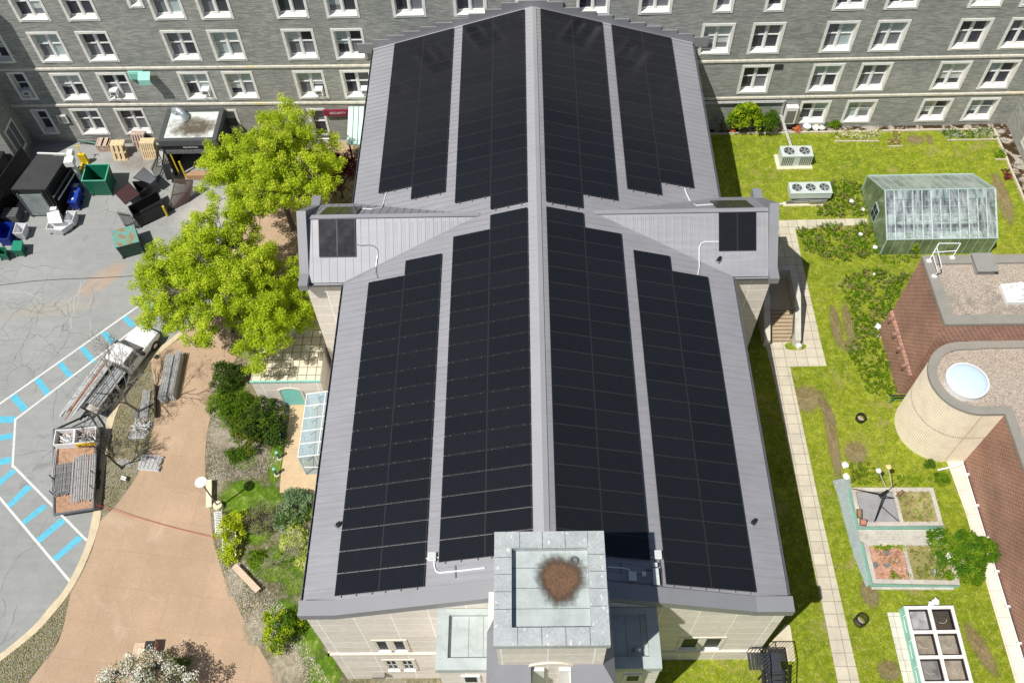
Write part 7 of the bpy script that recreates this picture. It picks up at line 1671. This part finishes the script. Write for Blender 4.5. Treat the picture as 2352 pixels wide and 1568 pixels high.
# bare trees
def bare(name, lb, base, H_, spread, seed, lean=(0, 0), mat=BARKG, r0=.09, lv=4, gr=None):
    rr_ = random.Random(seed); base = Vector(base); t = thing(name, lb, 'tree', base, 0, gr); m = MB()
    def grow(p, d, L_1, r_, k):
        q_ = p+d*L_1; pts = limb(m, p, q_, r_, r_*.55, rr_, .16, 4)
        if k == 0: return
        for i in range(rr_.choice((3, 3, 4))+(k > 2)):
            f = rr_.uniform(.45, 1); s_ = pts[int(f*4)]; dd = (d+Vector((rr_.uniform(-1, 1), rr_.uniform(-1, 1), rr_.uniform(-.35, .6)))*spread).normalized(); grow(s_, dd, L_1*rr_.uniform(.5, .75), max(.007, r_*.5), k-1)
    d0 = Vector((lean[0], lean[1], 1)).normalized(); grow(base-Vector((0, 0, .2)), d0, H_*.45, r0, lv); m.build('trunk', mat, t); return t
bare('bare_tree', 'leafless tree spreading over the load of the white pickup', G3(1285, 640), 8.6, .95, 4, (-.03, -.02), r0=.11, lv=5, gr='leafless trees on the verge')
bare('bare_tree', 'thin leafless tree leaning over the trailer edge', G3(1125, 1165), 5.6, .85, 8, (-.12, .0), BARKD, .08, 5, gr='leafless trees on the verge')
for i, (u, v, H_, sd) in enumerate(((690, 1270, 3.4, 3), (640, 1300, 2.6, 9))): bare('bare_shrub', ('tall leafless shrub rising beside the cream green shrub', 'low leafless shrub in the middle of the garden strip')[i], under(u, v, 0), H_, 1.1, sd, (-.3, .1), M('pale_twig_%d' % i, (.36, .31, .24), .9), .035)
rg = np.random.default_rng(3)
TW = M('dry_twigs', (.30, .26, .18), .95, 0, .3, 3)
def twigs(name, u, v, rx, ry, h, n_, seed):
    rr_ = random.Random(seed); p = Vector(under(u, v, 0)); m = MB()
    for k in range(n_): a, r_ = rr_.uniform(0, 6.28), rr_.random()**.5; b = p+Vector((math.cos(a)*rx*r_, math.sin(a)*ry*r_, 0)); b.z = GL(b.y)+H0; m.tube([b, b+Vector((rr_.uniform(-.35, .35), rr_.uniform(-.35, .35), h*rr_.uniform(.3, 1)))], [.012, .005], 3, cap=False)
    m.build(name, TW, None, kind='stuff')
twigs('dead_stalks', 610, 1195, 1.5, 1.2, .7, 420, 1); twigs('dead_stalks', 560, 1080, 1.6, .8, .4, 260, 3); twigs('dead_stalks', 640, 1340, 1.8, 1.3, .4, 380, 2)
# blossom tree at the bottom edge
p = under(345, 1570, 2.2); BL = [leafmat('blossom_white', (.92, .92, .86), .3, .04), leafmat('blossom_leaf', (.13, .16, .04), .3), leafmat('blossom_cream', (.78, .77, .66), .3, .1)]
tree('blossom_tree', 'white blossoming tree cut by the bottom edge of the walkway', p, 2.6, 2.9, 1.9, 1.5, 150, 55, .10, BL, 17, .34, bark=BARKD, tr0=.12, lobes=6)
bush('evergreen_shrub', 'small dark shrub right of the white blossom', ug(410, 1530, .3), .6, .6, .8, 30, 50, .09, [DG2, MG1], 18)
# ---- courtyard weeds: ground cover nobody could count
def weeds(poly_px, dens, h, size, mats, seed, z=0, name='weeds', hole=None):
    dens *= 2.6
    rg = np.random.default_rng(seed); P = np.array([tuple(gz(*p, z))[:2] for p in poly_px]); lo, hi = P.min(0), P.max(0)
    ar = (hi-lo).prod(); N = int(ar*dens); X = lo+rg.random((N, 2))*(hi-lo); ins = np.zeros(N, bool); j = len(P)-1
    for i in range(len(P)):
        c = ((P[i, 1] > X[:, 1]) != (P[j, 1] > X[:, 1])) & (X[:, 0] < (P[j, 0]-P[i, 0])*(X[:, 1]-P[i, 1])/(P[j, 1]-P[i, 1]+1e-9)+P[i, 0]); ins ^= c; j = i
    X = X[ins]; f = np.sin(X[:, 0]*2.3+seed)*np.cos(X[:, 1]*1.9+seed*2)+rg.normal(size=len(X))*.35; X = X[f > -.55]; f = f[f > -.55]
    C = np.column_stack([X, z+h*(.2+.5*rg.random(len(X))+.25*np.clip(f, 0, 1.2))]); Q = leaf_quads(C, .13, 9, size, rg, .4); m = MB(); grp = np.repeat(rg.integers(0, len(mats), len(C)), 9)
    for g_ in range(len(mats)): m.quads(Q[grp == g_], g_)
    return m.build(name, mats, None, kind='stuff')
DRY = leafmat('dry_leaf', (.26, .21, .11), .2)
weeds([q(3, 1, *p) for p in ((560, 100), (700, 90), (860, 150), (900, 420), (700, 440), (430, 420), (450, 320), (560, 290))], 14, .5, .10, [MG1, MG2, MG1, DRY], 1)
weeds([q(3, 1, *p) for p in ((250, 560), (420, 500), (700, 500), (880, 490), (1010, 560), (1000, 740), (900, 800), (780, 830), (600, 850), (470, 780), (330, 740))], 15, .5, .10, [MG1, MG2, MG1, DRY], 2)
weeds([q(3, 1, *p) for p in ((720, 960), (900, 910), (1290, 960), (1200, 1150), (1100, 1330), (1030, 1470), (1000, 1565), (800, 1565), (740, 1300), (640, 1060))], 14, .45, .10, [MG1, MG2, MG1, DRY], 3)
weeds([q(3, 2, *p) for p in ((700, 0), (1030, 0), (1110, 250), (1180, 450), (1150, 490), (920, 500), (860, 400), (820, 250), (720, 120))], 14, .4, .09, [MG1, MG2, RG1], 4)
weeds([q(3, 2, *p) for p in ((740, 1120), (900, 1130), (1000, 1230), (1060, 1300), (900, 1320), (760, 1320))], 16, .45, .10, [MG1, MG2, RG2], 5)
weeds([q(3, 1, *p) for p in ((960, 740), (1150, 760), (1400, 800), (1250, 860), (1050, 850))], 8, .4, .09, [MG1, MG2, DRY], 6)
weeds([q(3, 2, *p) for p in ((1180, 1240), (1500, 1240), (1500, 1330), (1200, 1320))], 12, .35, .09, [MG1, MG2], 7)
for i, (poly, mt) in enumerate((((( 605, 1205), (1040, 1205), (1010, 1290), (620, 1290)), [YG2, RG2, leafmat('pale_flower', (.66, .62, .46), .2)]), (((1075, 1210), (1195, 1210), (1225, 1330), (1100, 1335)), [YG2, DRY, leafmat('rusty_leaf', (.36, .16, .10), .2)]), (((1560, 1190), (2070, 1185), (2095, 1275), (1640, 1285)), [MG1, DG2, leafmat('flower_grey', (.5, .5, .45), .2)]), (((2065, 1385), (2160, 1385), (2180, 1460), (2085, 1460)), [MG2, MG1]))):
    weeds([q(3, 0, *p) for p in poly], 22, .3, .08, mt, 20+i, name='flower_bed')
weeds([q(3, 1, *p) for p in ((2140, 0), (2210, 0), (2225, 90), (2160, 95))], 26, .3, .09, [PL[0], leafmat('red_leaf', (.3, .06, .05), .2)], 29, name='flower_bed')
m = MB()
for poly in (((605, 1300), (1015, 1300)), ((1100, 1348), (1232, 1345)), ((1640, 1290), (2098, 1283)), ((2085, 1468), (2182, 1468))):
    a, b = gz(*q(3, 0, *poly[0])), gz(*q(3, 0, *poly[1])); m.bar(a, b, .09, .2)
m.build('bed_edging', CURB, None, **ST)
Kw = lambda pts: [C_(2060, 1120, 380, 1862, *p) for p in pts]
weeds(Kw(((330, 1050), (700, 1040), (760, 1120), (700, 1090), (560, 1060), (420, 1110))), 40, .3, .09, [MG2, SP1], 41, z=.45, name='weeds')
weeds(Kw(((560, 1350), (800, 1380), (830, 1430), (560, 1430))), 35, .25, .09, [MG1, MG2], 42, z=.45)
weeds(Kw(((780, 1050), (1200, 1050), (1290, 1430), (880, 1430))), 16, .3, .08, [MG1, DRY, DRY, MG2], 43, z=.45)
weeds(Kw(((640, 400), (1010, 400), (1090, 760), (720, 760))), 10, .2, .08, [DRY, MG2, DRY], 44, z=.45)
weeds(Kw(((340, 1060), (700, 1060), (780, 1430), (400, 1430))), 16, .12, .09, [leafmat('pink_leaf', (.55, .25, .16), .2), DRY, leafmat('pale_chip', (.6, .42, .34), .2)], 45, z=.43)
# bushes of the courtyard
bz = lambda u, v, h=0: tuple(Vector(gz(u, v, h)).xy)+(0,)
bush('tree_peony', 'large bright green leafy bush at the end of the front raised bed', bz(*C_(2060, 1120, 380, 1862, 1430, 1130), 1.0), 1.75, 1.6, 1.9, 120, 55, .13, [MG1, MG2, leafmat('ash_leaf', (.07, .17, .015), .3)], 51, .32)
bush('grass_clump', 'small bright green clump near the fluted tower walk', bz(*q(3, 2, 1585, 1255), .3), .42, .42, .6, 25, 40, .09, [MG1, MG2], 52, .18)
bush('grass_clump', 'dark green tuft at the foot of the fluted tower', bz(*q(3, 2, 1470, 1110), .3), .3, .3, .6, 16, 40, .08, [MG1, DG2], 53, .16)
bush('climbing_vine', 'broad light green vine climbing the grey wall beside the hall', (gz(*C_(1700, 200, 360, 2352, 700, 700), .2).x, 56.0, 0), 1.45, .5, 3.4, 130, 50, .12, [MG1, MG2, SP1], 54, .3, cat='vine')
bush('conifer_shrub', 'drooping dark green shrub right of the climbing vine', (gz(*C_(1700, 200, 360, 2352, 1080, 650), .2).x, 55.9, 0), .7, .45, 2.6, 60, 50, .10, [MG1, DG2], 55, .26)
bush('leafy_shrub', 'small round green bush on the channel by the second ground window', bz(*q(3, 0, 600, 1150), .2), .62, .4, .7, 30, 45, .09, [MG1, MG2], 56, .2)
bush('sapling', 'small leafy sapling against the greenhouse front', bz(*q(3, 1, 1345, 700), .7), .35, .3, 1.3, 18, 40, .09, [MG2, SP1], 57, .2)
# grass blades over both lawns so the turf has depth
def turf(name, n_, box, mats, seed, zf, skip, h=.075, w_=.03):
    rg = np.random.default_rng(seed); X = np.column_stack([rg.uniform(box[0], box[1], n_), rg.uniform(box[2], box[3], n_)]); keep = np.ones(n_, bool)
    for P in skip:
        P = np.array(P); ins = np.zeros(n_, bool); j = len(P)-1
        for i in range(len(P)):
            ins ^= ((P[i, 1] > X[:, 1]) != (P[j, 1] > X[:, 1])) & (X[:, 0] < (P[j, 0]-P[i, 0])*(X[:, 1]-P[i, 1])/(P[j, 1]-P[i, 1]+1e-9)+P[i, 0]); j = i
        keep &= ~ins
    X = X[keep]; f = np.sin(X[:, 0]*.9)*np.cos(X[:, 1]*.7)+np.sin(X[:, 0]*2.1+X[:, 1]*1.7)*.6+rg.normal(size=len(X))*.5; X = X[f > -.2]; N = len(X)
    z = np.array([zf(y) for y in X[:, 1]]); a = rg.uniform(0, 6.28, N); d = np.column_stack([np.cos(a), np.sin(a), 0*a]); hh = h*(.5+rg.random(N)); ww = w_*(.6+.8*rg.random(N))
    b = np.column_stack([X, z]); tip = b+np.column_stack([rg.normal(size=N)*.03, rg.normal(size=N)*.03, hh]); Q = np.stack([b-d*ww[:, None], b+d*ww[:, None], tip], 1); m = MB(); g_ = rg.integers(0, len(mats), N)
    for k in range(len(mats)): m.quads(Q[g_ == k], k)
    m.build(name, mats, None, kind='stuff')
gzp = lambda L_3, z=0: [tuple(gz(*p, z))[:2] for p in L_3]
skip = [gzp(pp), [(12, 55.98), (41, 55.98), (41, 58), (12, 58)], [(26.2, 42.9), (34.4, 42.9), (34.4, 49.5), (26.2, 49.5)], [(24.8, 31), (60, 31), (60, 37), (24.8, 37)], [(24, 25.9), (60, 25.9), (60, 31), (24, 31)], gzp([q(3, 2, 1640, 1100), q(3, 3, 2270, 1565), (2350, 1610), (2800, 1610), (2600, 1100)]),
        gzp([q(3, 2, 590, 1270), q(3, 2, 750, 1240), q(3, 2, 1500, 1330), (2290, 1180), (2290, 1330), q(3, 3, 1800, 720), q(3, 3, 930, 720), q(3, 3, 780, 380)]), gzp([q(3, 3, 1090, 915), q(3, 3, 1200, 850), q(3, 3, 1690, 850), q(3, 3, 1950, 1640), q(3, 3, 1260, 1640)]), [(20, 51.8), (23, 51.8), (23, 53.6), (20, 53.6)], [(19.9, 47.9), (23.6, 47.9), (23.6, 49.5), (19.9, 49.5)], [(-1, -1), (12.6, -1), (12.6, 57), (-1, 57)][:0] or [(0, 13.7), (12.5, 13.7), (12.5, 57), (0, 57)], [tuple(gz(*C_(1780, 1480, 240, 2023, *p)))[:2] for p in ((540, 1120), (1360, 1120), (1250, 380), (1150, 360))]]
GM = [leafmat('blade_green', (.17, .28, .012), .3), leafmat('blade_lime', (.33, .42, .02), .3), leafmat('blade_straw', (.52, .49, .18), .25)]
turf('grass', 130000, (8, 38.4, 10, 55), GM, 1, lambda y: .0, skip)
# fallen leaves and pebbles on the planting strips
def litter(name, poly, n_, seed, mats, h, s_):
    rg = np.random.default_rng(seed); P = np.array([tuple(gl(*p))[:2] for p in poly]); lo, hi = P.min(0), P.max(0); X = lo+rg.random((n_, 2))*(hi-lo); ins = np.zeros(n_, bool); j = len(P)-1
    for i in range(len(P)): ins ^= ((P[i, 1] > X[:, 1]) != (P[j, 1] > X[:, 1])) & (X[:, 0] < (P[j, 0]-P[i, 0])*(X[:, 1]-P[i, 1])/(P[j, 1]-P[i, 1]+1e-9)+P[i, 0]); j = i
    X = X[ins]; C = np.column_stack([X, [GL(y)+H0+h for y in X[:, 1]]]); Q = leaf_quads(C, .03, 1, s_, rg, 2.0); m = MB(); g_ = rg.integers(0, len(mats), len(Q))
    for k in range(len(mats)): m.quads(Q[g_ == k], k)
    m.build(name, mats, None, kind='stuff')
PB = [M('pebble_pale', (.62, .58, .5), .9), M('pebble_grey', (.32, .31, .28), .9), M('pebble_tan', (.42, .34, .24), .9)]
litter('pebbles', [q(0, 3, 1935, 0), q(0, 3, 1990, 380), q(0, 3, 2130, 740), q(0, 3, 2330, 1170), (640, 1480), (700, 1568), (760, 1568), (660, 1400), (600, 1330), (560, 1290), (530, 1250), (520, 1180)], 15000, 1, PB, .03, .075)
litter('pebbles', [q(0, 2, 1960, 400), q(0, 2, 1890, 1150), q(0, 2, 1930, 1300), (600, 1100), (640, 1060), (600, 1020), (520, 940), (500, 880)], 9000, 2, PB, .03, .06)
litter('dead_leaves', [q(0, 2, *p) for p in ((1380, 260), (1420, 690), (1290, 1180), (1020, 1560), (940, 1560), (980, 1050), (1070, 700), (1190, 460))], 7000, 3, [PB[2], PB[1], leafmat('verge_grass', (.22, .26, .06), .2), leafmat('verge_dry', (.42, .38, .22), .2)], .03, .07)
litter('dead_leaves', [q(0, 3, *p) for p in ((650, 760), (560, 1140), (360, 1430), (200, 1600), (-60, 1600), (-60, 1420), (330, 1120), (560, 880))], 9000, 4, [PB[2], PB[1], leafmat('verge_grass_b', (.20, .25, .05), .2), leafmat('verge_dry_b', (.42, .38, .22), .2)], .03, .08)
litter('fallen_leaves', [(560, 540), (700, 540), (720, 700), (560, 860), (500, 900), (440, 840), (520, 600)], 2500, 6, [leafmat('fallen_brown', (.2, .11, .05), .1), PB[2]], .02, .07)
# ------------------------------------------------------------------ fittings on the roofs
def groof(u, v, off=.05):
    r = ray(u, v)
    for sg in (1, -1):
        k = SL0*sg; t = (ZR+off-HC-k*XR)/(r.z-k*r.x); p = Vector((r.x*t, r.y*t, HC+r.z*t))
        if (p.x-XR)*sg <= 0: return p
KT = (TZ-EZ)/(TY-TYF)
def gtr(u, v, off=.06):
    r = ray(u, v)
    for sg in (1, -1):                                         # front slope rises with y, back slope falls
        k = KT*sg; t = (TZ+off-k*TY-HC)/(r.z-k*r.y); p = Vector((r.x*t, r.y*t, HC+r.z*t))
        if (p.y-TY)*sg <= 0: return p
CW = M('white_conduit', (.78, .78, .78), .45, 0, .05, 4)
def conduit(lb, pts, r_=.035, mat=None):
    m = MB(); m.tube(pts, r_, 7); return m.build('conduit', mat or CW, None, **T(lb, 'conduit', 'conduits on the roofs'))
def jbox(lb, p, w_, l_, h, nm='junction_box'):
    t = thing(nm, lb, 'electrical box', p, 0, 'electrical boxes on the roof'); m = MB(); m.box(p.x-w_/2, p.x+w_/2, p.y-l_/2, p.y+l_/2, p.z+.05, p.z+.05+h); m.build('body', CW, t)
    m = MB(); m.box(p.x-w_/2+.03, p.x+w_/2-.03, p.y-l_/2+.03, p.y+l_/2-.03, p.z+.05+h, p.z+.065+h); m.build('door', HV, t)
    m = MB(); m.box(p.x-w_*.45, p.x+w_*.45, p.y-.03, p.y+.03, p.z-.03, p.z+.05); m.build('foot', GUT, t)
a = groof(993, 1281); jbox('white combiner box between the two arrays left of the tower', a, .38, .42, .18)
conduit('white conduit bending from the left combiner box toward the tower', [groof(997, 1290), groof(998, 1302), groof(1002, 1311), groof(1010, 1314.5), groof(1060, 1309.5), groof(1114, 1303)], .045)
conduit('short white conduit joining the left combiner box to both arrays', [groof(977, 1282), groof(1010, 1279)], .035)
m = MB(); m.bar(groof(1046, 1298, .03), groof(1047, 1326, .03), .07, .05); m.build('strut', GUT, None, **T('short metal support strut crossing the conduit left of the tower', 'strut'))
for (u, v, w_, l_, lb) in ((1510.5, 1276, .34, .42, 'white combiner box between the arrays right of the tower'), (1504, 1299, .2, .18, 'tiny white box just below the right combiner box'), (1505.5, 1317, .26, .4, 'upper of two tall white boxes in the tower shade'), (1507, 1335, .28, .42, 'lower of two tall white boxes in the tower shade'), (1452, 1325.5, .36, .42, 'white box ending the conduit beside the tower'), (1478.5, 1319.5, .2, .2, 'small white box between the conduit and the tall boxes')): jbox(lb, groof(u, v), w_, l_, .16)
conduit('white conduit from behind the tower to the shaded box', [groof(1396, 1301), groof(1432, 1304), groof(1444, 1307), groof(1451, 1316)], .04)
conduit('white conduit joining the right combiner box to both arrays', [groof(1494, 1279), groof(1525, 1281.5)], .03)
BC = M('dark_cable', (.06, .06, .07), .6)
for lb, P in (('dark cable behind the tall white boxes', ((1515, 1285), (1519, 1310), (1520, 1345))), ('dark cable running from the small box to the tall boxes', ((1480, 1313), (1484, 1308), (1500, 1309)))): conduit(lb, [groof(*p) for p in P], .025, BC)
m = MB(); m.bar(groof(1426, 1291, .03), groof(1427, 1317, .03), .07, .05); m.build('strut', GUT, None, **T('short metal support strut in the shade right of the tower', 'strut'))
L1 = lambda lx, ly: q(1, 1, lx, ly); L2 = lambda lx, ly: q(2, 1, lx, ly)
conduit('grey conduit looping off the left transept panels down to the array', [gtr(*L1(900, 668)), gtr(*L1(955, 684)), gtr(*L1(1040, 680)), gtr(*L1(1085, 692)), gtr(*L1(1112, 720)), gtr(*L1(1114, 780)), groof(*L1(1100, 880)), groof(*L1(1102, 940)), groof(*L1(1118, 985))], .035, RAIL)
conduit('white conduit looping off the right transept panels down to the array', [gtr(*L2(1922, 648)), gtr(*L2(1770, 650)), gtr(*L2(1735, 665)), gtr(*L2(1717, 700)), gtr(*L2(1716, 800)), groof(*L2(1718, 880)), groof(*L2(1703, 958))], .035)
conduit('white conduit from the rear array over the back of the right transept', [groof(*L2(1583, 160)), groof(*L2(1600, 210)), groof(*L2(1640, 290)), gtr(*L2(1690, 316)), gtr(*L2(1860, 305))], .035)
conduit('white conduit from the rear array over the back of the left transept', [groof(*L1(1200, 185)), groof(*L1(1180, 250)), groof(*L1(1168, 300)), gtr(*L1(1150, 335)), gtr(*L1(1060, 350)), gtr(*L1(960, 345))], .03)
def rvent(lb, p):
    t = thing('roof_vent', lb, 'roof vent', p, 0, 'small roof vents'); m = MB(); m.box(p.x-.15, p.x+.15, p.y-.15, p.y+.15, p.z-.06, p.z+.02, 0, .78); m.build('flashing', RAIL, t)
    m = MB(); m.cyl(p.x+.02, p.y, p.z, p.z+.22, .13, 14, r1=.1); m.cyl(p.x+.1, p.y+.1, p.z, p.z+.2, .08, 12); m.build('cowl', BLK, t)
rvent('small dark roof vent beside the outer left array near the gable', groof(*q(1, 3, 750, 120)))
rvent('small dark roof vent near the right eave close to the gable', groof(*q(2, 3, 2208, 95)))
rvent('small dark roof vent on the front slope of the right transept', gtr(*q(2, 1, 1893, 820)))
# rails under every column of panels, their ends showing past the array edges
for s in (-1, 1):
    for xd, y0, y1, y2, y3 in ((.58, 15.62, 37.32, 37.71, 56.36), (2.85, 15.62, 36.18, 38.88, 56.36), (5.79, 14.5, 35.06, 40.05, 56.36), (8.06, 14.5, 33.92, 41.21, 56.36)):
        for a, b in ((y0, y1), (y2, y3)):
            for f in (.35, 1.17, 1.95):
                x = XR+s*(xd+f); m = MB(); m.bar((x, a-.09, rz_(x, .075)), (x, min(b+.05, 56.3), rz_(x, .075)), .05, .06); m.build('mounting_rail', RAIL, roof)
for u, v in ((1040, 168), (1060, 190)): pass
a = gy(*q(1, 3, 1065, 1465), Y0); m = MB(); m.box(a.x, a.x+.75, Y0-.28, Y0-.002, a.z-.5, a.z); m.build('wall_unit', COPE, hall)
a = gy(*q(1, 3, 1165, 1270), Y0); m = MB(); m.box(a.x, a.x+1.2, Y0-.03, Y0-.002, a.z-.12, a.z); m.build('name_strip', M('strip_grey', (.4, .4, .38), .7), hall)
